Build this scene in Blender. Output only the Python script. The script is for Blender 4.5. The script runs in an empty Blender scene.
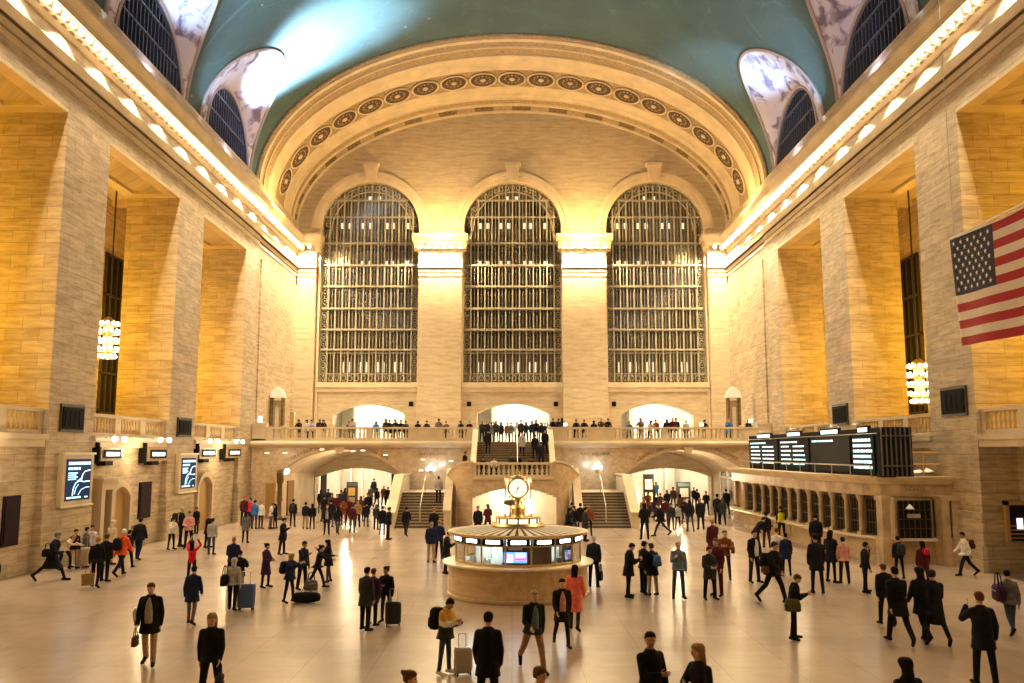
import bpy, bmesh, math, random
from mathutils import Vector, Matrix
random.seed(7)
PI = math.pi
C = bpy.context.scene.collection
SC = bpy.context.scene
SC.view_settings.view_transform = 'Standard'
SC.view_settings.look = 'None'
SC.view_settings.gamma = 1.0
SC.view_settings.use_curve_mapping = False

# ---------------------------------------------------------------- camera
F_PX, HORIZON, CAM_H = 870.0, 452.0, 4.6
PITCH = math.atan((HORIZON - 341.5) / F_PX)
cam = bpy.data.cameras.new('camera')
cam.sensor_width = 36.0
cam.lens = F_PX / 1024 * 36
cam.clip_end = 400
camo = bpy.data.objects.new('camera', cam)
C.objects.link(camo)
camo.location = (0, 0, CAM_H)
camo.rotation_euler = (PI / 2 + PITCH, 0, 0)
SC.camera = camo
CC, SS = math.cos(PITCH), math.sin(PITCH)

def ray(px, py):
    u = (px - 512) / F_PX
    v = (341.5 - py) / F_PX
    return u, CC - v * SS, SS + v * CC

def at_z(px, py, z=0.0):
    a = ray(px, py)
    t = (z - CAM_H) / a[2]
    return a[0] * t, a[1] * t

def at_y(px, py, Y):
    a = ray(px, py)
    t = Y / a[1]
    return a[0] * t, CAM_H + a[2] * t

def at_x(px, py, X):
    a = ray(px, py)
    t = X / a[0]
    return a[1] * t, CAM_H + a[2] * t

# ---------------------------------------------------------------- materials
MATS = {}
def new_mat(name):
    m = bpy.data.materials.new(name)
    m.use_nodes = True
    nt = m.node_tree
    b = nt.nodes['Principled BSDF']
    MATS[name] = m
    return m, nt, b

def mat(name, col, rough=0.6, metal=0.0, emit=None, strength=0.0, vary=0.0, scale=8.0, bump=0.0, spec=0.5):
    if name in MATS:
        return MATS[name]
    m, nt, b = new_mat(name)
    b.inputs['Base Color'].default_value = (*col, 1)
    b.inputs['Roughness'].default_value = rough
    b.inputs['Metallic'].default_value = metal
    b.inputs['Specular IOR Level'].default_value = spec
    if emit:
        b.inputs['Emission Color'].default_value = (*emit, 1)
        b.inputs['Emission Strength'].default_value = strength
    if vary or bump:
        tc = nt.nodes.new('ShaderNodeTexCoord')
        n = nt.nodes.new('ShaderNodeTexNoise')
        n.inputs['Scale'].default_value = scale
        n.inputs['Detail'].default_value = 5
        nt.links.new(tc.outputs['Object'], n.inputs['Vector'])
        if vary:
            r = nt.nodes.new('ShaderNodeValToRGB')
            r.color_ramp.elements[0].position = 0.3
            r.color_ramp.elements[1].position = 0.7
            r.color_ramp.elements[0].color = (*[c * (1 - vary) for c in col], 1)
            r.color_ramp.elements[1].color = (*[min(1, c * (1 + vary)) for c in col], 1)
            nt.links.new(n.outputs['Fac'], r.inputs['Fac'])
            nt.links.new(r.outputs['Color'], b.inputs['Base Color'])
        if bump:
            bp = nt.nodes.new('ShaderNodeBump')
            bp.inputs['Strength'].default_value = bump
            bp.inputs['Distance'].default_value = 0.03
            nt.links.new(n.outputs['Fac'], bp.inputs['Height'])
            nt.links.new(bp.outputs['Normal'], b.inputs['Normal'])
    return m

def stone(name, col, bw=1.5, bh=0.62, rough=0.62, contrast=0.16, mortar=0.55, sx=.55, sz=3.2, ns=1.3, stain=(.66, .60, .52)):
    """coursed limestone ashlar: brick joints on (x+y, z), faint horizontal staining"""
    m, nt, b = new_mat(name)
    N, L = nt.nodes, nt.links
    g = N.new('ShaderNodeNewGeometry')
    s = N.new('ShaderNodeSeparateXYZ'); L.new(g.outputs['Position'], s.inputs[0])
    a = N.new('ShaderNodeMath'); a.operation = 'ADD'
    L.new(s.outputs['X'], a.inputs[0]); L.new(s.outputs['Y'], a.inputs[1])
    c = N.new('ShaderNodeCombineXYZ'); L.new(a.outputs[0], c.inputs['X']); L.new(s.outputs['Z'], c.inputs['Y'])
    br = N.new('ShaderNodeTexBrick')
    br.inputs['Scale'].default_value = 1.0
    br.inputs['Brick Width'].default_value = bw
    br.inputs['Row Height'].default_value = bh
    br.inputs['Mortar Size'].default_value = 0.012
    br.inputs['Mortar Smooth'].default_value = 0.3
    br.inputs['Bias'].default_value = 0.0
    br.inputs['Color1'].default_value = (*[x * (1 - contrast) for x in col], 1)
    br.inputs['Color2'].default_value = (*[min(1, x * (1 + contrast * 0.5)) for x in col], 1)
    br.inputs['Mortar'].default_value = (*[x * mortar for x in col], 1)
    L.new(c.outputs[0], br.inputs['Vector'])
    mp = N.new('ShaderNodeMapping'); mp.inputs['Scale'].default_value = (sx, sz, 1)
    L.new(c.outputs[0], mp.inputs['Vector'])
    no = N.new('ShaderNodeTexNoise'); no.inputs['Scale'].default_value = ns; no.inputs['Detail'].default_value = 8
    no.inputs['Roughness'].default_value = 0.65
    L.new(mp.outputs[0], no.inputs['Vector'])
    rp = N.new('ShaderNodeValToRGB')
    rp.color_ramp.elements[0].position = 0.33; rp.color_ramp.elements[0].color = (*stain, 1)
    rp.color_ramp.elements[1].position = 0.62; rp.color_ramp.elements[1].color = (1, 1, 1, 1)
    L.new(no.outputs['Fac'], rp.inputs['Fac'])
    mx = N.new('ShaderNodeMixRGB'); mx.blend_type = 'MULTIPLY'; mx.inputs['Fac'].default_value = 0.8
    L.new(br.outputs['Color'], mx.inputs[1]); L.new(rp.outputs['Color'], mx.inputs[2])
    L.new(mx.outputs[0], b.inputs['Base Color'])
    bp = N.new('ShaderNodeBump'); bp.inputs['Strength'].default_value = 0.35; bp.inputs['Distance'].default_value = 0.04
    L.new(no.outputs['Fac'], bp.inputs['Height']); L.new(bp.outputs['Normal'], b.inputs['Normal'])
    b.inputs['Roughness'].default_value = rough
    return m

STONE = stone('limestone_ashlar', (0.60, 0.49, 0.335), contrast=.17, stain=(.54, .45, .34), ns=1.7, bw=1.35, bh=.5)
STONE2 = stone('east_wall_limestone', (0.58, 0.47, 0.30), contrast=.05, mortar=.84)
SMOOTH = mat('limestone_smooth', (0.60, 0.48, 0.31), 0.5, vary=0.14, scale=0.9, bump=0.05)
MARBLE = stone('marble_panels', (0.62, 0.46, 0.29), bw=2.4, bh=1.25, rough=0.22, contrast=0.06, mortar=0.75, sx=1, sz=1.1, ns=2.6)
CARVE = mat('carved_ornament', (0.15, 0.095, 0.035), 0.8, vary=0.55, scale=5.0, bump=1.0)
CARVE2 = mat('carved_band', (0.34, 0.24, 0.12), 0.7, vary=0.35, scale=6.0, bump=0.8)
DARKG = mat('dark_groove', (0.10, 0.06, 0.03), 0.8)
BRONZE = mat('dark_bronze', (0.06, 0.045, 0.03), 0.4, metal=0.6)
BLACK = mat('black_metal', (0.010, 0.010, 0.012), 0.7, spec=.08)
BRASS = mat('polished_brass', (0.62, 0.46, 0.20), 0.32, metal=1.0)
STEEL = mat('brushed_steel', (0.6, 0.58, 0.54), 0.35, metal=0.8)
IRON = mat('window_ironwork', (0.36, 0.31, 0.21), 0.5, vary=0.2, scale=3)
IRONB = mat('blue_window_ironwork', (0.05, 0.065, 0.12), 0.5)
PLASTER = mat('white_plaster', (0.86, 0.82, 0.72), 0.6, vary=0.05, scale=2)
STEPM = mat('dark_marble_step', (0.115, 0.085, 0.055), 0.35, vary=0.25, scale=3)
STEPN = mat('pale_step_edge', (0.36, 0.27, 0.18), 0.4)  # paler tone of the treads against the dark risers
GLOW_W = mat('warm_bulb_glow', (1, 0.9, 0.7), 0.5, emit=(1, 0.88, 0.66), strength=9)
GLOW_C = mat('cool_tube_glow', (0.8, 1, 1), 0.5, emit=(0.80, 0.98, 1.0), strength=5)
GLOW_S = mat('screen_text_glow', (0.7, 0.95, 1), 0.5, emit=(0.62, 0.93, 1.0), strength=1.0)
WHITE = mat('white_enamel', (0.85, 0.83, 0.78), 0.4)
SIGNB = mat('charcoal_panel', (0.014, 0.012, 0.010), 0.7, spec=.08)

def glass(name, tint=(1, 1, 1), refl=0.12, gr=.06):
    m, nt, b = new_mat(name)
    N, L = nt.nodes, nt.links
    t = N.new('ShaderNodeBsdfTransparent'); t.inputs[0].default_value = (*tint, 1)
    g = N.new('ShaderNodeBsdfGlossy'); g.inputs['Roughness'].default_value = gr
    mx = N.new('ShaderNodeMixShader')
    lw = N.new('ShaderNodeLayerWeight'); lw.inputs['Blend'].default_value = 0.25
    ad = N.new('ShaderNodeMath'); ad.operation = 'MULTIPLY_ADD'
    ad.inputs[1].default_value = 0.7; ad.inputs[2].default_value = refl
    L.new(lw.outputs['Fresnel'], ad.inputs[0]); L.new(ad.outputs[0], mx.inputs[0])
    L.new(t.outputs[0], mx.inputs[1]); L.new(g.outputs[0], mx.inputs[2])
    L.new(mx.outputs[0], N['Material Output'].inputs['Surface'])
    N.remove(b)
    return m
GLASS = glass('clear_glass')
GLASSD = glass('smoked_window_glass', (0.75, 0.72, 0.62), 0.10, .16)
GLASSB = glass('blue_window_glass', (0.5, 0.6, 0.8), 0.08)

def floor_mat():
    m, nt, b = new_mat('tennessee_marble_floor')
    N, L = nt.nodes, nt.links
    g = N.new('ShaderNodeNewGeometry')
    br = N.new('ShaderNodeTexBrick')
    br.offset = 0.0
    br.inputs['Scale'].default_value = 1.0
    br.inputs['Brick Width'].default_value = 1.5; br.inputs['Row Height'].default_value = 1.5
    br.inputs['Mortar Size'].default_value = 0.008
    br.inputs['Color1'].default_value = (0.45, 0.345, 0.265, 1)
    br.inputs['Color2'].default_value = (0.41, 0.312, 0.238, 1)
    br.inputs['Mortar'].default_value = (0.33, 0.25, 0.19, 1)
    L.new(g.outputs['Position'], br.inputs['Vector'])
    no = N.new('ShaderNodeTexNoise'); no.inputs['Scale'].default_value = 0.22; no.inputs['Detail'].default_value = 7
    no.inputs['Roughness'].default_value = 0.7
    L.new(g.outputs['Position'], no.inputs['Vector'])
    rp = N.new('ShaderNodeValToRGB')
    rp.color_ramp.elements[0].position = 0.3; rp.color_ramp.elements[0].color = (0.74, 0.71, 0.69, 1)
    rp.color_ramp.elements[1].position = 0.65; rp.color_ramp.elements[1].color = (1.05, 1.03, 1, 1)
    L.new(no.outputs['Fac'], rp.inputs['Fac'])
    mx = N.new('ShaderNodeMixRGB'); mx.blend_type = 'MULTIPLY'; mx.inputs['Fac'].default_value = 1
    L.new(br.outputs['Color'], mx.inputs[1]); L.new(rp.outputs['Color'], mx.inputs[2])
    L.new(mx.outputs[0], b.inputs['Base Color'])
    n2 = N.new('ShaderNodeTexNoise'); n2.inputs['Scale'].default_value = 2.5; n2.inputs['Detail'].default_value = 4
    L.new(g.outputs['Position'], n2.inputs['Vector'])
    mr = N.new('ShaderNodeMapRange'); mr.inputs['To Min'].default_value = 0.21; mr.inputs['To Max'].default_value = 0.26
    L.new(n2.outputs['Fac'], mr.inputs['Value']); L.new(mr.outputs[0], b.inputs['Roughness'])
    b.inputs['Specular IOR Level'].default_value = 0.6
    return m
FLOORM = floor_mat()

def ceiling_mat():
    """teal plaster with fine speckle and faint gold constellation figures"""
    m, nt, b = new_mat('teal_zodiac_plaster')
    N, L = nt.nodes, nt.links
    g = N.new('ShaderNodeNewGeometry')
    no = N.new('ShaderNodeTexNoise'); no.inputs['Scale'].default_value = 0.35; no.inputs['Detail'].default_value = 6
    L.new(g.outputs['Position'], no.inputs['Vector'])
    r = N.new('ShaderNodeValToRGB')
    r.color_ramp.elements[0].position = 0.3; r.color_ramp.elements[0].color = (0.052, 0.098, 0.105, 1)
    r.color_ramp.elements[1].position = 0.7; r.color_ramp.elements[1].color = (0.072, 0.135, 0.140, 1)
    L.new(no.outputs['Fac'], r.inputs['Fac'])
    v = N.new('ShaderNodeTexVoronoi'); v.inputs['Scale'].default_value = 0.42
    L.new(g.outputs['Position'], v.inputs['Vector'])
    lt = N.new('ShaderNodeMath'); lt.operation = 'LESS_THAN'; lt.inputs[1].default_value = 0.045
    L.new(v.outputs['Distance'], lt.inputs[0])
    w = N.new('ShaderNodeTexNoise'); w.inputs['Scale'].default_value = 0.22; w.inputs['Detail'].default_value = 2; w.inputs['Distortion'].default_value = 1.5
    L.new(g.outputs['Position'], w.inputs['Vector'])
    sb = N.new('ShaderNodeMath'); sb.operation = 'SUBTRACT'; sb.inputs[1].default_value = 0.5; L.new(w.outputs['Fac'], sb.inputs[0])
    ab = N.new('ShaderNodeMath'); ab.operation = 'ABSOLUTE'; L.new(sb.outputs[0], ab.inputs[0])
    l2 = N.new('ShaderNodeMath'); l2.operation = 'LESS_THAN'; l2.inputs[1].default_value = 0.006; L.new(ab.outputs[0], l2.inputs[0])
    l3 = N.new('ShaderNodeMath'); l3.operation = 'MULTIPLY'; l3.inputs[1].default_value = 0.10; L.new(l2.outputs[0], l3.inputs[0])
    mxx = N.new('ShaderNodeMath'); mxx.operation = 'MAXIMUM'; L.new(lt.outputs[0], mxx.inputs[0]); L.new(l3.outputs[0], mxx.inputs[1])
    mx = N.new('ShaderNodeMixRGB'); L.new(mxx.outputs[0], mx.inputs['Fac'])
    L.new(r.outputs['Color'], mx.inputs[1]); mx.inputs[2].default_value = (0.30, 0.32, 0.20, 1)
    L.new(mx.outputs[0], b.inputs['Base Color'])
    b.inputs['Roughness'].default_value = 0.85
    return m
TEAL = ceiling_mat()

def painted_mat():
    """grisaille painted lunette: cool white ground, dark swirling figures"""
    m, nt, b = new_mat('painted_lunette_plaster')
    N, L = nt.nodes, nt.links
    g = N.new('ShaderNodeNewGeometry')
    no = N.new('ShaderNodeTexNoise'); no.inputs['Scale'].default_value = 0.75; no.inputs['Detail'].default_value = 4; no.inputs['Distortion'].default_value = 1.2
    L.new(g.outputs['Position'], no.inputs['Vector'])
    r = N.new('ShaderNodeValToRGB')
    r.color_ramp.elements[0].position = 0.36; r.color_ramp.elements[0].color = (0.16, 0.13, 0.20, 1)
    r.color_ramp.elements[1].position = 0.50; r.color_ramp.elements[1].color = (0.60, 0.58, 0.70, 1)
    e = r.color_ramp.elements.new(0.42); e.color = (0.32, 0.28, 0.42, 1)
    L.new(no.outputs['Fac'], r.inputs['Fac']); L.new(r.outputs['Color'], b.inputs['Base Color'])
    b.inputs['Roughness'].default_value = 0.8
    return m
PAINTED = painted_mat()

# ---------------------------------------------------------------- mesh builder
class MB:
    def __init__(self):
        self.v = []; self.f = []; self.m = []; self.cur = 0; self.smooth = []
        self.sm = False
    def add(self, vs, fs):
        o = len(self.v)
        self.v += [tuple(p) for p in vs]
        for f in fs:
            self.f.append(tuple(i + o for i in f)); self.m.append(self.cur); self.smooth.append(self.sm)
        return self
    def box(self, x0, x1, y0, y1, z0, z1):
        x0, x1 = min(x0, x1), max(x0, x1); y0, y1 = min(y0, y1), max(y0, y1)
        vs = [(x, y, z) for z in (z0, z1) for y in (y0, y1) for x in (x0, x1)]
        return self.add(vs, [(0, 2, 3, 1), (4, 5, 7, 6), (0, 1, 5, 4), (2, 6, 7, 3), (0, 4, 6, 2), (1, 3, 7, 5)])
    def obox(self, c, ax, ay, az):
        c, ax, ay, az = Vector(c), Vector(ax), Vector(ay), Vector(az)
        vs = [c + ax * i + ay * j + az * k for k in (-1, 1) for j in (-1, 1) for i in (-1, 1)]
        return self.add(vs, [(0, 2, 3, 1), (4, 5, 7, 6), (0, 1, 5, 4), (2, 6, 7, 3), (0, 4, 6, 2), (1, 3, 7, 5)])
    def loft(self, rings, cap=True, close=False):
        n = len(rings[0]); vs = [p for r in rings for p in r]; fs = []
        R = len(rings)
        for i in range(R if close else R - 1):
            j2 = (i + 1) % R
            for k in range(n):
                k2 = (k + 1) % n
                fs.append((i * n + k, i * n + k2, j2 * n + k2, j2 * n + k))
        if cap and not close:
            fs.append(tuple(range(n - 1, -1, -1))); fs.append(tuple(range((R - 1) * n, R * n)))
        return self.add(vs, fs)
    def strip(self, rings):
        n = len(rings[0]); vs = [p for r in rings for p in r]; fs = []
        for i in range(len(rings) - 1):
            for k in range(n - 1):
                fs.append((i * n + k, i * n + k + 1, (i + 1) * n + k + 1, (i + 1) * n + k))
        return self.add(vs, fs)
    def lathe(self, prof, c=(0, 0, 0), n=16, ring=False):
        c = Vector(c); rings = []
        for r, z in prof:
            r = max(r, 1e-4)
            rings.append([c + Vector((r * math.cos(2 * PI * k / n), r * math.sin(2 * PI * k / n), z)) for k in range(n)])
        return self.loft(rings, close=ring)
    def tube(self, pts, r, n=6, r2=None):
        pts = [Vector(p) for p in pts]; rings = []
        for i, p in enumerate(pts):
            d = (pts[min(i + 1, len(pts) - 1)] - pts[max(i - 1, 0)]).normalized()
            a = d.cross(Vector((0, 0, 1)))
            if a.length < 1e-3: a = Vector((1, 0, 0))
            a.normalize(); b = d.cross(a)
            rr = r if r2 is None else r + (r2 - r) * i / max(1, len(pts) - 1)
            rings.append([p + (a * math.cos(2 * PI * k / n) + b * math.sin(2 * PI * k / n)) * rr for k in range(n)])
        return self.loft(rings)
    def ball(self, c, r, n=10, m=6, s=(1, 1, 1)):
        rings = []
        c = Vector(c)
        for i in range(m + 1):
            t = -PI / 2 + PI * i / m
            rr = max(math.cos(t), 1e-3)
            rings.append([c + Vector((r * s[0] * rr * math.cos(2 * PI * k / n), r * s[1] * rr * math.sin(2 * PI * k / n), r * s[2] * math.sin(t))) for k in range(n)])
        return self.loft(rings)
    def prism(self, poly, axis, a, b):
        """poly: 2D points; axis 'y': (x,z) swept in y; 'x': (y,z) swept in x; 'z': (x,y) swept in z"""
        def P(p, t):
            return {'y': (p[0], t, p[1]), 'x': (t, p[0], p[1]), 'z': (p[0], p[1], t)}[axis]
        return self.loft([[P(p, a) for p in poly], [P(p, b) for p in poly]])
    def mesh(self, name, mats):
        me = bpy.data.meshes.new(name)
        me.from_pydata(self.v, [], self.f)
        for m in mats: me.materials.append(m)
        me.polygons.foreach_set('material_index', self.m)
        me.polygons.foreach_set('use_smooth', self.smooth)
        me.update()
        bm = bmesh.new(); bm.from_mesh(me)
        bmesh.ops.recalc_face_normals(bm, faces=bm.faces)
        bm.to_mesh(me); bm.free()
        return me
    def build(self, name, mats, parent=None, **kw):
        if not isinstance(mats, (list, tuple)): mats = [mats]
        return link(name, self.mesh(name, mats), parent, **kw)

def link(name, data, parent=None, label=None, cat=None, group=None, kind=None, loc=None, rotz=None, scale=None):
    o = bpy.data.objects.new(name, data); C.objects.link(o)
    if parent is not None: o.parent = parent
    if loc is not None: o.location = loc
    if rotz is not None: o.rotation_euler = (0, 0, rotz)
    if scale is not None: o.scale = (scale,) * 3 if not isinstance(scale, (list, tuple)) else scale
    tag(o, label, cat, group, kind)
    return o

def tag(o, label=None, cat=None, group=None, kind=None):
    if label: o['label'] = label
    if cat: o['category'] = cat
    if group: o['group'] = group
    if kind: o['kind'] = kind
    return o

def thing(name, label, cat, loc=(0, 0, 0), rotz=0.0, group=None, scale=None):
    return link(name, None, None, label, cat, group, None, loc, rotz, scale)

def struct(mb, name, mats, label, parent=None):
    return mb.build(name, mats, parent, label=label, cat='building' if parent is None else None, kind='structure')

def copy_tree(o, parent=None):
    c = o.copy(); C.objects.link(c)
    if parent is not None: c.parent = parent
    for ch in list(o.children): copy_tree(ch, c)
    return c

def plate(outer, holes, y0, y1):
    """a wall in the x,z plane with holes, from y0 to y1 -> (verts, faces)"""
    cu = bpy.data.curves.new('t', 'CURVE'); cu.dimensions = '2D'; cu.fill_mode = 'BOTH'
    for lp in [outer] + holes:
        sp = cu.splines.new('POLY'); sp.points.add(len(lp) - 1)
        for i, p in enumerate(lp): sp.points[i].co = (p[0], p[1], 0, 1)
        sp.use_cyclic_u = True
    cu.extrude = abs(y1 - y0) / 2
    ob = bpy.data.objects.new('t', cu); C.objects.link(ob)
    bpy.context.view_layer.update()
    me = bpy.data.meshes.new_from_object(ob.evaluated_get(bpy.context.evaluated_depsgraph_get()))
    ym = (y0 + y1) / 2
    vs = [(v.co.x, ym - v.co.z, v.co.y) for v in me.vertices]
    fs = [tuple(p.vertices) for p in me.polygons]
    bpy.data.objects.remove(ob); bpy.data.curves.remove(cu); bpy.data.meshes.remove(me)
    return vs, fs

def arch(x0, x1, zs, za, n=20):
    """points over an arch from (x0,zs) to (x1,zs) through apex za (ellipse-like)"""
    cx, a, b = (x0 + x1) / 2, (x1 - x0) / 2, za - zs
    if b >= a * 0.95:
        return [(cx - a * math.cos(PI * i / n), zs + b * math.sin(PI * i / n)) for i in range(n + 1)]
    R = (a * a + b * b) / (2 * b); th = math.asin(a / R)
    return [(cx + R * math.sin(-th + 2 * th * i / n), za - R + R * math.cos(-th + 2 * th * i / n)) for i in range(n + 1)]

def text_mb(s, size, place, depth=0.03, arc=None):
    """letters as geometry. place(u, v, w) -> world point"""
    mb = MB(); u = 0.0
    widths = []
    meshes = []
    for ch in s:
        if ch == ' ':
            widths.append(size * 0.4); meshes.append(None); continue
        cu = bpy.data.curves.new('t', 'FONT'); cu.body = ch; cu.size = size; cu.extrude = depth / 2; cu.resolution_u = 2
        ob = bpy.data.objects.new('t', cu); C.objects.link(ob)
        bpy.context.view_layer.update()
        me = bpy.data.meshes.new_from_object(ob.evaluated_get(bpy.context.evaluated_depsgraph_get()))
        vs = [v.co.copy() for v in me.vertices]; fs = [tuple(p.vertices) for p in me.polygons]
        w = max(v.x for v in vs) + size * 0.10
        widths.append(w); meshes.append((vs, fs))
        bpy.data.objects.remove(ob); bpy.data.curves.remove(cu); bpy.data.meshes.remove(me)
    tot = sum(widths); u = -tot / 2
    for w, m in zip(widths, meshes):
        if m: mb.add([place(u + v.x, v.y, v.z, u + w / 2) for v in m[0]], m[1])
        u += w
    return mb
# ================================================================ THE ROOM
W = 18.3          # half width at the piers
LINT = 18.65      # underside of lintels
BAYS = [34.4 - 12.2 * k for k in (4, 3, 2, 1, 0)] + [46.6]     # pier starts
PIERS = [(y, y + 3.8) for y in BAYS]
Y_W, Y_E = -14.0, 73.4
ZB = 5.3          # gallery / balcony floor
ZV = 24.0         # vault springing
VA, VB = 18.7, 11.5

# floor
b = MB(); b.box(-32, 32, Y_W - 2, 100, -0.4, 0)
struct(b, 'floor', [FLOORM], 'polished tan marble concourse floor in square slabs')

for s, side in ((-1, 'left'), (1, 'right')):
    # main wall: piers, lintel, frieze, attic; gallery shell behind
    b = MB()
    def bx(o0, o1, y0, y1, z0, z1):
        b.box(s * (W + o0), s * (W + o1), y0, y1, z0, z1)
    for (y0, y1) in PIERS:
        bx(0, 2.9, y0, y1, 0, LINT)
        bx(-0.22, 3.0, y0 - 0.22, y1 + 0.22, 0, 1.0)
        bx(-0.10, 3.0, y0 - 0.10, y1 + 0.10, 1.0, 2.25)
    bx(0, 2.9, 58.7, 61.5, 0, LINT)
    bx(0.12, 2.9, 61.5, Y_E, 0, LINT)
    bx(-0.22, 0.2, 58.5, 61.6, 0, 1.0); bx(-0.10, 0.2, 58.6, 61.5, 1.0, 2.25)
    bx(0.0, 0.3, 72.4, Y_E, ZB, LINT); bx(0.02, 0.3, 62.6, 65.2, ZB, LINT)
    bx(0.0, 2.9, Y_W, 61.5, LINT, ZV + 0.2)
    bx(0.12, 2.9, 61.5, Y_E, LINT, ZV + 0.2)
    struct(b, 'wall_' + side, [STONE], 'tall cream limestone %s wall of piers and lintels' % side)
    # soffit panels in each bay opening
    b = MB()
    opens = [(PIERS[i][1], (PIERS[i + 1][0] if i + 1 < len(PIERS) else 58.7)) for i in range(len(PIERS))]
    for (y0, y1) in opens:
        z0, z1 = LINT - 0.16, LINT
        bx(0.0, 0.62, y0, y1, z0, z1); bx(2.28, 2.9, y0, y1, z0, z1)
        bx(0.62, 2.28, y0, y0 + 0.8, z0, z1); bx(0.62, 2.28, y1 - 0.8, y1, z0, z1)
    struct(b, 'trim_soffit', [SMOOTH], 'recessed stone soffit frames under the %s lintels' % side)
    # gallery: floor slab, lower wall, back wall, ceiling
    b = MB()
    for (y0, y1) in opens:
        lo = 0.25 if not (s > 0 and y1 < 35) else 1.5
        bx(lo, 8.7, y0, y1, 0, ZB - 0.3)
    bx(0.1, 8.7, Y_W, 61.5, ZB - 0.3, ZB)
    bx(8.7, 9.2, Y_W, 62, ZB, 22.5)
    bx(2.9, 9.2, 61.0, 62, ZB, 22.5); bx(2.9, 9.2, Y_W, Y_W + 1, ZB, 22.5)
    struct(b, 'wall_gallery_' + side, [STONE], 'limestone lower wall and gallery behind the %s piers' % side)
    b = MB(); bx(2.9, 9.2, Y_W, 62, 21.5, 22.5)
    for k in range(12):
        y = Y_W + 4 + k * 6.1
        bx(2.9, 8.7, y, y + 0.5, 21.1, 21.5)
    struct(b, 'ceiling_gallery_' + side, [SMOOTH], 'beamed plaster ceiling of the %s gallery' % side)
    # slit windows in the gallery back wall
    for k, yc in enumerate([57.7, 45.5, 33.3, 21.1]):
        b = MB(); b.box(s * (W + 8.62), s * (W + 8.72), yc - 1.1, yc + 1.1, 7.2, 17.6)
        o = struct(b, 'window_%d' % (20 + k + (10 if s > 0 else 0)), [SIGNB], 'tall dark slit window at the back of the %s gallery' % side)
        o['group'] = 'slit windows of the %s gallery' % side
        g = MB()
        for yy in (-1.15, -0.4, 0.4, 1.15): g.box(s * (W + 8.5), s * (W + 8.64), yc + yy - 0.05, yc + yy + 0.05, 7.1, 17.7)
        for zz in (7.1, 9.7, 12.3, 14.9, 17.6): g.box(s * (W + 8.5), s * (W + 8.64), yc - 1.2, yc + 1.2, zz, zz + 0.14)
        g.build('window_frame', BRONZE, o)
    # cornice (profile in outward offset o (towards nave negative), z)
    b = MB()
    def run(poly, y0, y1):
        b.prism([(-s * 0 + s * (W - p[0]), p[1]) for p in poly], 'y', y0, y1)
    b.cur = 0
    for (ya, yb, d) in ((Y_W, 61.5, 0.0), (61.5, Y_E - 0.4, -0.12)):
        run([(d - .3, 19.45), (d + .07, 19.45), (d + .07, 19.72), (d - .3, 19.72)], ya, yb)
        run([(d - .3, 19.78), (d + .12, 19.78), (d + .12, 20.08), (d - .3, 20.08)], ya, yb)
        run([(d - .3, 20.14), (d + .26, 20.14), (d + .34, 20.55), (d - .3, 20.55)], ya, yb)
        run([(d - .3, 21.42), (d + .10, 21.42), (d + .20, 21.62), (d - .3, 21.62)], ya, yb)
        run([(d - .3, 22.02), (d + .62, 22.02), (d + .66, 22.30), (d + .86, 22.62), (d + .86, 22.76), (d - .3, 22.76)], ya, yb)
    b.cur = 1
    run([(-.2, 20.08), (.22, 20.08), (.22, 20.14), (-.2, 20.14)], Y_W, Y_E - 0.4)
    run([(-.2, 19.72), (.02, 19.72), (.02, 19.78), (-.2, 19.78)], Y_W, Y_E - 0.4)
    run([(-.2, 20.55), (.24, 20.55), (.24, 20.62), (-.2, 20.62)], Y_W, Y_E - 0.4)
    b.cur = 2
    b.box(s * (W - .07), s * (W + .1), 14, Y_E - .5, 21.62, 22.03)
    b.cur = 0
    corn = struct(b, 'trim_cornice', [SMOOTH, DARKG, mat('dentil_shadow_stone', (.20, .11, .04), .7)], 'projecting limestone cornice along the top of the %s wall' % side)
    b = MB()
    y = 16.0
    while y < Y_E - 0.8:
        for (oo, z0, z1) in ((0.44, 21.80, 22.02), (0.32, 21.66, 21.80)):
            b.box(s * (W - oo), s * (W + .05), y - .17, y + .17, z0, z1)
        y += 0.66
    o = b.build('modillion_course', [SMOOTH], corn); o['kind'] = 'structure'

# bulbs of the cornices: bare bulbs between the brackets
bm_ = MB(); bm_.sm = True; bm_.ball((0, 0, 0), 0.15, 8, 6)
BULB = bm_.mesh('bulb_glass', [GLOW_W])
sk_ = MB(); sk_.lathe([(0.05, 0.0), (0.07, 0.06), (0.05, 0.12)], (0, 0, 0.12), 8)
SOCK = sk_.mesh('bulb_socket', [BRASS])
for s, side in ((-1, 'left'), (1, 'right')):
    y = 16.0 + 0.33
    while y < Y_E - 0.9:
        link('cornice_bulb', BULB, None, 'bare glowing round bulb in the row under the %s wall cornice' % side, 'light bulb',
             'bulbs along the %s cornice' % side, loc=(s * (W - 0.46), y, 21.84))
        y += 0.66

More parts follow.
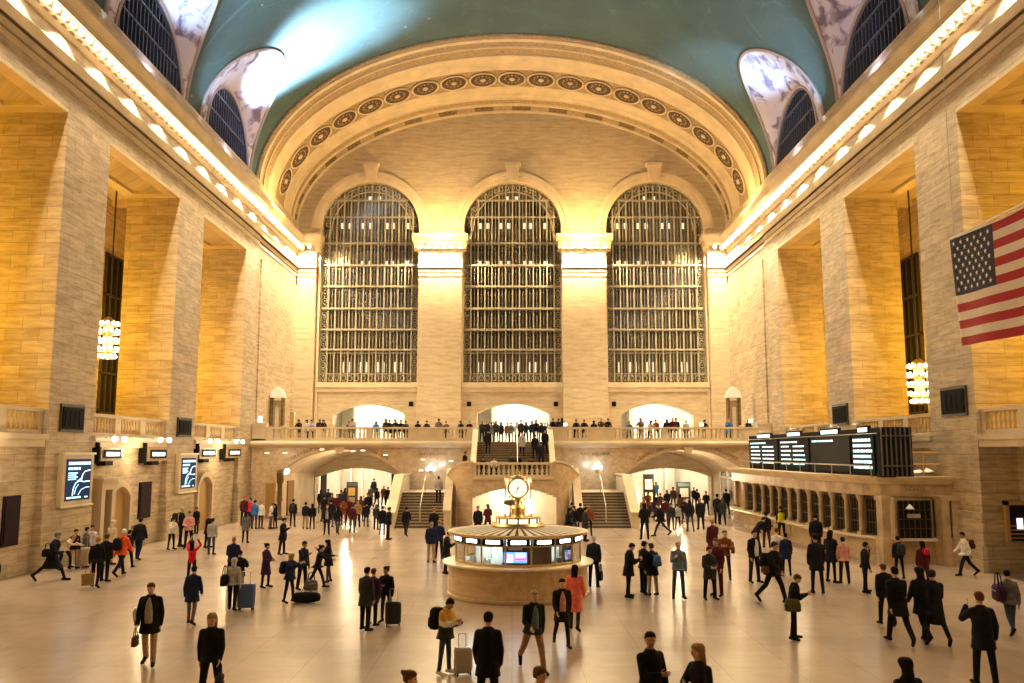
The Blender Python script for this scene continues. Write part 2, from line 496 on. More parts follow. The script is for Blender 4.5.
# ---------------------------------------------------------------- vault with lunettes
LUN = [54.8 - 12.2 * k for k in range(6)]
LA, LH = 5.0, 6.6       # half width and height of the penetration at the vault
def vault_x(z):
    q = 1 - ((z - ZV) / VB) ** 2
    return VA * math.sqrt(max(q, 0))
def lun_z(y):
    for yc in LUN:
        t = (y - yc) / LA
        if abs(t) < 1: return ZV + LH * math.sqrt(1 - t * t) ** 0.9
    return ZV
ys = []
y = Y_W
while y < 61.5: ys.append(y); y += 0.35
for yc in LUN: ys += [yc - LA, yc + LA, yc - LA + .02, yc + LA - .02, yc - LA + .08, yc + LA - .08]
ys.append(61.55)
ys = sorted(v for v in ys if Y_W <= v <= 61.55)
b = MB(); b.sm = True; rings = []
NT = 40
for y in ys:
    t0 = math.asin(min(1, (lun_z(y) - ZV) / VB))
    rings.append([(VA * math.cos(t0 + (PI - 2 * t0) * i / NT), y, ZV + VB * math.sin(t0 + (PI - 2 * t0) * i / NT)) for i in range(NT + 1)])
b.strip(rings)
struct(b, 'ceiling', [TEAL], 'teal barrel vault with faint gold star figures')

# lunettes
NL = 28
def lunette(s, yc, n):
    b = MB(); b.sm = True
    inner, outer = [], []
    for i in range(NL + 1):
        a = PI * i / NL
        yi, zi = yc + 4.15 * math.cos(a), ZV - 0.3 + 4.5 * math.sin(a)
        yo = yc + LA * math.cos(a); zo = lun_z(yo)
        if i in (0, NL): zo = ZV
        xo = min(vault_x(zo), VA)
        inner.append((s * (W + 0.25), yi, zi)); outer.append((s * (xo - .02), yo, zo + .02))
    mid = [[tuple(Vector(p).lerp(Vector(q), t)) for p, q in zip(inner, outer)] for t in (0, .25, .5, .75, 1)]
    b.strip(mid)
    o = struct(b, 'trim_lunette', [PAINTED], 'painted grey and white lunette vault around an arched window in the teal ceiling')
    o['group'] = 'painted lunettes of the ceiling'
    # moulded rims
    r = MB(); r.tube(inner, 0.13, 6); r.tube(outer, 0.16, 6)
    r.build('rim', [mat('pale_rim_stone', (0.45, 0.36, 0.34), 0.6)], o)['kind'] = 'structure'
    w = MB()
    x = s * (W + 0.4)
    for k in range(-9, 10):
        yy = yc + k * 0.44
        h = 4.5 * math.sqrt(max(0, 1 - (k * 0.44 / 4.15) ** 2))
        w.box(x - .06, x + .06, yy - .045, yy + .045, ZV - .6, ZV - .3 + h)
    for zz in (0.7, 2.1, 3.4):
        hw = 4.15 * math.sqrt(max(0, 1 - (zz / 4.5) ** 2))
        w.box(x - .09, x + .09, yc - hw, yc + hw, ZV - .3 + zz - .06, ZV - .3 + zz + .06)
    a0 = [(x, yc + 4.1 * math.cos(PI * i / 20), ZV - .3 + 4.45 * math.sin(PI * i / 20)) for i in range(21)]
    w.tube(a0, 0.2, 5)
    wf = struct(w, 'window_%d' % n, [IRONB], 'arched iron lunette window at the base of the teal vault')
    wf['group'] = 'lunette windows'
    g = MB(); x2 = s * (W + 0.55)
    poly = [(yc + 4.15 * math.cos(PI * i / 20), ZV - .3 + 4.5 * math.sin(PI * i / 20)) for i in range(21)]
    g.add([(x2, p[0], p[1]) for p in poly] + [(x2, yc - 4.15, ZV - 1), (x2, yc + 4.15, ZV - 1)], [tuple(range(23))])
    g.build('window_pane', [GLASSB], wf)
    k = MB(); x3 = s * (W + 3.0)
    k.box(x3, x3 + s * .2, yc - 5.5, yc + 5.5, ZV - 2, ZV + 5.5)
    k.build('outer_night', [mat('night_blue', (0.035, 0.05, 0.10), 0.7)], wf)['kind'] = 'structure'
n = 40
for s in (-1, 1):
    for yc in LUN:
        lunette(s, yc, n); n += 1

# attic blocks between lunettes, behind the cornice
b = MB()
for s in (-1, 1):
    b.box(s * (W + 0.3), s * (W + 1.5), Y_W, 61.5, 22.4, 23.2)
    for yc in LUN + [LUN[-1] - 12.2, LUN[0] + 12.2]:
        b.box(s * (W + 0.32), s * (W + 2.6), yc + 4.2 - 12.2, yc - 4.2, 23.0, ZV + .1)
struct(b, 'trim_attic', [SMOOTH], 'low stone attic behind the side cornices under the vault')

# ---------------------------------------------------------------- east arch soffit
def soffit_pt(t, Y, off):
    k = (Y - 61.5) / 11.9
    bb = VB - 1.1 * k
    return ((VA - off) * math.cos(t), Y, ZV + (bb - off) * math.sin(t))
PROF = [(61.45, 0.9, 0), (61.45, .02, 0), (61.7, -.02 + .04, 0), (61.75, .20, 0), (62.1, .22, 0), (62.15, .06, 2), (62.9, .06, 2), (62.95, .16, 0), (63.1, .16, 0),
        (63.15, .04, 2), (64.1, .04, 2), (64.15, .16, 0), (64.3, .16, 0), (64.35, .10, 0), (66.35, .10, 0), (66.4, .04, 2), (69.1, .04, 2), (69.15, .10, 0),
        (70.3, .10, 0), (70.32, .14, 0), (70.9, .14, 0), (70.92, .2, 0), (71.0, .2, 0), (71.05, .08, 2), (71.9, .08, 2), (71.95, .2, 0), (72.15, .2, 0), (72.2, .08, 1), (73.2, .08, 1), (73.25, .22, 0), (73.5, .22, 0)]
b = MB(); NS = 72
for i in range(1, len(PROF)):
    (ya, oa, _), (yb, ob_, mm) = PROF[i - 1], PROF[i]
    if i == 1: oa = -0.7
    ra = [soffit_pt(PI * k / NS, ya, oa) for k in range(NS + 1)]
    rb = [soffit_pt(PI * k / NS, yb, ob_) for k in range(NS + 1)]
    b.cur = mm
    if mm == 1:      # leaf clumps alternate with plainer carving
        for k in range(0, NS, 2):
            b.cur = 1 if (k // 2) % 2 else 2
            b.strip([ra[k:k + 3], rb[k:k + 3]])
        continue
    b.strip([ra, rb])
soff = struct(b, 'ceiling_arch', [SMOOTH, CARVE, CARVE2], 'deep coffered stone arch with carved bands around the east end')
b = MB(); b.sm = True
b.tube([soffit_pt(PI * k / NS, 61.4, 0.05) for k in range(NS + 1)], 0.17, 6)
b.build('rim', [CARVE2], soff)['kind'] = 'structure'
# rosettes: dark dish, ring, petals, gilt boss
ro = MB(); ro.sm = True
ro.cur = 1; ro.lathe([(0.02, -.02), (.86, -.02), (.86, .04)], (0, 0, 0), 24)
ro.cur = 0
ro.loft([[Vector(((R_ + r_ * math.cos(q)) * math.cos(a), (R_ + r_ * math.cos(q)) * math.sin(a), r_ * math.sin(q) + .04)) for q in [2 * PI * j / 6 for j in range(6)]] for a in [2 * PI * k / 24 for k in range(24)] for (R_, r_) in [(.9, .065)]], close=True)
for k in range(12):
    a = 2 * PI * k / 12
    ro.cur = 2; ro.ball((.50 * math.cos(a), .50 * math.sin(a), .03), .085, 6, 4, (1, 1, .5))
ro.cur = 0; ro.ball((0, 0, .05), .2, 10, 5, (1, 1, .6))
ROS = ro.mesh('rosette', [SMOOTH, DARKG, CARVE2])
for k in range(19):
    arc = (k - 9) * 2.38
    # equal arc steps on the ellipse
    t = PI / 2; step = 0.002 * (1 if arc > 0 else -1); L_ = 0; 
    while abs(L_) < abs(arc):
        p0 = Vector(soffit_pt(t, 67.75, 0)); t += step; p1 = Vector(soffit_pt(t, 67.75, 0)); L_ += (p1 - p0).length
    if t < 0.12 or t > PI - 0.12: continue
    p = Vector(soffit_pt(t, 67.75, 0.1)); q = Vector(soffit_pt(t + .01, 67.75, .1)); tn = (q - p).normalized()
    u2 = Vector(soffit_pt(t, 68.75, .1)) - p; u2.normalize(); nn = tn.cross(u2)
    if nn.dot(Vector((0, 67.75, ZV)) - p) < 0: nn = -nn; tn = -tn
    o = link('rosette', ROS, soff)
    tn, u2 = tn * 1.2, u2 * 1.2
    o.matrix_world = Matrix(((tn.x, u2.x, nn.x, p.x), (tn.y, u2.y, nn.y, p.y), (tn.z, u2.z, nn.z, p.z), (0, 0, 0, 1)))
    o['kind'] = 'structure'

# ---------------------------------------------------------------- east wall
EW = Y_E
ell = [(VA * math.cos(PI * i / 48), ZV + (VB - 1.1) * math.sin(PI * i / 48)) for i in range(49)]
ellb = [(x * 1.03, ZV + (z - ZV) * 1.03) for x, z in ell]
WINC = [-12.22, 0.05, 12.32]
HW = 4.2; SILL, SPR = 10.4, 23.72
def loop_arch(x0, x1, zb, zs, za, n=20):
    return [(x0, zb)] + arch(x0, x1, zs, za, n) + [(x1, zb)]
holes = [loop_arch(c - HW, c + HW, SILL, SPR, SPR + HW, 28) for c in WINC]
holes += [loop_arch(-15.1, -9.05, ZB, 7.75, 8.55), loop_arch(-2.95, 3.15, ZB, 7.8, 8.62), loop_arch(9.22, 15.28, ZB, 7.75, 8.6)]
outer = [(-19.2, 0)] + [(-16.4, 0), (-16.4, 2.5)] + arch(-16.4, -9.2, 2.5, 3.25, 12)[1:-1] + [(-9.2, 2.5), (-9.2, 0)] + \
        [(9.4, 0), (9.4, 2.6)] + arch(9.4, 16.6, 2.6, 3.25, 12)[1:-1] + [(16.6, 2.6), (16.6, 0)] + [(19.2, 0), (19.2, 24)] + ellb[1:-1] + [(-19.2, 24)]
b = MB(); v, f = plate(outer, holes, EW, EW + 1.3); b.add(v, f)
east = struct(b, 'wall_east', [STONE2], 'limestone east wall pierced by three tall arched windows')
# archivolts, keystones, window jamb mouldings
b = MB()
for c in WINC:
    r0 = [(c - (HW + dr) * math.cos(PI * i / 32), SPR + (HW + dr) * math.sin(PI * i / 32)) for dr in (0,) for i in range(33)]
    for (d0, d1, pr) in ((0.0, .45, .16), (.45, .85, .28)):
        rings = []
        for i in range(33):
            a = PI * i / 32; ca, sa = -math.cos(a), math.sin(a)
            rings.append([(c + (HW + d) * ca, EW - p_, SPR + (HW + d) * sa) for d, p_ in ((d0, -0.1), (d0, pr), (d1, pr), (d1, -0.1))])
        b.loft(rings)
    b.prism([(c - .42, 27.9), (c + .42, 27.9), (c + .6, 29.3), (c - .6, 29.3)], 'y', EW - .65, EW)
    b.prism([(c - .62, 29.15), (c + .62, 29.15), (c + .72, 29.45), (c - .72, 29.45)], 'y', EW - .75, EW)
    # sill band
    b.box(c - HW - .1, c + HW + .1, EW - .35, EW + .2, 10.0, 10.42)
    b.box(c - HW - .1, c + HW + .1, EW - .2, EW + .2, 9.65, 10.0)
    # jambs
    for sg in (-1, 1):
        b.box(c + sg * HW, c + sg * (HW + .16), EW - .14, EW + .2, ZB, SPR)
struct(b, 'trim_1', [SMOOTH], 'moulded arch surrounds, keystones and sills of the three east windows')
# pilasters
for nm, (xa, xb) in zip(('pilaster_1', 'pilaster_2', 'pilaster_3', 'pilaster_4'), ((-W, -16.72), (-7.93, -4.27), (4.3, 8.0), (16.72, W))):
    b = MB(); cx = (xa + xb) / 2; hw = (xb - xa) / 2
    mid = hw > 1
    yf = EW - .6
    b.cur = 1; b.box(xa, xb, yf, EW + .1, ZB, 19.5)
    b.cur = 0
    b.box(xa - .02, xb + .02, yf - .06, EW, 19.45, 19.72); b.box(xa - .02, xb + .02, yf - .1, EW, 19.8, 20.08)
    b.box(xa - .06, xb + .06, yf - .22, EW, 20.16, 20.56)
    b.box(xa, xb, yf - .02, EW, 20.5, 21.5)
    b.box(xa - .1, xb + .1, yf - .14, EW, 21.42, 21.62)
    e0 = 0.55 if mid else 0.0
    xl = xa - e0 if xa > -17 else xa; xr = xb + e0 if xb < 17 else xb
    if not mid:
        if xb < 0: xr = xb + .55
        else: xl = xa - .55
    b.box(xl + .15, xr - .15, yf - .7, EW, 22.12, 22.4)
    b.prism([(yf - .75, 22.35), (yf - 1.0, 22.75), (yf - 1.0, 22.95), (EW, 22.95), (EW, 22.35)], 'x', xl, xr)
    b.cur = 2
    b.box(xa, xb, yf - .03, EW, 20.08, 20.16); b.box(xa, xb, yf - .01, EW, 19.72, 19.8)
    pw = b.build('trim_' + nm, [SMOOTH, STONE2, DARKG], None, label='flat limestone pilaster with bracketed capital on the east wall', cat='building', group='east wall pilasters', kind='structure')
    nb = 7 if mid else 2
    for k in range(nb):
        br = MB()
        x = (xl + .35) + (xr - xl - .7) * (k / max(1, nb - 1))
        br.prism([(yf - .62, 22.14), (yf - .62, 21.74), (yf - .4, 21.72), (yf - .36, 21.6), (yf + .2, 21.6), (yf + .2, 22.14)], 'x', x - .18, x + .18)
        br.build('bracket', [SMOOTH], pw)['kind'] = 'structure'
    for k in range(nb - 1):
        x = (xl + .35) + (xr - xl - .7) * ((k + .5) / max(1, nb - 1))
        link('cornice_bulb', BULB, None, 'bare glowing bulb under a pilaster capital of the east wall', 'light bulb', 'bulbs under the east capitals', loc=(x, yf - .46, 21.9))
# small dark square vents above the balcony
for x, y in ((411, 404), (469, 404), (556, 404), (614, 404)):
    X, Z = at_y(x, y, EW - .03)
    b = MB(); b.box(X - .18, X + .18, EW - .05, EW + .02, Z - .2, Z + .2)
    for q in range(4): b.box(X - .17, X + .17, EW - .08, EW - .04, Z - .16 + q * .1, Z - .12 + q * .1)
    b.build('wall_vent', [BLACK], None, label='small square dark vent in the east wall above the balcony', cat='vent', group='square vents on the east wall')

# the three great windows
for wi, c in enumerate(WINC):
    b = MB()
    yg = EW + .55
    # ironwork: verticals, transoms, ornamental border
    inner = HW - .62
    xs = [c - inner + 2 * inner * k / 12 for k in range(13)]
    for k, x in enumerate(xs):
        h = SPR + math.sqrt(max(0, (HW - .1) ** 2 - (x - c) ** 2))
        b.box(x - .06, x + .06, yg - .14, yg + .1, SILL, h)
    for k in range(12):
        x = (xs[k] + xs[k + 1]) / 2
        b.box(x - .022, x + .022, yg - .04, yg + .02, SILL, SPR + math.sqrt(max(0, (HW - .1) ** 2 - (x - c) ** 2)))
    for px in (244, 266, 287, 309, 330, 350):
        z = at_y(368, px, yg)[1]
        b.box(c - HW, c + HW, yg - .26, yg + .16, z - .07, z + .09)
    for z, in ((24.9,), (26.4,)):
        hw = math.sqrt(max(0, HW ** 2 - (z - SPR) ** 2))
        b.box(c - hw, c + hw, yg - .16, yg + .1, z - .06, z + .06)
    b.tube([(c - (HW - .75) * math.cos(PI * i / 24), yg - .06, SPR + (HW - .75) * math.sin(PI * i / 24)) for i in range(25)], .07, 5)
    z0 = 10.6
    for z in (11.2, 13.0): b.box(c - HW, c + HW, yg - .1, yg + .06, z - .04, z + .04)
    wf = struct(b, 'window_%d' % (wi + 1), [IRON], ('tall arched iron-framed window, the one farthest left in the east wall', 'tall arched iron-framed window in the middle of the east wall', 'tall arched iron-framed window, the one farthest right in the east wall')[wi])
    # border: pierced ornamental strip
    q = MB()
    for sg in (-1, 1):
        xa, xb = c + sg * (HW - .6), c + sg * HW
        q.box(xb - sg * .08, xb, yg - .2, yg + .1, SILL, SPR); q.box(xa, xa + sg * .06, yg - .2, yg + .1, SILL, SPR)
        z = SILL + .3
        while z < SPR:
            xm = (xa + xb) / 2
            q.tube([(xm + .2 * math.cos(a), yg - .1, z + .26 * math.sin(a)) for a in [2 * PI * k / 8 for k in range(9)]], .045, 4)
            q.box(xm - .06, xm + .06, yg - .14, yg - .04, z - .06, z + .06)
            z += .62
    for i in range(1, 24):
        a = PI * i / 24; rr = HW - .38
        q.tube([(c - rr * math.cos(a) + .17 * math.cos(t), yg - .08, SPR + rr * math.sin(a) + .2 * math.sin(t)) for t in [2 * PI * k / 6 for k in range(7)]], .04, 4)
    x = c - HW + .4
    while x < c + HW - .2:
        q.tube([(x + .2 * math.cos(t), yg - .1, SILL + .42 + .24 * math.sin(t)) for t in [2 * PI * k / 6 for k in range(7)]], .04, 4)
        x += .56
    q.build('window_grille', [IRON], wf)
    lp = loop_arch(c - HW, c + HW, SILL, SPR, SPR + HW, 28)
    g = MB(); g.add([(p[0], yg + .12, p[1]) for p in lp], [tuple(range(len(lp)))])
    g.build('window_pane', [GLASSD], wf)
    # glazed catwalks in the cavity and the outer sash
    k = MB()
    for px in (244, 266, 287, 309, 330, 350):
        z = at_y(368, px, yg)[1] - .1
        k.box(c - HW + .1, c + HW - .1, yg + .4, yg + 2.0, z - .08, z)
    for j in range(8):
        x = c - HW + .6 + j * 1.07
        k.box(x - .04, x + .04, yg + 2.1, yg + 2.2, SILL, SPR + 3)
    k.build('window_catwalk', [mat('catwalk_iron', (0.10, 0.085, 0.055), 0.5)], wf)
    o = MB(); o.box(c - HW - .3, c + HW + .3, yg + 2.6, yg + 2.8, SILL - .4, SPR + HW + .3)
    o.box(c - HW - .35, c - HW, yg + .75, yg + 2.8, SILL - .4, SPR + HW); o.box(c + HW, c + HW + .35, yg + .75, yg + 2.8, SILL - .4, SPR + HW)
    o.build('window_cavity', [mat('mottled_cavity', (0.26, 0.21, 0.13), 0.8, vary=.6, scale=.8)], wf)['kind'] = 'structure'  # mottled brown back and sides of the window cavity
    # work lights on the catwalks seen through the glass
    l = MB()
    rng = random.Random(wi)
    for z in (24.35, 20.9):
        for x in (-2.9, -2.2, -1.05, -.35, 1.05, 1.6, 2.9):
            l.box(c + x - .14, c + x + .14, yg + 1.7, yg + 1.8, z, z + .5)
    for x in (-.5, .35): l.box(c + x - .14, c + x + .14, yg + 1.7, yg + 1.8, 27.0, 27.3)
    for x in range(-6, 7):
        if (x + wi) % 3: l.box(c + x * .5 - .07, c + x * .5 + .07, yg + 1.7, yg + 1.8, 11.5, 12.4)
    l.build('window_lamp', [mat('catwalk_lamp', (1, .95, .8), .5, emit=(1, .9, .68), strength=1.3)], wf)
    for ii in range(14):    # bulb reflections, built as a pale diagonal row of treads
        pass
    st = MB()
    for k2 in range(16):
        t = k2 / 15.0
        sgn = 1 if wi != 2 else -1
        x = c + sgn * (-2.8 + 5.0 * t); z = 19.4 - 5.6 * t
        st.box(x - .22, x + .22, yg + 1.2, yg + 1.7, z - .05, z + .02)
        st.box(x - .03, x + .03, yg + 1.18, yg + 1.24, z, z + .95)
    st.build('window_streak', [mat('streak_tan', (0.5, 0.43, 0.28), .5)], wf)

# west end wall behind the viewpoint
b = MB(); v, f = plate([(-19.2, 0), (19.2, 0), (19.2, 24)] + [(x * 1.03, ZV + (z - ZV) * 1.03 * VB / (VB - 1.1)) for x, z in ell][1:-1] + [(-19.2, 24)], [], Y_W - 1, Y_W); b.add(v, f)
struct(b, 'wall_west', [STONE], 'limestone west end wall of the concourse')
# ================================================================ EAST BALCONY
BY = 61.6
L0, L1, LS, LZ = -16.5, -7.7, 3.0, 4.75
R0, R1, RS, RZ = 7.95, 16.75, 3.0, 4.75
la = arch(L0, L1, LS, LZ, 24); ra = arch(R0, R1, RS, RZ, 24)
outer = [(-W, 0), (L0, 0)] + la + [(L1, 0), (-2.45, 0), (-2.45, 4.97), (-W, 4.97)]
b = MB(); v, f = plate(outer, [], BY, BY + .7); b.add(v, f)
outer = [(2.55, 0), (R0, 0)] + ra + [(R1, 0), (W, 0), (W, 4.97), (2.55, 4.97)]
v, f = plate(outer, [], BY, BY + .7); b.add(v, f)
# panel frames and shields over the arches
for cx in ((L0 + L1) / 2, (R0 + R1) / 2):
    b.prism([(cx - .35, 4.97), (cx + .35, 4.97), (cx + .22, 4.5), (cx - .22, 4.5)], 'y', BY - .25, BY)
b.box(-7.6, -3.0, BY - .06, BY, 4.9, 4.97)
struct(b, 'wall_balcony', [MARBLE], 'marble front wall of the east balcony with two wide arches')
b = MB()
for (xa, xb) in ((-W, -2.45), (2.55, W)):
    b.prism([(BY - .12, 4.90), (BY - .42, 5.10), (BY - .42, 5.22), (BY - .2, 5.38), (BY + .6, 5.38), (BY + .6, 4.90)], 'x', xa, xb)
    b.box(xa, xb, BY, BY + .55, 5.38, 5.52)
struct(b, 'trim_2', [SMOOTH], 'projecting stone string course along the east balcony edge')
b = MB(); b.box(-W - .5, W + .5, BY + .6, EW + .2, 5.0, ZB)
b.box(-2.4, 2.5, 61.3, BY + .7, 5.0, ZB)
struct(b, 'floor_balcony', [FLOORM], 'marble floor of the east balcony')

# baluster mesh
bl = MB(); bl.sm = True
bl.lathe([(.09, 0), (.09, .05), (.05, .08), (.085, .2), (.095, .27), (.05, .42), (.045, .48), (.075, .53), (.075, .58)], (0, 0, 0), 10)
BALU = bl.mesh('baluster', [SMOOTH])
def balustrade(name, label, p0, p1, z0, h=.97, spans=((0, 1, 1),), thick=.34, group=None):
    """straight balustrade from p0 to p1 (x,y); spans: (t0,t1,open)"""
    p0, p1 = Vector((*p0, 0)), Vector((*p1, 0)); d = p1 - p0; L_ = d.length
    t = thing(name, label, 'balustrade', (p0.x, p0.y, z0), math.atan2(d.y, d.x), group)
    b = MB(); b.box(-.05, L_ + .05, -thick / 2 - .05, thick / 2 + .05, h - .14, h); b.build('rail', [SMOOTH], t)
    b = MB(); b.box(0, L_, -thick / 2, thick / 2, 0, .16); b.build('plinth', [SMOOTH], t)
    for (a, c_, op) in spans:
        a *= L_; c_ *= L_
        if not op:
            b = MB(); b.box(a, c_, -thick / 2, thick / 2, .16, h - .14); b.build('pedestal', [SMOOTH], t); continue
        n_ = max(1, int((c_ - a) / .29))
        for k in range(n_):
            link('baluster', BALU, t, loc=(a + (k + .5) * (c_ - a) / n_, 0, .16), scale=(1, 1, (h - .3) / .58))
    return t
def sp(x0, x1, segs):
    out = []
    for a, c_, o in segs: out.append(((a - x0) / (x1 - x0), (c_ - x0) / (x1 - x0), o))
    return out
XB = lambda px: at_y(px, 433, BY)[0]
x0, x1 = -W + .9, -2.45
segs = [(x0, XB(272), 0), (XB(272), XB(316), 1), (XB(316), XB(322), 0), (XB(322), XB(366), 1), (XB(366), XB(372), 0), (XB(372), XB(408), 1), (XB(408), XB(441), 0), (XB(441), XB(467), 1), (XB(467), x1, 0)]
balustrade('balustrade', 'stone balustrade along the east balcony, the half left of the centre stairs', (x0, BY + .25), (x1, BY + .25), 5.4, .95, sp(x0, x1, segs))
x0, x1 = 2.55, W - .9
segs = [(x0, XB(566), 0), (XB(566), XB(588), 1), (XB(588), XB(614), 0), (XB(614), XB(662), 1), (XB(662), XB(668), 0), (XB(668), XB(706), 1), (XB(706), XB(711), 0), (XB(711), XB(744), 1), (XB(744), x1, 0)]
balustrade('balustrade', 'stone balustrade along the east balcony, the half right of the centre stairs', (x0, BY + .25), (x1, BY + .25), 5.4, .95, sp(x0, x1, segs))
for s, side in ((-1, 'left'), (1, 'right')):
    b = MB(); b.box(s * (W - .95), s * W, BY, BY + .6, 5.4, 6.5); b.box(s * (W - 1.0), s * W, BY - .05, BY + .65, 6.5, 6.62)
    struct(b, 'trim_end_block', [SMOOTH], 'solid stone end block of the balcony rail at the %s wall' % side)

# side balustrades between the piers
for s, side in ((-1, 'left'), (1, 'right')):
    for i, (y0, y1) in enumerate(opens):
        if y1 < 10: continue
        L_ = y1 - y0
        o = balustrade('balustrade', 'stone gallery balustrade between two piers of the %s wall, bay %s from the camera' % (side, ('first', 'second', 'third', 'fourth', 'fifth', 'sixth')[i]),
                   (s * (W + .35), y0), (s * (W + .35), y1), ZB, 1.0,
                   ((0, .04, 0), (.04, .30, 1), (.30, .37, 0), (.37, .63, 1), (.63, .70, 0), (.70, .96, 1), (.96, 1, 0)))
        b = MB(); b.box(s * (W + .55), s * (W - .12), y0 + .02, y1 - .02, ZB - .22, ZB)
        b.box(s * (W + .55), s * (W + .02), y0 + .02, y1 - .02, ZB - .5, ZB - .22)
        tt = struct(b, 'trim_gallery_edge', [SMOOTH], 'stone string course at the gallery floor of the %s wall' % side)
        tt['group'] = 'gallery string courses %s' % side

# carved words
def flat_place(x, z, y):
    return lambda u, v, w, uc: (x + u, y - w, z + v)
def arc_place(cx, x0, x1, zs, za, y, lift):
    a, bb = (x1 - x0) / 2, za - zs
    R = (a * a + bb * bb) / (2 * bb); zc = za - R; R2 = R + lift
    xm = (x0 + x1) / 2
    def f(u, v, w, uc):
        X = cx + uc; th = math.asin((X - xm) / R2)
        du = u - uc
        return (xm + (R2 + v) * math.sin(th) + du * math.cos(th), y - w, zc + (R2 + v) * math.cos(th) - du * math.sin(th))
    return f
INC = mat('incised_letters', (0.20, 0.12, 0.05), 0.7)
for s_, fn, lab in (('GRAYBAR PASSAGE', arc_place(-14.0, L0, L1, LS, LZ, BY - .02, .22), 'incised capitals over the left half of the left arch'),
               ('LEXINGTON AVE', arc_place(-10.0, L0, L1, LS, LZ, BY - .02, .22), 'incised capitals over the right half of the left arch'),
               ('LEXINGTON AVE', arc_place(10.1, R0, R1, RS, RZ, BY - .02, .22), 'incised capitals over the left half of the right arch'),
               ('TICKET MACHINES', arc_place(14.4, R0, R1, RS, RZ, BY - .02, .22), 'incised capitals over the right half of the right arch'),
               ('EAST BALCONY', flat_place(-5.5, 4.38, BY - .02), 'small incised capitals above the left stair flight'),
               ('EAST BALCONY', flat_place(5.9, 4.38, BY - .02), 'small incised capitals above the right stair flight')):
    text_mb(s_, .30 if 'BAL' not in s_ else .26, fn, .04).build('inscription', [INC], None, label=lab, cat='lettering')

# passages under the balcony
for (a0, a1, zs, za, tag_) in ((L0, L1, LS, LZ, 'left'), (R0, R1, RS, RZ, 'right')):
    b = MB()
    pts = arch(a0, a1, zs, za, 24)
    b.strip([[(p[0], BY + .6, p[1]) for p in pts], [(p[0], BY + 1.2, p[1] + .1) for p in pts], [(p[0], EW, min(p[1], 4.9) * .93 + .1) for p in pts]])
    b.box(a0 - .5, a0, BY + .7, EW, 0, 5); b.box(a1, a1 + .5, BY + .7, EW, 0, 5)
    struct(b, 'wall_passage_' + tag_, [SMOOTH], 'vaulted stone passage under the %s half of the balcony' % tag_)
    # bright hall beyond
    h0, h1 = (a0 - 1.5, a1 + 1.5) if a0 < 0 else (a0 - 1.5, a1 + 1.0)
    b = MB(); b.box(h0, h0 + .2, EW + 1.3, 95, 0, 4.6); b.box(h1 - .2, h1, EW + 1.3, 95, 0, 4.6); b.box(h0, h1, 95, 95.3, 0, 4.6)
    b.box(h0, h1, EW + 1.3, 95.3, 4.6, 4.9)
    for y in (79, 85, 91):
        for x in (h0 + 3.2, h1 - 3.6): b.box(x - .35, x + .35, y - .35, y + .35, 0, 4.6)
    # shallow alcoves and door surrounds on the far wall
    b.box(h0 + 2, h0 + 2.2, 94.6, 95, 0, 3.2); b.box(h0 + 4.2, h0 + 4.4, 94.6, 95, 0, 3.2); b.box(h0 + 2, h0 + 4.4, 94.6, 95, 3.0, 3.3)
    struct(b, 'wall_hall_' + tag_, [PLASTER], 'bright white plaster hall beyond the %s passage' % tag_)
    b = MB()
    for y in (76.5, 81.5, 86.5, 91.5):
        for x in (h0 + 2, (h0 + h1) / 2, h1 - 2): b.box(x - .5, x + .5, y - .5, y + .5, 4.54, 4.6)
    o = b.build('ceiling_light_panel', [mat('hall_light', (1, 1, .95), .5, emit=(1, .92, .76), strength=5)], None, label='square lit ceiling panels of the hall beyond the %s passage' % tag_, cat='ceiling light')
    o['kind'] = 'structure'
    # low ramp up to the street side
    rx0, rx1 = (-11.5, -8.5) if a0 < 0 else (10.3, 13.6)
    b = MB(); b.prism([(76, 0), (92, 1.92), (94, 1.92), (94, 0)], 'x', rx0, rx1)
    struct(b, 'floor_ramp_' + tag_, [FLOORM], 'stone ramp rising in the white hall beyond the %s passage' % tag_)
    # shop front and timetable shapes on the hall walls
    b = MB(); b.box(h0 + .2, h0 + .3, 78, 80.2, .3, 2.9); b.box(h0 + .2, h0 + .3, 82, 84.2, .3, 2.9); b.box(h0 + 5.0, h0 + 6.1, 94.9, 95, .2, 2.6)
    b.build('door_hall_' + tag_, [SIGNB], None, label='dark doorways in the white hall beyond the %s passage' % tag_, cat='door', kind='structure')
# dark door and timber panel, clock-like vent near the left arch, glazed doors at the right
Y_, Z_ = 66.0, 0
b = MB(); b.box(-16.52, -16.40, 64.6, 66.4, 0, 2.5); b.build('door_1', [mat('timber_door', (0.22, 0.11, 0.03), .5)], None, label='brown timber door in the passage wall beside the left arch', cat='door', kind='structure')
X0, _ = at_y(269, 500, BY - .02); X1, _ = at_y(278, 500, BY - .02)
b = MB(); b.box(X0 - .25, X1 - .25, BY - .08, BY + .05, .0, 2.45); b.build('door_2', [mat('timber_door2', (0.34, 0.17, 0.05), .5)], None, label='low brown timber panel door at the foot of the balcony wall', cat='door', kind='structure')

# glazed doors on the right passage wall
b = MB()
xw = 16.72
for k in range(4):
    y = 63.2 + k * 2.4
    b.box(xw - .12, xw + .02, y - .08, y + .08, 0, 3.9)
b.box(xw - .12, xw + .02, 63.2, 70.4, 2.55, 2.7); b.box(xw - .12, xw + .02, 63.2, 70.4, 3.8, 3.95)
dr = struct(b, 'door_3', [WHITE], 'white framed glass doors beyond the right arch')
g = MB(); g.box(xw - .05, xw - .03, 63.2, 70.4, 0, 3.9); g.build('glass', [GLASS], dr)
b = MB(); b.box(xw - .02, xw - .005, 63.2, 70.4, 2.7, 3.8); b.build('transom_pane', [SIGNB], dr)

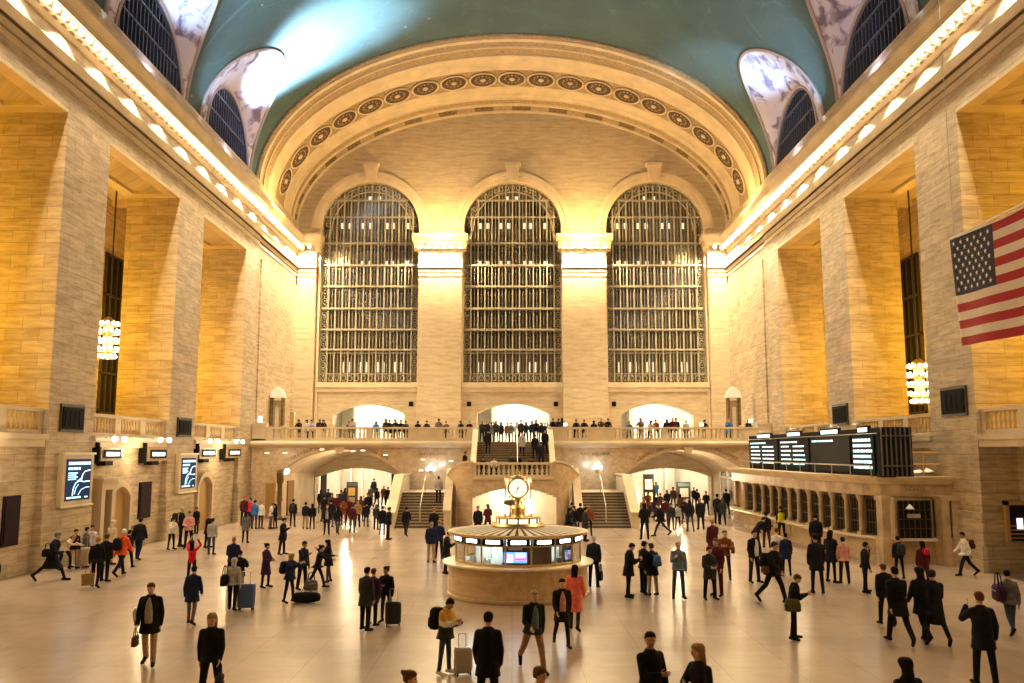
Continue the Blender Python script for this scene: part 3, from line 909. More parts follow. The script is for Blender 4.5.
# upper rooms behind the balcony arches
for k, (xa, xb) in enumerate(((-15.6, -8.6), (-3.4, 3.6), (8.8, 15.7))):
    b = MB(); b.box(xa - .2, xa, EW + 1.3, 80, ZB, 9.2); b.box(xb, xb + .2, EW + 1.3, 80, ZB, 9.2)
    b.box(xa, xb, 80, 80.2, ZB, 9.2); b.box(xa, xb, EW + 1.3, 80.2, 9.2, 9.4); b.box(xa, xb, EW, 80.2, ZB - .3, ZB)
    b.box(xa + 1.6, xa + 1.9, 77, 80, ZB, 9.2)
    struct(b, 'wall_upper_room_%d' % (k + 1), [PLASTER], 'white lit room behind balcony arch %s from left' % ('one', 'two', 'three')[k])

# ================================================================ STAIRS
CX = 0.06
def steps_mb(x0, x1, y0, z0, n, rise, tread, into=1):
    b = MB()
    for k in range(n):
        b.cur = 0; b.box(x0, x1, y0 + k * tread, y0 + n * tread + .3, z0 + k * rise, z0 + (k + 1) * rise - .035)
        b.cur = 1; b.box(x0, x1, y0 + k * tread - .03, y0 + (k + 1) * tread + .02, z0 + (k + 1) * rise - .035, z0 + (k + 1) * rise)
    return b
stairs = thing('grand_staircase', 'wide dark marble double staircase with curved stone parapets in front of the east balcony', 'staircase', (0, 0, 0))
for s in (-1, 1):
    xi, xo = 4.25, 7.2
    xa, xb = sorted((CX + s * xi, CX + s * xo))
    steps_mb(xa, xb, 54.1, 0, 12, .167, .3).build('steps', [STEPM, STEPN], stairs)
    b = MB(); b.box(min(CX, xa if s > 0 else xb), max(CX, xb), 57.7, BY, 0, 2.0) if False else b.box(xa, xb, 57.7, BY, 0, 2.0)
    b.build('landing', [SMOOTH], stairs)
    # outer parapet, sloped top
    xo0 = CX + s * (xo + .02); xo1 = CX + s * (xo + .52)
    b = MB(); b.prism([(53.8, 0), (53.8, .85), (54.2, .95), (57.7, 2.95), (BY, 2.95), (BY, 0)], 'x', xo0, xo1)
    b.prism([(53.7, .85), (54.2, 1.02), (57.7, 3.02), (BY, 3.02), (BY, 3.12), (57.65, 3.12), (54.15, 1.12), (53.7, .97)], 'x', xo0 - s * .06, xo1 + s * .06)
    b.build('outer_parapet', [SMOOTH], stairs)
    # inner parapet of the flight, rising to the upper landing
    b = MB(); xi0 = CX + s * (xi - .02); xi1 = CX + s * (xi - .42)
    b.prism([(53.9, 0), (53.9, .95), (56.0, 2.6), (57.4, 3.35), (57.6, 3.35), (57.6, 0)], 'x', xi0, xi1)
    b.prism([(53.8, .95), (56.0, 2.66), (57.4, 3.42), (57.4, 3.54), (55.95, 2.78), (53.75, 1.08)], 'x', xi0 + s * .05, xi1 - s * .05)
    b.build('inner_parapet', [SMOOTH], stairs)
    # side steps to the upper landing
    b = MB()
    for k in range(6):
        xa_, xb_ = sorted((CX + s * (4.2 - k * .3), CX + s * 2.3)); b.box(xa_, xb_, 57.6, 61.0, 2.0 + k * .158, 2.0 + (k + 1) * .158)
    b.build('side_steps', [STEPM], stairs)
    # thin handrail
    b = MB(); hx = CX + s * 5.75
    b.tube([(hx, 54.7, .35), (hx, 54.7, 1.25), (hx, 57.9, 3.05), (hx, 57.9, 2.0)], .035, 6)
    b.build('handrail', [STEEL], stairs)
# bow wall with arched door
b = MB()
out = [(-4.2, 0), (-2.45, 0), (-2.45, 1.75)] + arch(-2.45, 2.75, 1.75, 2.35, 14)[1:-1] + [(2.75, 1.75), (2.75, 0), (4.3, 0), (4.3, 2.95), (-4.2, 2.95)]
v, f = plate(out, [], 0, .5)
def bow(x): 
    q = max(0, abs(x - CX) - 2.4); return 55.0 + .55 * q * q / 1.2
# resample: build the bow wall from vertical slices
N_ = 44; xs = [-4.2 + 8.5 * i / N_ for i in range(N_ + 1)]
ap = arch(-2.45, 2.75, 1.75, 2.35, 40)
def opening(x):
    if x <= -2.45 or x >= 2.75: return 0
    for i in range(len(ap) - 1):
        if ap[i][0] <= x <= ap[i + 1][0]: return ap[i][1]
    return 0
def topz(x):
    q = abs(x - CX)
    return 2.95 if q < 2.5 else (3.92 - max(0, q - 2.9) ** 2 * .45 if q >= 2.5 else 2.95)
b = MB()
for i in range(N_):
    xa, xb = xs[i], xs[i + 1]; xm = (xa + xb) / 2
    z0 = opening(xm); za, zb_ = topz(xa + 1e-4), topz(xb - 1e-4)
    if abs(xm - CX) >= 2.5 and abs(xa - CX) < 2.5: za = topz(xm)
    if abs(xm - CX) >= 2.5 and abs(xb - CX) < 2.5: zb_ = topz(xm)
    if abs(xm - CX) < 2.5: za = zb_ = 2.95
    ya, yb = bow(xa), bow(xb)
    vs = [(xa, ya, z0), (xb, yb, z0), (xb, yb + .45, z0), (xa, ya + .45, z0), (xa, ya, za), (xb, yb, zb_), (xb, yb + .45, zb_), (xa, ya + .45, za)]
    b.add(vs, [(0, 1, 5, 4), (1, 2, 6, 5), (2, 3, 7, 6), (3, 0, 4, 7), (4, 5, 6, 7), (3, 2, 1, 0)])
b.build('bow_wall', [MARBLE], stairs)
b = MB()
for sg in (-1, 1):
    pts = [CX + sg * (2.5 + .15 * k) for k in range(13)]
    b.strip([[(x, bow(x) - .06, topz(x) + .0), (x, bow(x) - .06, topz(x) + .12), (x, bow(x) + .5, topz(x) + .12), (x, bow(x) + .5, topz(x))] for x in pts])
b.box(CX - 2.5, CX + 2.5, 54.9, 55.5, 2.9, 3.05)
b.build('coping', [SMOOTH], stairs)
b = MB(); b.box(CX - 4.1, CX + 4.1, 57.6, 61.3, 0, 2.0); b.box(CX - 2.45, CX + 2.45, 55.1, 57.9, 2.55, 2.95); b.box(CX - 4.1, CX + 4.1, 56.6, 57.9, 2.55, 2.95)
b.build('landing', [SMOOTH], stairs)
steps_mb(CX - 2.45, CX + 2.45, 57.9, 2.95, 14, .168, .245).build('steps', [STEPM, STEPN], stairs)
for sg in (-1, 1):
    b = MB(); b.prism([(57.7, 2.0), (57.7, 3.9), (61.5, 6.2), (61.6, 6.2), (61.6, 2.0)], 'x', CX + sg * 2.45, CX + sg * 2.8)
    b.build('stair_parapet', [SMOOTH], stairs)
b = MB(); b.tube([(CX + .3, 57.9, 3.9), (CX + .3, 61.3, 6.2)], .03, 5); b.tube([(CX + .3, 57.9, 2.95), (CX + .3, 57.9, 3.9)], .03, 5); b.tube([(CX + .3, 61.3, 5.3), (CX + .3, 61.3, 6.2)], .03, 5)
b.build('handrail', [STEEL], stairs)
b = MB()   # lit niche walls behind the arched door
b.box(-3.4, 3.7, 57.4, 57.6, 0, 2.5); b.box(-3.5, -3.3, 55.6, 57.5, 0, 2.5); b.box(3.6, 3.8, 55.6, 57.5, 0, 2.5)
b.build('niche', [PLASTER], stairs)
balustrade('balustrade', 'short stone balustrade on the curved landing above the arched door', (CX - 2.45, 55.25), (CX + 2.45, 55.25), 2.98, .97,
           ((0, .03, 0), (.03, .48, 1), (.48, .52, 0), (.52, .97, 1), (.97, 1, 0)), .3)
# ================================================================ INFORMATION BOOTH
BX, BYc = 0.2, 29.4
R = 2.34
NSEG = 12
booth = thing('information_booth', 'round marble and glass information booth in the middle of the floor', 'booth', (BX, BYc, 0))
b = MB(); b.sm = False
b.lathe([(R - .02, 0), (R, .02), (R, .1), (R - .05, .12), (R - .05, .98), (R - .02, 1.0), (R - .4, 1.0), (R - .4, 0)], n=64, ring=True)
b.build('drum', [MARBLE], booth)
b = MB(); b.lathe([(R - .45, 1.0), (R + .10, 1.0), (R + .14, 1.03), (R + .14, 1.07), (R - .45, 1.09)], n=64, ring=True); b.build('counter', [mat('booth_counter', (.80, .66, .45), .25)], booth)
b = MB()
b.lathe([(R - .3, 1.08), (R - .27, 1.08), (R - .27, 1.16), (R - .3, 1.16)], n=64, ring=True)
b.lathe([(R - .31, 1.68), (R - .26, 1.68), (R - .26, 1.72), (R - .31, 1.72)], n=64, ring=True)
b.build('window_rail', [BRASS], booth)
NP = 16
for k in range(NP):
    a = 2 * PI * (k + .5) / NP
    p = MB(); r = R - .28
    p.tube([(r * math.cos(a), r * math.sin(a), 1.08), (r * math.cos(a), r * math.sin(a), 1.95)], .03, 8)
    p.build('post', [BRASS], booth)
for k in range(NP):
    a0, a1 = 2 * PI * (k + .5) / NP, 2 * PI * (k + 1.5) / NP
    am = (a0 + a1) / 2; r = R - .28
    p0 = Vector((r * math.cos(a0), r * math.sin(a0), 0)); p1 = Vector((r * math.cos(a1), r * math.sin(a1), 0))
    g = MB(); g.add([p0 + Vector((0, 0, 1.14)), p1 + Vector((0, 0, 1.14)), p1 + Vector((0, 0, 1.70)), p0 + Vector((0, 0, 1.70))], [(0, 1, 2, 3)])
    g.build('pane', [GLASS], booth)
    # header box with light tube
    m = (p0 + p1) / 2; tn = (p1 - p0).normalized(); nn = Vector((math.cos(am), math.sin(am), 0)); hl = (p1 - p0).length / 2 - .05
    h = MB(); h.obox(m + Vector((0, 0, 1.83)), tn * hl, nn * .05, Vector((0, 0, .105))); hd = h.build('header', [SIGNB], booth)
    l = MB(); l.obox(m + nn * .06 + Vector((0, 0, 1.83)), tn * hl * .66, nn * .015, Vector((0, 0, .055))); l.build('light_tube', [GLOW_C], hd)
# screens behind the glass
SCR = mat('ticket_screen_blue', (.1, .3, .8), .4, emit=(.12, .40, .95), strength=1.5)
SCW = mat('screen_white', (.9, .9, 1), .4, emit=(.85, .92, 1), strength=1.7)
SCP = mat('screen_pink', (.8, .1, .3), .4, emit=(.9, .12, .30), strength=1.5)
SCK = mat('screen_bezel', (.01, .01, .015), .4)
def monitor(ang, w, h, z, name, label):
    t = thing(name, label, 'screen', (BX + (R - .48) * math.cos(ang), BYc + (R - .48) * math.sin(ang), z), ang + PI / 2)
    # local: x along width, facing -y after rotation -> outward is -y
    m = MB(); m.box(-w / 2, w / 2, -.03, .05, -h * .25, h * 1.0); m.build('housing', [SCK], t)
    m = MB(); m.cur = 0; m.box(-w * .46, w * .46, -.045, -.03, 0, h * .62)
    m.cur = 1; m.box(-w * .42, -w * .1, -.05, -.045, h * .04, h * .5); m.box(w * .0, w * .4, -.05, -.045, h * .34, h * .58)
    m.cur = 2; m.box(-w * .36, -w * .32, -.055, -.05, h * .2, h * .52); m.box(-w * .22, -w * .18, -.055, -.05, h * .2, h * .52); m.box(-w * .05, w * .45, -.055, -.045, h * .16, h * .27)
    m.build('display', [SCR, SCW, SCP], t)
    m = MB(); m.box(-w * .28, w * .28, -.045, -.03, h * .74, h * .9); m.build('placard', [mat('placard_beige', (.6, .45, .3), .5)], t)
    m = MB(); m.box(-.05, .05, 0, .05, -(z - 1.09), -h * .2); m.build('stand', [SCK], t)
    return t
monitor(-PI / 2 - .05, .78, .52, 1.20, 'information_screen', 'wide blue and pink screen facing front inside the round booth')
monitor(-PI / 2 + .98, .40, .5, 1.20, 'information_screen', 'small blue and orange screen at the right side inside the round booth')
# dark cabinet panel in the fourth bay
b = MB(); b.obox((BX + .62, BYc - R + .62, 1.42), (.38, .08, 0), (-.03, .06, 0), (0, 0, .30)); 
b.build('leaflet_cabinet', [mat('cabinet_brown', (.08, .055, .045), .5)], None, label='dark leaflet cabinet behind the booth glass right of the blue screen', cat='cabinet')
# interior counter and shelves with leaflets
b = MB(); b.lathe([(R - .95, 0), (R - .95, .95), (R - .5, .95), (R - .5, 0)], n=32, ring=True); b.build('desk', [WHITE], booth)
b = MB()
for k in range(5):
    a = .35 + k * 1.25; b.obox((1.05 * math.cos(a), 1.05 * math.sin(a), 1.35), (.42 * math.cos(a), .42 * math.sin(a), 0), (-.015 * math.sin(a), .015 * math.cos(a), 0), (0, 0, .38))
b.build('booth_backing', [WHITE], booth)  # white panels added so the booth interior reads bright
b = MB(); b.lathe([(.42, 0), (.42, 2.0), (.4, 2.0), (.4, 0)], n=16); b.build('core_column', [WHITE], booth)
rng = random.Random(3)
LEAF = [mat('leaflet_white', (.85, .9, .9), .5), mat('leaflet_blue', (.1, .25, .5), .5), mat('leaflet_grey', (.35, .4, .42), .5)]
for k in range(26):
    a = PI + PI * (k + .5) / 26 + rng.uniform(-.03, .03)
    if abs(a - 1.5 * PI) < .2: continue
    m = MB(); m.cur = 0; r = R - .68; hh = rng.uniform(.08, .38)
    m.obox((0, 0, hh / 2), (rng.uniform(.05, .11), 0, 0), (0, .05, 0), (0, 0, hh / 2))
    m.build('leaflet_rack', [LEAF[k % 3 if rng.random() < .6 else 0]], None, label='rack of printed leaflets on the desk inside the round booth', cat='leaflets', group='leaflet racks inside the booth',
            loc=(BX + r * math.cos(a), BYc + r * math.sin(a), .955), rotz=a)
# roof: shallow slatted cone with fascia
b = MB()
b.lathe([(R - .25, 1.95), (R - .04, 1.95), (R - .02, 2.03), (R - .25, 2.03)], n=64, ring=True); b.build('fascia', [BRASS], booth)
b = MB()
for k in range(48):
    a0, a1 = 2 * PI * k / 48, 2 * PI * (k + .6) / 48
    b.add([((R - .06) * math.cos(a), (R - .06) * math.sin(a), 2.05) for a in (a0, a1)] + [(.85 * math.cos(a), .85 * math.sin(a), 2.16) for a in (a1, a0)], [(0, 1, 2, 3)])
b.build('roof_slat', [mat('roof_slats', (.50, .40, .26), .45)], booth)
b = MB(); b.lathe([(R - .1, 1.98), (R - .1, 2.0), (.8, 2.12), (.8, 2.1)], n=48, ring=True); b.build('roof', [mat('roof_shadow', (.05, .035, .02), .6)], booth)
b = MB(); b.lathe([(.6, 2.1), (.86, 2.1), (.88, 2.2), (.82, 2.28), (.3, 2.3)], n=48); b.build('roof_crown', [BRASS], booth)

# clock on the booth
clock = thing('clock', 'four-faced brass clock with glowing round dials on top of the information booth', 'clock', (BX, BYc, 2.29), PI * 0.0)
b = MB(); b.sm = True
b.lathe([(.34, 0), (.34, .06), (.24, .1), (.22, .42), (.27, .46), (.24, .52), (.16, .56), (.14, .66), (.22, .70), (.26, .74), (.2, .8), (.28, .84)], n=24)
b.build('pedestal', [BRASS], clock)
b = MB(); b.lathe([(.70, .0), (.70, .14), (.68, .14), (.68, 0)], n=40, ring=True); b.build('lit_drum', [mat('drum_glass', (1, .9, .7), .4, emit=(1, .85, .58), strength=1.2)], clock)
for k in range(12):
    a = 2 * PI * k / 12
    m = MB(); m.box(-.025, .025, -.02, .02, -.01, .16); o = m.build('drum_post', [BRONZE], clock, loc=(.715 * math.cos(a), .715 * math.sin(a), 0), rotz=a + PI / 2)
b = MB(); b.lathe([(.74, .14), (.74, .18), (.5, .2)], n=40); b.build('drum_rim', [BRASS], clock)
ZC = 1.13
for k in range(4):
    a = -PI / 2 + k * PI / 2
    f = link('dial', None, clock); bpy.data.objects.remove(f)
    def R_(p, a=a):   # local: x right, y up on the dial, z outward
        n_ = Vector((math.cos(a), math.sin(a), 0)); r_ = Vector((-math.sin(a), math.cos(a), 0))
        return n_ * (.36 + p[2]) + r_ * p[0] + Vector((0, 0, ZC + p[1]))
    m = MB(); c_ = [R_((.30 * math.cos(t), .30 * math.sin(t), .05)) for t in [2 * PI * j / 32 for j in range(32)]]
    c2 = [R_((.30 * math.cos(t), .30 * math.sin(t), -.12)) for t in [2 * PI * j / 32 for j in range(32)]]
    m.loft([c2, c_]); d = m.build('dial', [mat('opal_dial', (1, .97, .85), .4, emit=(1, .95, .78), strength=.85)], clock)
    m = MB(); m.loft([[R_(((.325 + .035 * math.cos(q)) * math.cos(t), (.325 + .035 * math.cos(q)) * math.sin(t), .05 + .035 * math.sin(q))) for q in [2 * PI * j / 6 for j in range(6)]] for t in [2 * PI * j / 32 for j in range(32)]], close=True)
    m.build('bezel', [BRASS], d)
    m = MB()
    for j in range(12):
        t = 2 * PI * j / 12; c1 = .25; 
        m.add([R_((c1 * math.cos(t) + dx * math.cos(t) - dy * math.sin(t), c1 * math.sin(t) + dx * math.sin(t) + dy * math.cos(t), .056)) for dx, dy in ((-.03, -.008), (.03, -.008), (.03, .008), (-.03, .008))], [(0, 1, 2, 3)])
    m.build('hour_mark', [BLACK], d)
    m = MB()
    for (ex, ey, w_) in ((.055, .09, .02), (-.10, -.20, .014), (-.05, -.13, .022)):
        v_ = Vector((ex, ey)); n2 = Vector((-ey, ex)).normalized() * w_
        m.add([R_((n2.x, n2.y, .062)), R_((-n2.x, -n2.y, .062)), R_((ex, ey, .062))], [(0, 1, 2)])
    m.build('hand', [BLACK], d)
b = MB(); b.sm = True
for a in (PI / 4, 3 * PI / 4, 5 * PI / 4, 7 * PI / 4):
    b.tube([(.40 * math.cos(a), .40 * math.sin(a), ZC - .33), (.42 * math.cos(a), .42 * math.sin(a), ZC), (.40 * math.cos(a), .40 * math.sin(a), ZC + .33)], .04, 6)
b.lathe([(.3, .80), (.34, .84), (.2, .9), (.2, ZC + .25), (.34, ZC + .33), (.2, ZC + .38), (.06, ZC + .42), (.09, ZC + .48), (.02, ZC + .56)], n=20)
b.build('clock_case', [BRASS], clock)
for sx in (-.42, .43):
    t = thing('globe_lamp', 'glowing globe lamp beside the clock pedestal, the one %s of it' % ('left' if sx < 0 else 'right'), 'lamp', (BX + sx, BYc - .3, 2.49))
    b = MB(); b.sm = True; b.lathe([(.06, -.04), (.03, .0), (.03, .1), (.06, .12)], n=10); b.build('stem', [BRASS], t)
    b = MB(); b.sm = True; b.ball((0, 0, .24), .13, 14, 10); b.build('globe', [mat('globe_glow', (1, .9, .7), .5, emit=(1, .9, .7), strength=4)], t)
# loudspeaker horn / round dark bowl at the left of the clock
b = MB(); b.sm = True; b.lathe([(.02, 0), (.2, .05), (.22, .18), (.16, .2)], n=16)
b.build('brass_bowl', [mat('old_brass', (.25, .2, .12), .5, metal=.7)], None, label='dark round brass bowl on the booth roof left of the clock pedestal', cat='bowl', loc=(BX - .26, BYc - .5, 2.85))
b = MB(); b.tube([(BX - .26, BYc - .5, 2.3), (BX - .26, BYc - .5, 2.9)], .03, 6)
o = b.build('bowl_stand', [BRASS], None, label='thin brass stand carrying the dark bowl on the booth roof', cat='stand')

# ================================================================ TICKET OFFICE
OX = 14.6
ofc = thing('ticket_office', 'long marble ticket office with columned windows along the right wall', 'ticket office', (0, 0, 0))
curve = [(14.53, 58.0), (14.53, 54.0), (14.55, 50.0), (14.58, 46.5), (14.65, 43.5), (14.8, 41.5), (15.02, 39.8), (15.3, 38.4), (15.7, 37.5), (16.3, 37.0), (17.0, 36.85), (W + .3, 36.75)]
OFM = mat('old_marble', (.44, .31, .17), .4, vary=.3, scale=1.6, bump=.05)
def wall_along(pts, z0, z1, off0, off1, m, name, parent, mats=None):
    """extrude profile along plan curve; off = outward offset (towards -x / -y)"""
    b = MB(); nrm = []
    for i, p in enumerate(pts):
        d = Vector(pts[min(i + 1, len(pts) - 1)]) - Vector(pts[max(i - 1, 0)]); d.normalize()
        nrm.append(Vector((d.y, -d.x)) if True else None)
    rings = []
    for p, n_ in zip(pts, nrm):
        if n_.x > 0 and abs(n_.x) > .5: n_ = -n_
        if n_.y > 0: n_ = -n_
        rings.append([(p[0] + n_.x * o_, p[1] + n_.y * o_, z) for o_, z in m])
    b.loft(rings); return b.build(name, mats or [OFM], parent)
for i in range(len(curve)):
    pass
prof = lambda o0, o1, z0, z1: [(o0, z0), (o1, z0), (o1, z1), (o0, z1)]
wall_along(curve, 0, 0, 0, 0, prof(-.5, 0, 0, .95), 'base', ofc)
wall_along(curve, 0, 0, 0, 0, prof(-.5, .10, 0, .22), 'base_course', ofc)
wall_along(curve, 0, 0, 0, 0, prof(-.5, .28, .95, 1.05), 'counter', ofc, [mat('pale_counter', (.72, .58, .40), .3)])
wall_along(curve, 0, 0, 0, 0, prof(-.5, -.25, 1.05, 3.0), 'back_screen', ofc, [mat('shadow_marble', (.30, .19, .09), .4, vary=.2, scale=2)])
wall_along(curve, 0, 0, 0, 0, prof(-.5, .05, 2.75, 3.25), 'frieze', ofc)
wall_along(curve, 0, 0, 0, 0, [(-.5, 3.25), (.12, 3.25), (.30, 3.48), (.34, 3.58), (-.5, 3.58)], 'cornice', ofc, [mat('office_cornice', (.62, .47, .28), .4, vary=.15, scale=1.5)])
b = MB(); b.add([(c_[0] + .3, c_[1] + .3, 3.5) for c_ in curve] + [(W + 1, 36.8, 3.5), (W + 1, 58, 3.5)], [tuple(range(len(curve) + 2))]); b.build('roof', [OFM], ofc)
b = MB(); b.box(OX, W + .1, 57.6, 58.0, 0, 3.5); b.build('end_wall', [OFM], ofc)
# columns and windows
GRL = mat('bronze_grille', (.10, .07, .04), .45, metal=.5)
def curve_at(px):
    best = None
    for i in range(len(curve) - 1):
        p, q = Vector(curve[i]), Vector(curve[i + 1])
        for j in range(60):
            c_ = p.lerp(q, j / 60); u = 512 + F_PX * c_.x / (c_.y * CC + (2.0 - CAM_H) * SS)
            if best is None or abs(u - px) < best[0]: best = (abs(u - px), c_.copy(), (q - p).normalized())
    return best[1], best[2]
cpx = [745, 754.5, 763, 771.5, 780, 789.5, 799, 809.5, 821, 833, 846.5, 861]
spots_ = [curve_at(p) for p in cpx] + [curve_at(877)]
colm = MB(); colm.box(-.16, .16, -.16, .16, 0, .12); colm.sm = True; colm.lathe([(.15, .12), (.12, .2), (.11, 1.4), (.13, 1.45), (.19, 1.6), (.19, 1.7)], n=12)
COLM = colm.mesh('column', [OFM])
for k, (p, tn) in enumerate(spots_[:-1]):
    link('column', COLM, ofc, loc=(p.x + .02, p.y, 1.05), rotz=math.atan2(tn.y, tn.x))
    q = spots_[k + 1][0]
    m_ = (p + q) / 2; d_ = (q - p); wd = d_.length - .42; d_.normalize(); nn_ = Vector((d_.y, -d_.x))
    if nn_.x > 0: nn_ = -nn_
    D3, N3 = Vector((d_.x, d_.y, 0)), Vector((nn_.x, nn_.y, 0)); M3 = Vector((m_.x, m_.y, 0)) - N3 * .14
    w = MB(); w.cur = 0; w.obox(M3 + Vector((0, 0, 1.86)), D3 * wd / 2, N3 * .02, Vector((0, 0, .8)))
    w.cur = 1
    for j in range(4): w.obox(M3 + N3 * .05 + D3 * (wd * (j / 3 - .5)) + Vector((0, 0, 1.86)), D3 * .012, N3 * .01, Vector((0, 0, .8)))
    for z in (1.1, 1.6, 2.1, 2.62): w.obox(M3 + N3 * .05 + Vector((0, 0, z)), D3 * wd / 2, N3 * .015, Vector((0, 0, .02)))
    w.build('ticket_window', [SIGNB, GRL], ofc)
# leaning rail in front of the counter
b = MB(); b.tube([(OX - .5, 57.0, .98), (OX - .5, 42.0, .98)], .035, 6)
for k in range(6): b.tube([(OX - .5, 57 - k * 3, 0), (OX - .5, 57 - k * 3, .98)], .03, 6)
b.build('brass_rail', [BRASS], ofc)
# near end: broad window, pilasters, cash machine
X0, _ = at_y(893, 520, 37.3); X1, _ = at_y(925, 520, 37.3)
ZN = lambda py, Y=37.3: at_y(900, py, Y)[1]
yb_ = 36.9
b = MB(); b.box(X0 - .12, X1 + .12, yb_ - .05, yb_ + .4, ZN(540), ZN(497)); b.build('window_surround', [OFM], ofc)
b = MB(); b.cur = 0; b.box(X0, X1, yb_ - .1, yb_ - .04, ZN(537), ZN(500)); b.cur = 1
for k in range(7):
    x = X0 + (X1 - X0) * k / 6; b.box(x - .02, x + .02, yb_ - .15, yb_ - .1, ZN(537), ZN(500))
for k in range(5):
    z = ZN(537) + (ZN(500) - ZN(537)) * k / 4; b.box(X0, X1, yb_ - .15, yb_ - .1, z - .015, z + .015)
nw = b.build('barred_window', [SIGNB, GRL], ofc)
b = MB(); b.box(X0 + .35, X1 - .45, yb_ - .2, yb_ - .15, ZN(517), ZN(513)); b.build('notice', [STEEL], nw)
b = MB(); b.lathe([(.02, .2), (.14, .06), (.17, 0)], (X0 + .42, yb_ - .3, ZN(508)), 12); b.build('hanging_lamp', [WHITE], nw)
for px in (882, 941, 951, 972):
    x, _ = at_y(px, 520, 36.6)
    b = MB(); b.sm = False; b.box(x - .16, x + .16, 36.15, 36.75, .95, 2.75); b.box(x - .2, x + .2, 36.1, 36.8, 2.62, 2.8); b.box(x - .2, x + .2, 36.1, 36.8, .95, 1.1); b.box(x - .22, x + .22, 36.1, 36.8, 0, .95)
    b.build('pilaster', [OFM], ofc)
text_mb('TICKETS', .2, flat_place((X0 + X1) / 2, 3.0, 36.62), .03).build('inscription', [INC], ofc)
xa_, _ = at_y(957, 520, 36.4); xb_, _ = at_y(968, 520, 36.4)
t = thing('cash_machine', 'small bronze machine with a lit screen on the near end of the ticket office', 'machine', ((xa_ + xb_) / 2, 35.98, 1.15))
w_ = (xb_ - xa_) / 2
b = MB(); b.box(-w_, w_, -.12, .2, 0, 1.15); b.build('housing', [mat('bronze_box', (.22, .13, .05), .4)], t)
b = MB(); b.box(-w_ * .8, w_ * .8, -.15, -.1, .85, 1.05); b.build('hood', [OFM], t)
b = MB(); b.box(-.07, .07, -.14, -.12, .45, .58); b.build('display', [SCW], t)
b = MB(); b.box(-.12, .12, -.2, -.12, .2, .26); b.build('tray', [STEEL], t)

# departure board on the ticket office
DX = 15.45
brd = thing('departure_board', 'long black train departure board on top of the ticket office', 'departure board', (0, 0, 0))
YB = lambda px: at_x(px, 455, DX)[0]
ZL, ZH = 3.70, 5.62
edges = [749.6, 779.5, 811, 852.4, 877]
b = MB(); b.box(DX, DX + 1.0, YB(877), YB(749.6), 3.55, ZH); b.build('cabinet', [BLACK], brd)
b = MB(); b.box(DX, DX + 1.35, YB(877) - .35, YB(877), 3.55, ZH + .02); b.build('end_cabinet', [BLACK], brd)
b = MB()
for k in range(7):
    x = DX + .05 + k * .2; b.box(x - .03, x + .03, YB(877) - .42, YB(877) - .34, 3.6, ZH)
b.box(DX, DX + 1.4, YB(877) - .48, YB(877) - .42, 5.25, 5.3); b.box(DX, DX + 1.4, YB(877) - .48, YB(877) - .42, 4.0, 4.05)
b.build('end_rib', [mat('dull_iron', (.12, .11, .1), .5, metal=.3)], brd)
rng = random.Random(5)
for k in range(4):
    y1, y0 = YB(edges[k]) - .15, YB(edges[k + 1]) + .15
    b = MB(); b.box(DX - .06, DX, y0, y1, ZL, 5.35); pn = b.build('panel', [mat('board_panel%d' % (k == 2), (.03, .03, .03) if k == 2 else (.010, .010, .012), .7, spec=.08)], brd)
    hm = MB(); hw = (y1 - y0) * .22; yc = (y0 + y1) / 2 - (.0 if k else .2)
    hm.box(DX - .03, DX + .1, yc - hw - .1, yc + hw + .1, 5.40, 5.74); hm.build('header_box', [BLACK], pn)
    hm = MB(); y = yc - hw
    while y < yc + hw - .1:
        w_ = rng.uniform(.14, .3); hm.box(DX - .05, DX - .03, y, min(y + w_, yc + hw), 5.47, 5.66); y += w_ + .035
    hm.build('header_lettering', [GLOW_S], pn)
    tx = MB()
    rows = 6
    for r_ in range(rows):
        z = 5.18 - r_ * .235
        if k == 2 and r_: break
        cols = [(0.08, .42), (.5, .9)] if k < 2 else ([(.05, .62)] if k == 2 else [(.06, .95)])
        if k < 2 and r_ == 0: cols = [(.06, .66)]
        for (a_, c_) in cols:
            y = y1 - a_ * (y1 - y0)
            yend = y1 - c_ * (y1 - y0) + rng.uniform(0, .3)
            while y > yend:
                w_ = rng.uniform(.06, .13) * (1 if k < 3 else .8)
                hh = .085 if k < 3 else .13
                tx.box(DX - .075, DX - .06, y - w_, y, z - hh, z); y -= w_ + rng.choice((.03, .03, .09))
    tx.build('lettering', [GLOW_S], pn)
b = MB()
b.tube([(DX - .45, YB(749.6), 4.02), (DX - .45, YB(877) - .4, 4.02)], .03, 6); b.tube([(DX - .12, YB(749.6), 5.38), (DX - .12, YB(877) - .4, 5.38)], .02, 6)
for k in range(10):
    y = YB(749.6) + (YB(877) - .4 - YB(749.6)) * k / 9; b.tube([(DX - .45, y, 3.55), (DX - .45, y, 4.02)], .025, 6)
b.build('guard_rail', [mat('grey_rail', (.35, .33, .3), .4, metal=.5)], brd)
# lights on top of the board
for k, px in enumerate((765, 797, 838, 862)):
    y = YB(px); t = thing('board_lamp', 'small metal picture lamp on top of the departure board', 'lamp', (DX - .1, y, ZH + .12), group='lamps on the departure board')
    b = MB(); b.tube([(0.2, 0, -.1), (.1, 0, .12), (-.15, 0, .12)], .025, 6); b.build('arm', [STEEL], t)
    b = MB(); b.lathe([(.02, .1), (.1, .0), (.11, -.03)], (-.2, 0, .06), 10); b.build('shade', [STEEL], t)
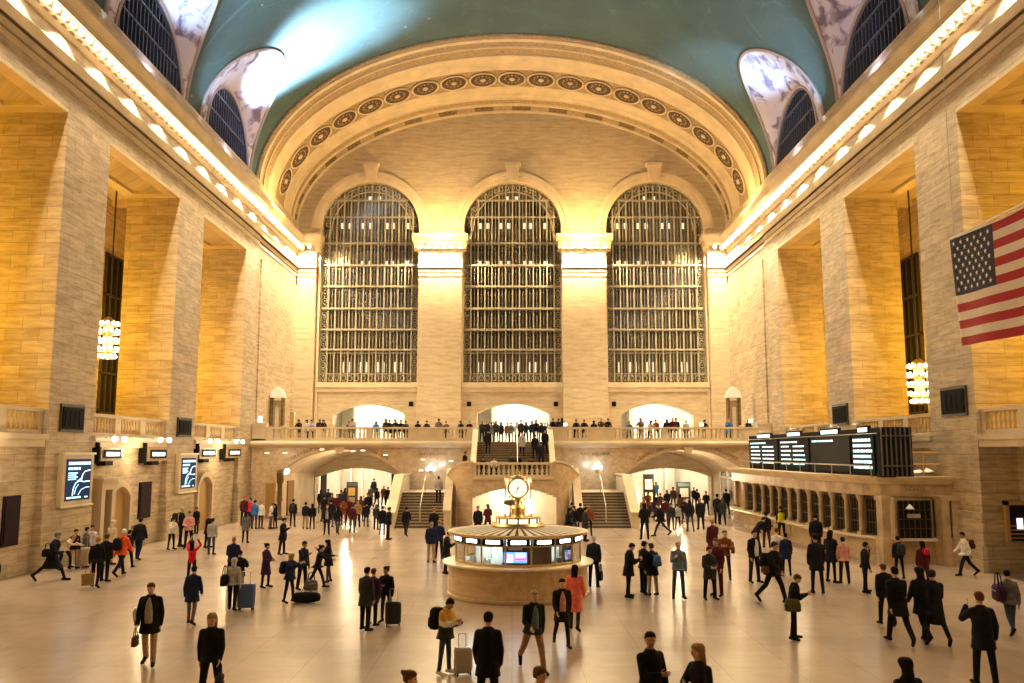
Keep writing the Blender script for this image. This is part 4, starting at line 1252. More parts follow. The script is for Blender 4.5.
# scaffold guard rails and folded sheet at the near end of the office roof
t = thing('guard_railing', 'short ochre pipe railing on the near end of the ticket office roof', 'railing', (0, 0, 3.58))
xa_, _ = at_y(899, 470, 37.6); xb_, _ = at_y(948, 470, 37.6); xm_ = (xa_ + xb_) / 2
OR = mat('ochre_pipe', (.70, .42, .14), .4)  # even ochre colour on all the pipes
b = MB()
for x in (xa_, xm_, xb_): b.tube([(x, 37.6, 0), (x, 37.6, 1.0)], .03, 6)
b.build('post', [OR], t); b = MB(); b.tube([(xa_, 37.6, 1.0), (xb_, 37.6, 1.0)], .03, 6); b.tube([(xa_, 37.6, .5), (xb_, 37.6, .5)], .03, 6); b.tube([(xa_, 37.6, 1.0), (xa_, 39.6, 1.0)], .03, 6); b.build('rail', [OR], t)
b = MB(); rng = random.Random(2)
g_ = [[(xa_ + .5 + 1.5 * i / 8, 38.0 + .9 * j / 5, .08 + .22 * math.sin(i * 1.3) ** 2 * (1 - abs(j - 2.5) / 3) + rng.uniform(0, .06)) for i in range(9)] for j in range(6)]
b.strip(g_); b.strip([[(p[0], p[1], 0.0) for p in r_] for r_ in (g_[0], g_[-1])])
b.build('folded_sheet', [mat('dust_sheet', (.8, .76, .66), .7)], None, label='crumpled white sheet lying on the ticket office roof behind the railing', cat='sheet', loc=(0, 0, 3.6))

# ================================================================ WALL ITEMS
def on_left(px0, px1, py0, py1, X=-W):
    """rectangle on a side wall from image corners -> y0,y1,z0,z1"""
    ya = at_x(px0, (py0 + py1) / 2, X)[0]; yb = at_x(px1, (py0 + py1) / 2, X)[0]
    pm = (px0 + px1) / 2
    return min(ya, yb), max(ya, yb), at_x(pm, py1, X)[1], at_x(pm, py0, X)[1]
AD = mat('advert_dark', (.004, .008, .02), .6, emit=(.006, .018, .05), strength=1.0, spec=.08)
AL = mat('advert_light', (.5, .8, .95), .3, emit=(.45, .80, .98), strength=1.8)
for k, (r_, lab) in enumerate((((60, 85, 459, 500), 'tall lit blue advertising screen with a car outline on the first pier'), ((177, 191.5, 458, 488), 'lit blue advertising screen on the second pier'))):
    y0, y1, z0, z1 = on_left(*r_)
    x = -W
    t = thing('advertising_screen', lab, 'screen', (x, (y0 + y1) / 2, z0))
    h = z1 - z0; w_ = (y1 - y0) / 2
    b = MB(); b.box(0.0, .22, -w_ - .25, w_ + .25, -.22, h + .25); b.build('housing', [SMOOTH], t)
    b = MB(); b.box(.22, .30, -w_ - .28, w_ + .28, h + .18, h + .27); b.build('edge_trim', [mat('pale_frame', (.8, .72, .55), .4)], t); b = MB(); b.box(.22, .28, -w_ - .28, w_ + .28, -.26, -.18); b.build('edge_trim', [mat('pale_frame', (.8, .72, .55), .4)], t)
    b = MB(); b.box(.21, .235, -w_, w_, 0, h); d = b.build('display', [AD], t)
    b = MB(); X_ = .24
    def rc(a0, a1, c0, c1): b.box(X_, X_ + .006, -w_ + 2 * w_ * a0, -w_ + 2 * w_ * a1, h * c0, h * c1)
    xx = .08
    rr = random.Random(k)
    for i in range(9): rc(xx, xx + .075, .86, .93); xx += .1
    for i in range(5): rc(.08 + i * .1, .15 + i * .1, .74, .80)
    for j in range(4): rc(.08, .45 - .06 * (j % 2), .65 - j * .05, .675 - j * .05)
    rc(.06, .62, .05, .09); rc(.78, .9, .05, .08)
    def ln(pts, r_=.022): b.tube([(X_ + .01, -w_ + 2 * w_ * p, h * q) for p, q in pts], r_, 4)
    ln([(.27, .12), (.3, .3), (.38, .42), (.55, .47), (.7, .44), (.95, .45)]); ln([(.6, .46), (.64, .62), (.75, .70), (.95, .72)]); ln([(.45, .46), (.6, .53), (.66, .62)])
    ln([(.35, .15), (.4, .3), (.5, .38)], .014); ln([(.5, .12), (.62, .25), (.8, .3), (.95, .3)], .014)
    b.build('picture', [AL], d)
for (r_, lab) in (((60, 82, 406, 431), 'dark square bronze panel above the screen on the first left pier'), ((177, 190, 419, 436), 'dark square bronze panel above the screen on the second left pier')):
    y0, y1, z0, z1 = on_left(*r_)
    b = MB(); b.cur = 1; b.box(-W, -W + .08, y0 - .06, y1 + .06, z0 - .06, z1 + .06); b.cur = 0; b.box(-W + .08, -W + .12, y0 + .06, y1 - .06, z0 + .06, z1 - .06)
    for i in range(4): b.box(-W + .12, -W + .14, y0 + .2 + i * (y1 - y0 - .3) / 4, y0 + .25 + i * (y1 - y0 - .3) / 4, z0 + .2, z1 - .2)
    b.build('bronze_plaque', [BLACK, BRONZE], None, label=lab, cat='panel')
for (r_, lab) in (((943, 967, 388, 415), 'dark square bronze panel on the right pier under the flag'), ((834, 848, 405, 424), 'dark square bronze panel on the right pier above the departure board')):
    y0, y1, z0, z1 = on_left(*r_, X=W)
    b = MB(); b.cur = 1; b.box(W, W - .08, y0 - .06, y1 + .06, z0 - .06, z1 + .06); b.cur = 0; b.box(W - .08, W - .12, y0 + .06, y1 - .06, z0 + .06, z1 - .06)
    for i in range(4): b.box(W - .12, W - .14, y0 + .2 + i * (y1 - y0 - .3) / 4, y0 + .25 + i * (y1 - y0 - .3) / 4, z0 + .2, z1 - .2)
    b.build('bronze_plaque', [BLACK, BRONZE], None, label=lab, cat='panel')
# tall dark wall panels at floor level
for (r_, lab) in (((1, 18, 496, 546), 'tall black panel on the left wall before the first pier'), ((138, 150, 482, 518), 'tall dark maroon panel on the left wall beside the first arch door')):
    X_ = -W - .25
    y0, y1, z0, z1 = on_left(*r_, X=X_)
    b = MB(); b.box(X_, X_ + .06, y0, y1, z0, z1); b.box(X_ + .06, X_ + .09, y0 + .1, y1 - .1, z0 + .1, z1 - .1)
    b.build('notice_board', [mat('maroon_black', (.02, .008, .014), .6, spec=.1)], None, label=lab, cat='notice board')
# arch doors with shallow hoods in the left bays
def arch_door(px0, px1, pyt, pyb, label, lit=True):
    X_ = -W - .25
    y0 = at_x(px0, 500, X_)[0]; y1 = at_x(px1, 500, X_)[0]; zt = at_x((px0 + px1) / 2, pyt, X_)[1]
    t = thing('arched_doorway', label, 'doorway', (X_, 0, 0))
    cy = (y0 + y1) / 2; hw = (y1 - y0) / 2
    a_ = arch(y0, y1, zt - .5, zt, 12)
    b = MB(); b.prism([(y0, 0), (y0, zt - .5)] + a_[1:-1] + [(y1, zt - .5), (y1, 0)], 'x', 0.0, .03); b.build('door_leaf', [mat('ochre_door', (.42, .26, .10), .5)], t)
    b = MB()
    o_ = arch(y0 - .25, y1 + .25, zt - .5, zt + .3, 12)
    b.loft([[(0, p[0], p[1]), (.3, p[0], p[1]), (.3, q[0], q[1]), (0, q[0], q[1])] for p, q in zip(a_, o_)])
    b.box(0, .3, y0 - .25, y0, 0, zt - .45); b.box(0, .3, y1, y1 + .25, 0, zt - .45)
    b.build('surround', [SMOOTH], t)
    return t
arch_door(106, 124, 487, 0, 'arched doorway with pale stone hood in the left bay between first and second pier')
arch_door(194, 207, 477, 0, 'arched doorway with pale stone hood in the left bay beyond the second pier')
X_ = -W - .25
y0, y1, z0, z1 = on_left(94, 101, 492, 545, X_)
t = thing('doorway', 'square stone framed dark doorway at the foot of the first left pier', 'doorway', (X_, 0, 0))
b = MB(); b.box(0, .04, y0, y1, 0, z1 - .1); b.build('door_leaf', [SIGNB], t)
b = MB(); b.box(0, .45, y0 - .35, y0, 0, z1 + .1); b.box(0, .45, y1, y1 + .35, 0, z1 + .1); b.box(0, .5, y0 - .45, y1 + .45, z1 + .1, z1 + .5); b.box(0, .6, y0 - .55, y1 + .55, z1 + .5, z1 + .62); b.build('surround', [SMOOTH], t)
# hanging track indicators with spot lamps on the left wall
for k, (r_, wc) in enumerate((((100, 122, 447, 461), 'first'), ((147, 167, 447, 461), 'second'), ((199, 216, 447, 459), 'third'), ((226, 241, 447, 458), 'fourth'))):
    X_ = -W + .15
    y0, y1, z0, z1 = on_left(*r_, X=X_)
    cy, hw, h = (y0 + y1) / 2, (y1 - y0) / 2, z1 - z0
    t = thing('track_indicator', 'boxed track sign with a lit white strip on the left wall, %s from the front' % wc, 'sign', (X_, cy, z0))
    b = MB(); b.box(-.4, .05, -hw, hw, 0, h); b.build('box', [mat('bronze_sign_box', (.35, .22, .08), .4)], t)
    b = MB(); b.box(.05, .09, -hw * .78, hw * .78, h * .2, h * .8); b.build('face', [SIGNB], t)
    b = MB(); 
    n_ = 9
    for i in range(n_): b.box(.09, .10, -hw * .62 + i * 1.24 * hw / n_, -hw * .62 + (i + .8) * 1.24 * hw / n_, h * .36, h * .62)
    b.build('lettering', [mat('sign_text_glow', (.8, .95, 1), .4, emit=(.8, .95, 1), strength=3)], t)
    b = MB(); b.box(-.4, .0, -hw * .5, hw * .2, -.2, 0); b.box(-.35, .0, -hw - .12, -hw, -.1, h + .2); b.build('bracket', [BLACK], t)
    for j, dy in enumerate((-.55, .35)):
        l = thing('spot_lamp', '%s glowing spot lamp above the %s track sign on the left wall' % (('nearer', 'farther')[j], wc), 'lamp', (X_ + .1, cy + dy * hw, z0 + h + .35))
        b = MB(); b.tube([(-.35, 0, -.05), (0, 0, .12), (.25, 0, .05)], .03, 6); b.build('arm', [STEEL], l)
        b = MB(); b.sm = True; b.ball((.3, 0, 0), .13, 10, 6); b.build('bulb', [GLOW_W], l)
# barred doorway by the right pier and base panel
y_ = 34.18
xa_, za_ = at_y(1010, 541, y_); xb_, zb_ = at_y(1034, 505, y_)
t = thing('doorway', 'dark barred doorway with a small lit notice beside the right pier plinth', 'doorway', (0, 0, 0))
b = MB(); b.box(xa_, xb_, y_ - .05, y_ + .1, za_, zb_); b.build('opening', [SIGNB], t)
b = MB(); b.box(xa_ - .14, xa_, y_ - .1, y_ + .1, za_, zb_ + .15); b.box(xa_ - .14, xb_, y_ - .1, y_ + .1, zb_, zb_ + .15)
for k in range(4): b.box(xa_, xb_, y_ - .1, y_ - .05, za_ + .15 * k + .1, za_ + .15 * k + .14)
b.build('frame', [mat('ochre_frame', (.45, .28, .1), .5)], t)
b = MB(); b.box(xa_ + .28, xa_ + .48, y_ - .12, y_ - .06, zb_ - .9, zb_ - .5); b.build('notice', [SCW], t)

# round dark fan at the left edge
xf, yf = at_z(3, 572); 
t = thing('floor_fan', 'round dark-rimmed fan with a pale centre standing at the far left wall', 'fan', (-W + .35, 30.1, 0), 0.6)
b = MB(); b.sm = True; b.loft([[Vector(((.52 + .1 * math.cos(q)) * math.cos(a), .1 * math.sin(q) * 1.6, .62 + (.52 + .1 * math.cos(q)) * math.sin(a))) for q in [2 * PI * j / 8 for j in range(8)]] for a in [2 * PI * k / 28 for k in range(28)]], close=True); b.build('housing', [BLACK], t)
b = MB(); b.sm = True; b.ball((0, -.02, .62), .40, 18, 10, (1, .2, 1)); b.build('hub', [mat('pale_enamel', (.75, .68, .55), .35)], t)
b = MB(); b.box(-.35, .35, -.2, .2, 0, .1); b.build('base', [BLACK], t)

# balcony lamps (clusters of cool light on the front wall)
for s, px, py in ((-1, 430.5, 468.5), (1, 597, 467)):
    x, z = at_y(px, py, BY - .3)
    t = thing('wall_lamp', 'bright bluish-white lamp cluster on the balcony wall above the %s stair flight' % ('left' if s < 0 else 'right'), 'lamp', (x, BY, z))
    b = MB(); b.lathe([(.02, -.35), (.12, -.3), (.1, .1)], (0, -.12, 0), 10); b.tube([(0, 0, 0), (0, -.25, 0)], .06, 6); b.build('bracket', [BRASS], t)
    for (dx, dz, r_) in ((0, .08, .2), (.24, -.03, .14), (-.2, -.05, .13), (.08, .28, .11)):
        b = MB(); b.sm = True; b.ball((dx, -.35, dz), r_, 12, 8); b.build('globe', [mat('cool_globe', (.9, .97, 1), .4, emit=(.72, .90, 1), strength=5)], t)
# small downlights in front of the arches
for px, py in ((267, 453), (285, 453), (423, 459.5), (421, 470.5), (451, 461), (452, 469.5), (571, 466.5), (353, 451), (363, 450.5), (322, 449.5), (385.5, 455)):
    x, z = at_y(px, py, BY - .05)
    b = MB(); b.cur = 1; b.box(x - .2, x + .2, BY - .05, BY, z - .07, z + .07); b.cur = 0; b.box(x - .15, x + .15, BY - .08, BY - .05, z - .04, z + .04)
    b.build('strip_lamp', [mat('strip_glow', (1, .9, .7), .5, emit=(1, .88, .66), strength=1.5), BRASS], None, label='small glowing strip lamp on the balcony front wall', cat='lamp', group='strip lamps on the balcony front')
# two marble aedicules and posts on the balcony against the side walls
for s, px in ((-1, 278), (1, 733)):
    t = thing('stone_aedicule', 'tall marble niche with pointed white top on the balcony by the %s wall' % ('left' if s < 0 else 'right'), 'niche', (0, 0, ZB))
    y = 66.5; x, zt = at_y(px, 390, y); zt -= ZB
    b = MB(); b.box(x - .75 * .5, x + .75 * .5, y, y + .3, 0, zt - .8); b.build('back', [CARVE2], t)
    b = MB()
    for sg in (-1, 1): b.box(x + sg * .42 - .09, x + sg * .42 + .09, y - .2, y + .3, 1.3, zt - .5)
    b.build('column', [CARVE], t)
    b = MB(); b.prism([(x - .6, zt - .6), (x + .6, zt - .6), (x + .45, zt - .1), (x, zt + .25), (x - .45, zt - .1)], 'y', y - .25, y + .3); b.build('pediment', [PLASTER], t)
    b = MB(); b.box(x - .14, x + .14, y - .1, y, 0, zt - 1.3); b.build('spout_panel', [SMOOTH], t)
x, z = at_y(292.5, 412, 66)
t = thing('bronze_post', 'slim bronze post with a finial on the balcony near the left wall', 'post', (x, 66, ZB))
b = MB(); b.box(-.16, .16, -.16, .16, 0, z - ZB); b.build('shaft', [mat('post_bronze', (.4, .25, .08), .4)], t)
b = MB(); b.ball((0, 0, z - ZB + .2), .12, 8, 6); b.build('finial', [BRASS], t)
for px, py in ((262, 418), (700, 424), (749, 420), (565, 426)):  # small white signs; the glow is put into their material
    x, z = at_y(px, py, 62.3)
    t = thing('rail_sign', 'small white glowing box sign on the balcony rail, %s' % {262: 'at the left end block', 700: 'above the right arch', 749: 'at the right end block', 565: 'just right of the centre stairs'}[px], 'lamp', (x, BY + .25, 6.35 if px in (700, 565) else 6.62))
    b = MB(); b.box(-.13, .13, -.06, .06, .06, .3 if px != 262 else .5); b.build('shade', [mat('sign_glow_white', (1, 1, .95), .5, emit=(1, .95, .85), strength=1.4)], t)
    b = MB(); b.box(-.15, .15, -.08, .08, 0, .06); b.build('foot', [BRASS], t)
# tall bronze torchere at the left arch
x, y = at_z(284, 531)
t = thing('torchere', 'tall dark bronze torchere standing in front of the left arch', 'floor lamp', (-15.95, 60.6, 0))
b = MB(); b.sm = True; b.lathe([(.3, 0), (.32, .15), (.16, .3), (.14, 1.2), (.2, 1.35), (.17, 1.5), (.16, 2.4), (.24, 2.55), (.27, 3.1), (.2, 3.35), (.05, 3.45)], n=14); b.build('shaft', [mat('torch_bronze', (.13, .075, .025), .35, metal=.4)], t)
b = MB(); b.sm = True; b.ball((0.45, 0, 3.3), .2, 10, 8); b.tube([(0, 0, 3.1), (.45, 0, 3.1)], .04, 6); b.build('lantern', [mat('lantern_glow', (1, .9, .7), .5, emit=(1, .85, .6), strength=3)], t)

# kiosks in the passages
for (px0, px1, py0, py1, Y_, colr, lab) in ((347, 357.5, 482, 505, 70.5, (.75, .52, .12), 'dark timetable kiosk with a yellow poster in the left passage'), (677, 690, 482, 509, 67, (.45, .38, .36), 'tall dark timetable kiosk in the right passage')):
    xa_, zt = at_y(px0, py0, Y_); xb_, _ = at_y(px1, py0, Y_)
    t = thing('timetable_kiosk', lab, 'kiosk', ((xa_ + xb_) / 2, Y_, 0)); hw = (xb_ - xa_) / 2
    b = MB(); b.box(-hw, hw, -.15, .3, 0, zt); b.build('cabinet', [mat('kiosk_dark', (.03, .03, .035), .4)], t)
    b = MB(); b.box(-hw * .65, hw * .65, -.18, -.15, zt * .52, zt * .80); b.build('poster', [mat('poster_%d' % px0, colr, .5)], t)
    b = MB(); b.box(-hw * .65, hw * .65, -.18, -.15, zt * .28, zt * .46); b.build('timetable', [mat('timetable_tan', (.45, .33, .2), .5)], t)
    b = MB(); b.box(-hw * .9, hw * .9, -.18, -.15, zt * .86, zt * .96); b.build('header', [mat('kiosk_header', (.10, .16, .15), .4)], t)
xa_, _ = at_y(632, 480, 68); xb_, zt = at_y(639, 474, 68)
t = thing('lit_poster_stand', 'narrow poster stand with two lit panels just inside the right arch', 'poster stand', ((xa_ + xb_) / 2 + 1.0, 68, 0))
b = MB(); b.box(-.4, .4, 0, .2, 0, 2.9); b.build('frame', [BRONZE], t)
b = MB(); b.box(-.28, .28, -.03, 0, 1.75, 2.5); b.build('poster', [mat('poster_cream', (.9, .8, .5), .4, emit=(1, .85, .5), strength=.7)], t)
b = MB(); b.box(-.28, .28, -.03, 0, .8, 1.5); b.build('timetable', [MATS['poster_cream']], t)
x, z = at_y(363.5, 495, 72)
b = MB(); b.lathe([(.02, 0), (.25, 0), (.25, .5), (.02, .5)], n=14)
b.build('red_balloon', [mat('bright_red', (.8, .05, .03), .4)], None, label='small bright red round object behind the crowd in the left passage', cat='object', loc=(x, 72, z - .25)) if False else None

# ================================================================ CHANDELIERS
def chandelier(x, y, zt, zb, zrod, label):
    t = thing('chandelier', label, 'chandelier', (x, y, zb))
    H_ = zt - zb
    b = MB(); b.sm = True
    b.lathe([(.02, 0), (.3, .05), (.45, .25), (.3, .5), (.28, H_ - .6), (.5, H_ - .35), (.3, H_ - .1), (.05, H_ + .1)], n=16)
    b.build('body', [BRASS], t)
    b = MB(); b.tube([(0, 0, H_), (0, 0, zrod - zb)], .05, 6); b.build('rod', [BRONZE], t)
    for (fz, r, n_) in ((.04, .46, 10), (.22, .74, 14), (.44, .80, 16), (.66, .74, 14), (.86, .54, 10)):
        z = H_ * fz
        b = MB(); b.sm = True
        b.loft([[Vector(((r + .035 * math.cos(q)) * math.cos(a), (r + .035 * math.cos(q)) * math.sin(a), z - .12 + .035 * math.sin(q))) for q in [2 * PI * j / 5 for j in range(5)]] for a in [2 * PI * k / 20 for k in range(20)]], close=True)
        for k in range(5):
            a = 2 * PI * k / 5; b.tube([(.25 * math.cos(a), .25 * math.sin(a), z - .12), (r * math.cos(a), r * math.sin(a), z - .12)], .02, 4)
        b.build('ring', [BRASS], t)
        for k in range(n_):
            a = 2 * PI * (k + .5 * (n_ % 4 == 0)) / n_
            link('bulb', BULB, t, loc=(r * math.cos(a), r * math.sin(a), z), scale=.75)
    return t
zt = at_y(108, 318, 51.7)[1]; zb = at_y(108, 358, 51.7)[1]
chandelier(at_y(108, 338, 51.7)[0], 51.7, zt, zb, 21.4, 'tiered chandelier of bare glowing bulbs in the left gallery')
xr, yr = at_y(920, 383, 47.5)[0], 51.0
x_ = at_y(919.5, 383, 49.2)[0]
zt = at_y(920, 360, 49.2)[1]; zb = at_y(920, 403, 49.2)[1]
chandelier(x_, 49.2, zt, zb, 21.4, 'tiered chandelier of bare glowing bulbs in the right gallery')

# ================================================================ FLAG
FX = 14.0
ft = thing('flag', 'large flag of red and white stripes with white stars on blue hanging at the right', 'flag', (0, 0, 0))
YF = at_x(955, 300, FX)[0]; zt_ = at_x(950, 240, FX)[1]; zb_ = at_x(961, 346, FX)[1]
FH = zt_ - zb_; FL = FH * 1.75
def fp(u, v):  # u 0..1 from far edge towards camera, v 0..1 down
    y = YF - u * FL + .10 * v * 0
    x = FX + .07 * math.sin(u * 11 + v * 1.5) * (.3 + v) 
    z = zt_ - v * FH - .14 * math.sin(u * PI) * (1 - v * .3) + .02
    return (x, y + .16 * (v - .5) * (1 - u) * -1, z)
NU, NV = 56, 39
b = MB(); b.sm = True
vs = [fp(i / NU, j / NV) for j in range(NV + 1) for i in range(NU + 1)]
fs = []; ms = []
b.add(vs, [])
for j in range(NV):
    for i in range(NU):
        stripe = j // 3
        m_ = 0 if stripe % 2 == 0 else 1
        if i < NU * .4 and stripe < 7: m_ = 2
        b.f.append((j * (NU + 1) + i, j * (NU + 1) + i + 1, (j + 1) * (NU + 1) + i + 1, (j + 1) * (NU + 1) + i)); b.m.append(m_); b.smooth.append(True)
RED = mat('flag_red', (.42, .012, .018), .8); WHT = mat('flag_white', (.78, .70, .62), .8); BLU = mat('flag_blue', (.012, .014, .045), .8)
cl = b.build('cloth', [RED, WHT, BLU], ft)
sm = cl.modifiers.new('s', 'SOLIDIFY'); sm.thickness = .012; sm.offset = 0
for sd in (-1, 1):
    b = MB()
    for r_ in range(9):
        n_ = 6 if r_ % 2 == 0 else 5
        for c_ in range(n_):
            u = (.4) * ((c_ * 2 + 1 + (r_ % 2)) / 12); v = (7 / 13) * ((r_ + 1) / 10)
            pts = []
            for q in range(10):
                a = PI / 2 + q * PI / 5; rr = .092 if q % 2 == 0 else .038
                p = fp(u + rr * math.cos(a) / FL, v - rr * math.sin(a) / FH); pts.append((p[0] + sd * .012, p[1], p[2]))
            c0 = fp(u, v); pts.append((c0[0] + sd * .012, c0[1], c0[2]))
            b.add(pts, [(q, (q + 1) % 10, 10) for q in range(10)])
    b.build('star_field', [mat('star_white', (.9, .88, .82), .8)], ft)
b = MB(); b.tube([fp(0, 0), fp(.5, 0), fp(1, 0)], .03, 6)
b.tube([(FX, YF + .05, zt_ + .03), (FX, YF - FL - .05, zt_ + .03)], .03, 6); b.build('header_pole', [WHITE], ft)
b = MB(); b.tube([(FX, YF - .2, zt_), (FX, YF - .2, 34)], .012, 4); b.tube([(FX, YF - FL + .2, zt_), (FX, YF - FL + .2, 34)], .012, 4); b.build('hanging_wire', [STEEL], ft)
# ================================================================ PEOPLE
def remesh(mb, voxel, smooth=3):
    me = bpy.data.meshes.new('t'); me.from_pydata(mb.v, [], mb.f)
    bm = bmesh.new(); bm.from_mesh(me); bmesh.ops.recalc_face_normals(bm, faces=bm.faces); bm.to_mesh(me); bm.free()
    ob = bpy.data.objects.new('t', me); C.objects.link(ob)
    r = ob.modifiers.new('r', 'REMESH'); r.mode = 'VOXEL'; r.voxel_size = voxel; r.use_smooth_shade = True
    s = ob.modifiers.new('s', 'SMOOTH'); s.factor = .5; s.iterations = smooth
    bpy.context.view_layer.update()
    out = bpy.data.meshes.new_from_object(ob.evaluated_get(bpy.context.evaluated_depsgraph_get()))
    bpy.data.objects.remove(ob); bpy.data.meshes.remove(me)
    return out

V = Vector
def capsule(mb, p0, p1, r0, r1, n=10, flat=None):
    p0, p1 = V(p0), V(p1); d = p1 - p0
    if d.length < 1e-5: d = V((0, 0, 1e-4))
    u = d.normalized(); a = u.cross(V((0, 1, 0)))
    if a.length < .1: a = u.cross(V((1, 0, 0)))
    a.normalize(); b = u.cross(a)
    rings = []
    for t in (-.98, -.8, -.45, 0): rings.append((p0 + u * r0 * t, r0 * math.sqrt(max(.01, 1 - t * t))))
    for t in (0, .45, .8, .98): rings.append((p1 + u * r1 * t, r1 * math.sqrt(max(.01, 1 - t * t))))
    mb.loft([[c + (a * math.cos(2 * PI * k / n) + b * math.sin(2 * PI * k / n)) * r for k in range(n)] for c, r in rings])

def ell_loft(mb, rings, n=16):
    """rings: (center, right vec * rx, fwd vec * ry)"""
    mb.loft([[c + rx * math.cos(2 * PI * k / n) + ry * math.sin(2 * PI * k / n) for k in range(n)] for c, rx, ry in rings])

D = math.radians
# legs (hip forward, knee bend, spread); arms (forward, out, elbow, inward); lean; head (pitch, yaw)
POSES = {
 'stand': dict(L=(3, 2, 4), R=(-3, 2, 4), aL=(4, 10, 14, 8), aR=(0, 10, 18, 8), lean=2, head=(6, 0)),
 'stand2': dict(L=(8, 12, 7), R=(-4, 0, 5), aL=(18, 12, 65, 35), aR=(14, 12, 70, 35), lean=0, head=(10, 12)),
 'phone': dict(L=(2, 2, 5), R=(-4, 3, 4), aL=(20, 10, 85, 30), aR=(24, 10, 92, 32), lean=4, head=(32, 0)),
 'hand': dict(L=(4, 3, 4), R=(-5, 2, 5), aL=(2, 10, 14, 6), aR=(40, 12, 80, 20), lean=2, head=(14, 4)),
 'walk': dict(L=(27, 12, 2), R=(-24, 22, 2), aL=(-22, 8, 14, 5), aR=(24, 8, 26, 8), lean=6, head=(6, 0)),
 'walk2': dict(L=(-22, 28, 2), R=(20, 8, 2), aL=(20, 9, 24, 6), aR=(-16, 9, 14, 5), lean=5, head=(8, 0)),
 'step': dict(L=(12, 8, 3), R=(-12, 16, 3), aL=(-10, 10, 12, 5), aR=(14, 10, 22, 8), lean=4, head=(10, 0)),
 'bigwalk': dict(L=(34, 14, 3), R=(-34, 16, 3), aL=(-20, 10, 16, 5), aR=(20, 10, 50, 15), lean=10, head=(6, 0)),
 'photo': dict(L=(2, 2, 5), R=(-2, 2, 5), aL=(128, 22, 62, 36), aR=(128, 22, 62, 36), lean=-3, head=(-12, 0)),
 'shoot': dict(L=(6, 4, 5), R=(-6, 4, 5), aL=(62, 14, 60, 28), aR=(66, 14, 55, 28), lean=3, head=(2, 0)),
 'reach': dict(L=(22, 8, 6), R=(-24, 10, 6), aL=(76, 8, 10, 2), aR=(60, 10, 20, 6), lean=12, head=(4, 0)),
 'ear': dict(L=(4, 2, 5), R=(-4, 2, 5), aL=(50, 24, 128, 30), aR=(2, 16, 16, 4), lean=2, head=(12, 8)),
 'cross': dict(L=(3, 2, 5), R=(-3, 2, 6), aL=(26, 16, 92, 62), aR=(24, 16, 96, 62), lean=1, head=(4, 20)),
 'pull': dict(L=(10, 6, 3), R=(-10, 8, 3), aL=(4, 12, 10, 4), aR=(-16, 16, 4, 0), lean=3, head=(6, 0)),
 'hold': dict(L=(3, 2, 6), R=(-3, 2, 6), aL=(4, 12, 12, 4), aR=(30, 10, 75, 50), lean=2, head=(2, -25)),
 'bend': dict(L=(30, 30, 8), R=(-6, 14, 8), aL=(60, 10, 20, 5), aR=(66, 10, 24, 5), lean=42, head=(10, 0)),
 'rail': dict(L=(4, 4, 5), R=(-8, 6, 5), aL=(42, 16, 78, 22), aR=(44, 16, 72, 22), lean=14, head=(16, 10)),
 'sit': dict(L=(88, 92, 9), R=(84, 86, 9), aL=(38, 12, 40, 20), aR=(40, 12, 44, 20), lean=14, head=(12, 0)),
}
def joints(pose):
    P = POSES[pose]; J = {}
    ln = D(P['lean']); up = V((0, -math.sin(ln), math.cos(ln))); fw = V((0, -math.cos(ln), -math.sin(ln))); rt = V((1, 0, 0))
    pel = V((0, 0, .93)); J['pel'] = pel; J['up'], J['fw'], J['rt'] = up, fw, rt
    J['neck'] = pel + up * .49
    hp, hy = D(P['head'][0]) + ln * .5, D(P['head'][1])
    hu = V((0, -math.sin(hp), math.cos(hp))); hf = V((math.sin(hy) * math.cos(hp), -math.cos(hy) * math.cos(hp), -math.sin(hp)))
    J['hu'] = hu; J['hf'] = hf; J['hr'] = hf.cross(hu).normalized() * -1
    J['head'] = J['neck'] + up * .045 + hu * .115 + hf * .02
    for sd, s in (('L', 1), ('R', -1)):     # person's left is +x when facing -y
        h, k, spd = P[sd]; hip = pel + V((s * .09, 0, -.03))
        h_, k_, q = D(h), D(k), D(spd)
        d1 = V((s * math.sin(q), -math.sin(h_), -math.cos(h_))).normalized(); knee = hip + d1 * .43
        a2 = h_ - k_; d2 = V((s * math.sin(q) * .6, -math.sin(a2), -math.cos(a2))).normalized(); ank = knee + d2 * .40
        ft = min(0.0, a2) * .9; fd = V((s * .18, -math.cos(ft), math.sin(ft))).normalized()
        if pose == 'sit': fd = V((s * .1, -1, 0)).normalized()
        J['hip' + sd], J['knee' + sd], J['ank' + sd], J['fd' + sd] = hip, knee, ank, fd
        J['heel' + sd] = ank + fd * -.05 + V((0, 0, -.05)); J['toe' + sd] = ank + fd * .17 + V((0, 0, -.055))
        f, o, e, inn = P['a' + sd]
        sh = J['neck'] + rt * (s * .165) - up * .085
        f_, o_, e_, i_ = D(f) , D(o), D(e), D(inn)
        d = V((s * math.sin(o_), -math.sin(f_) * math.cos(o_), -math.cos(f_) * math.cos(o_))).normalized(); el = sh + d * .285
        g = f_ + e_
        d = V((s * (math.sin(o_) * .4 - math.sin(i_)), -math.sin(g) * math.cos(i_), -math.cos(g) * math.cos(i_))).normalized(); wr = el + d * .245
        J['sh' + sd], J['el' + sd], J['wr' + sd], J['ad' + sd] = sh, el, wr, d
    low = min(J['toeL'].z, J['toeR'].z, J['heelL'].z, J['heelR'].z) - .035
    if pose == 'sit': low = J['pel'].z - .12 - .0
    for k_ in list(J):
        if k_ in ('up', 'fw', 'rt', 'hu', 'hf', 'hr', 'fdL', 'fdR', 'adL', 'adR'): continue
        J[k_] = J[k_] - V((0, 0, low))
    return J
JC = {p: joints(p) for p in POSES}

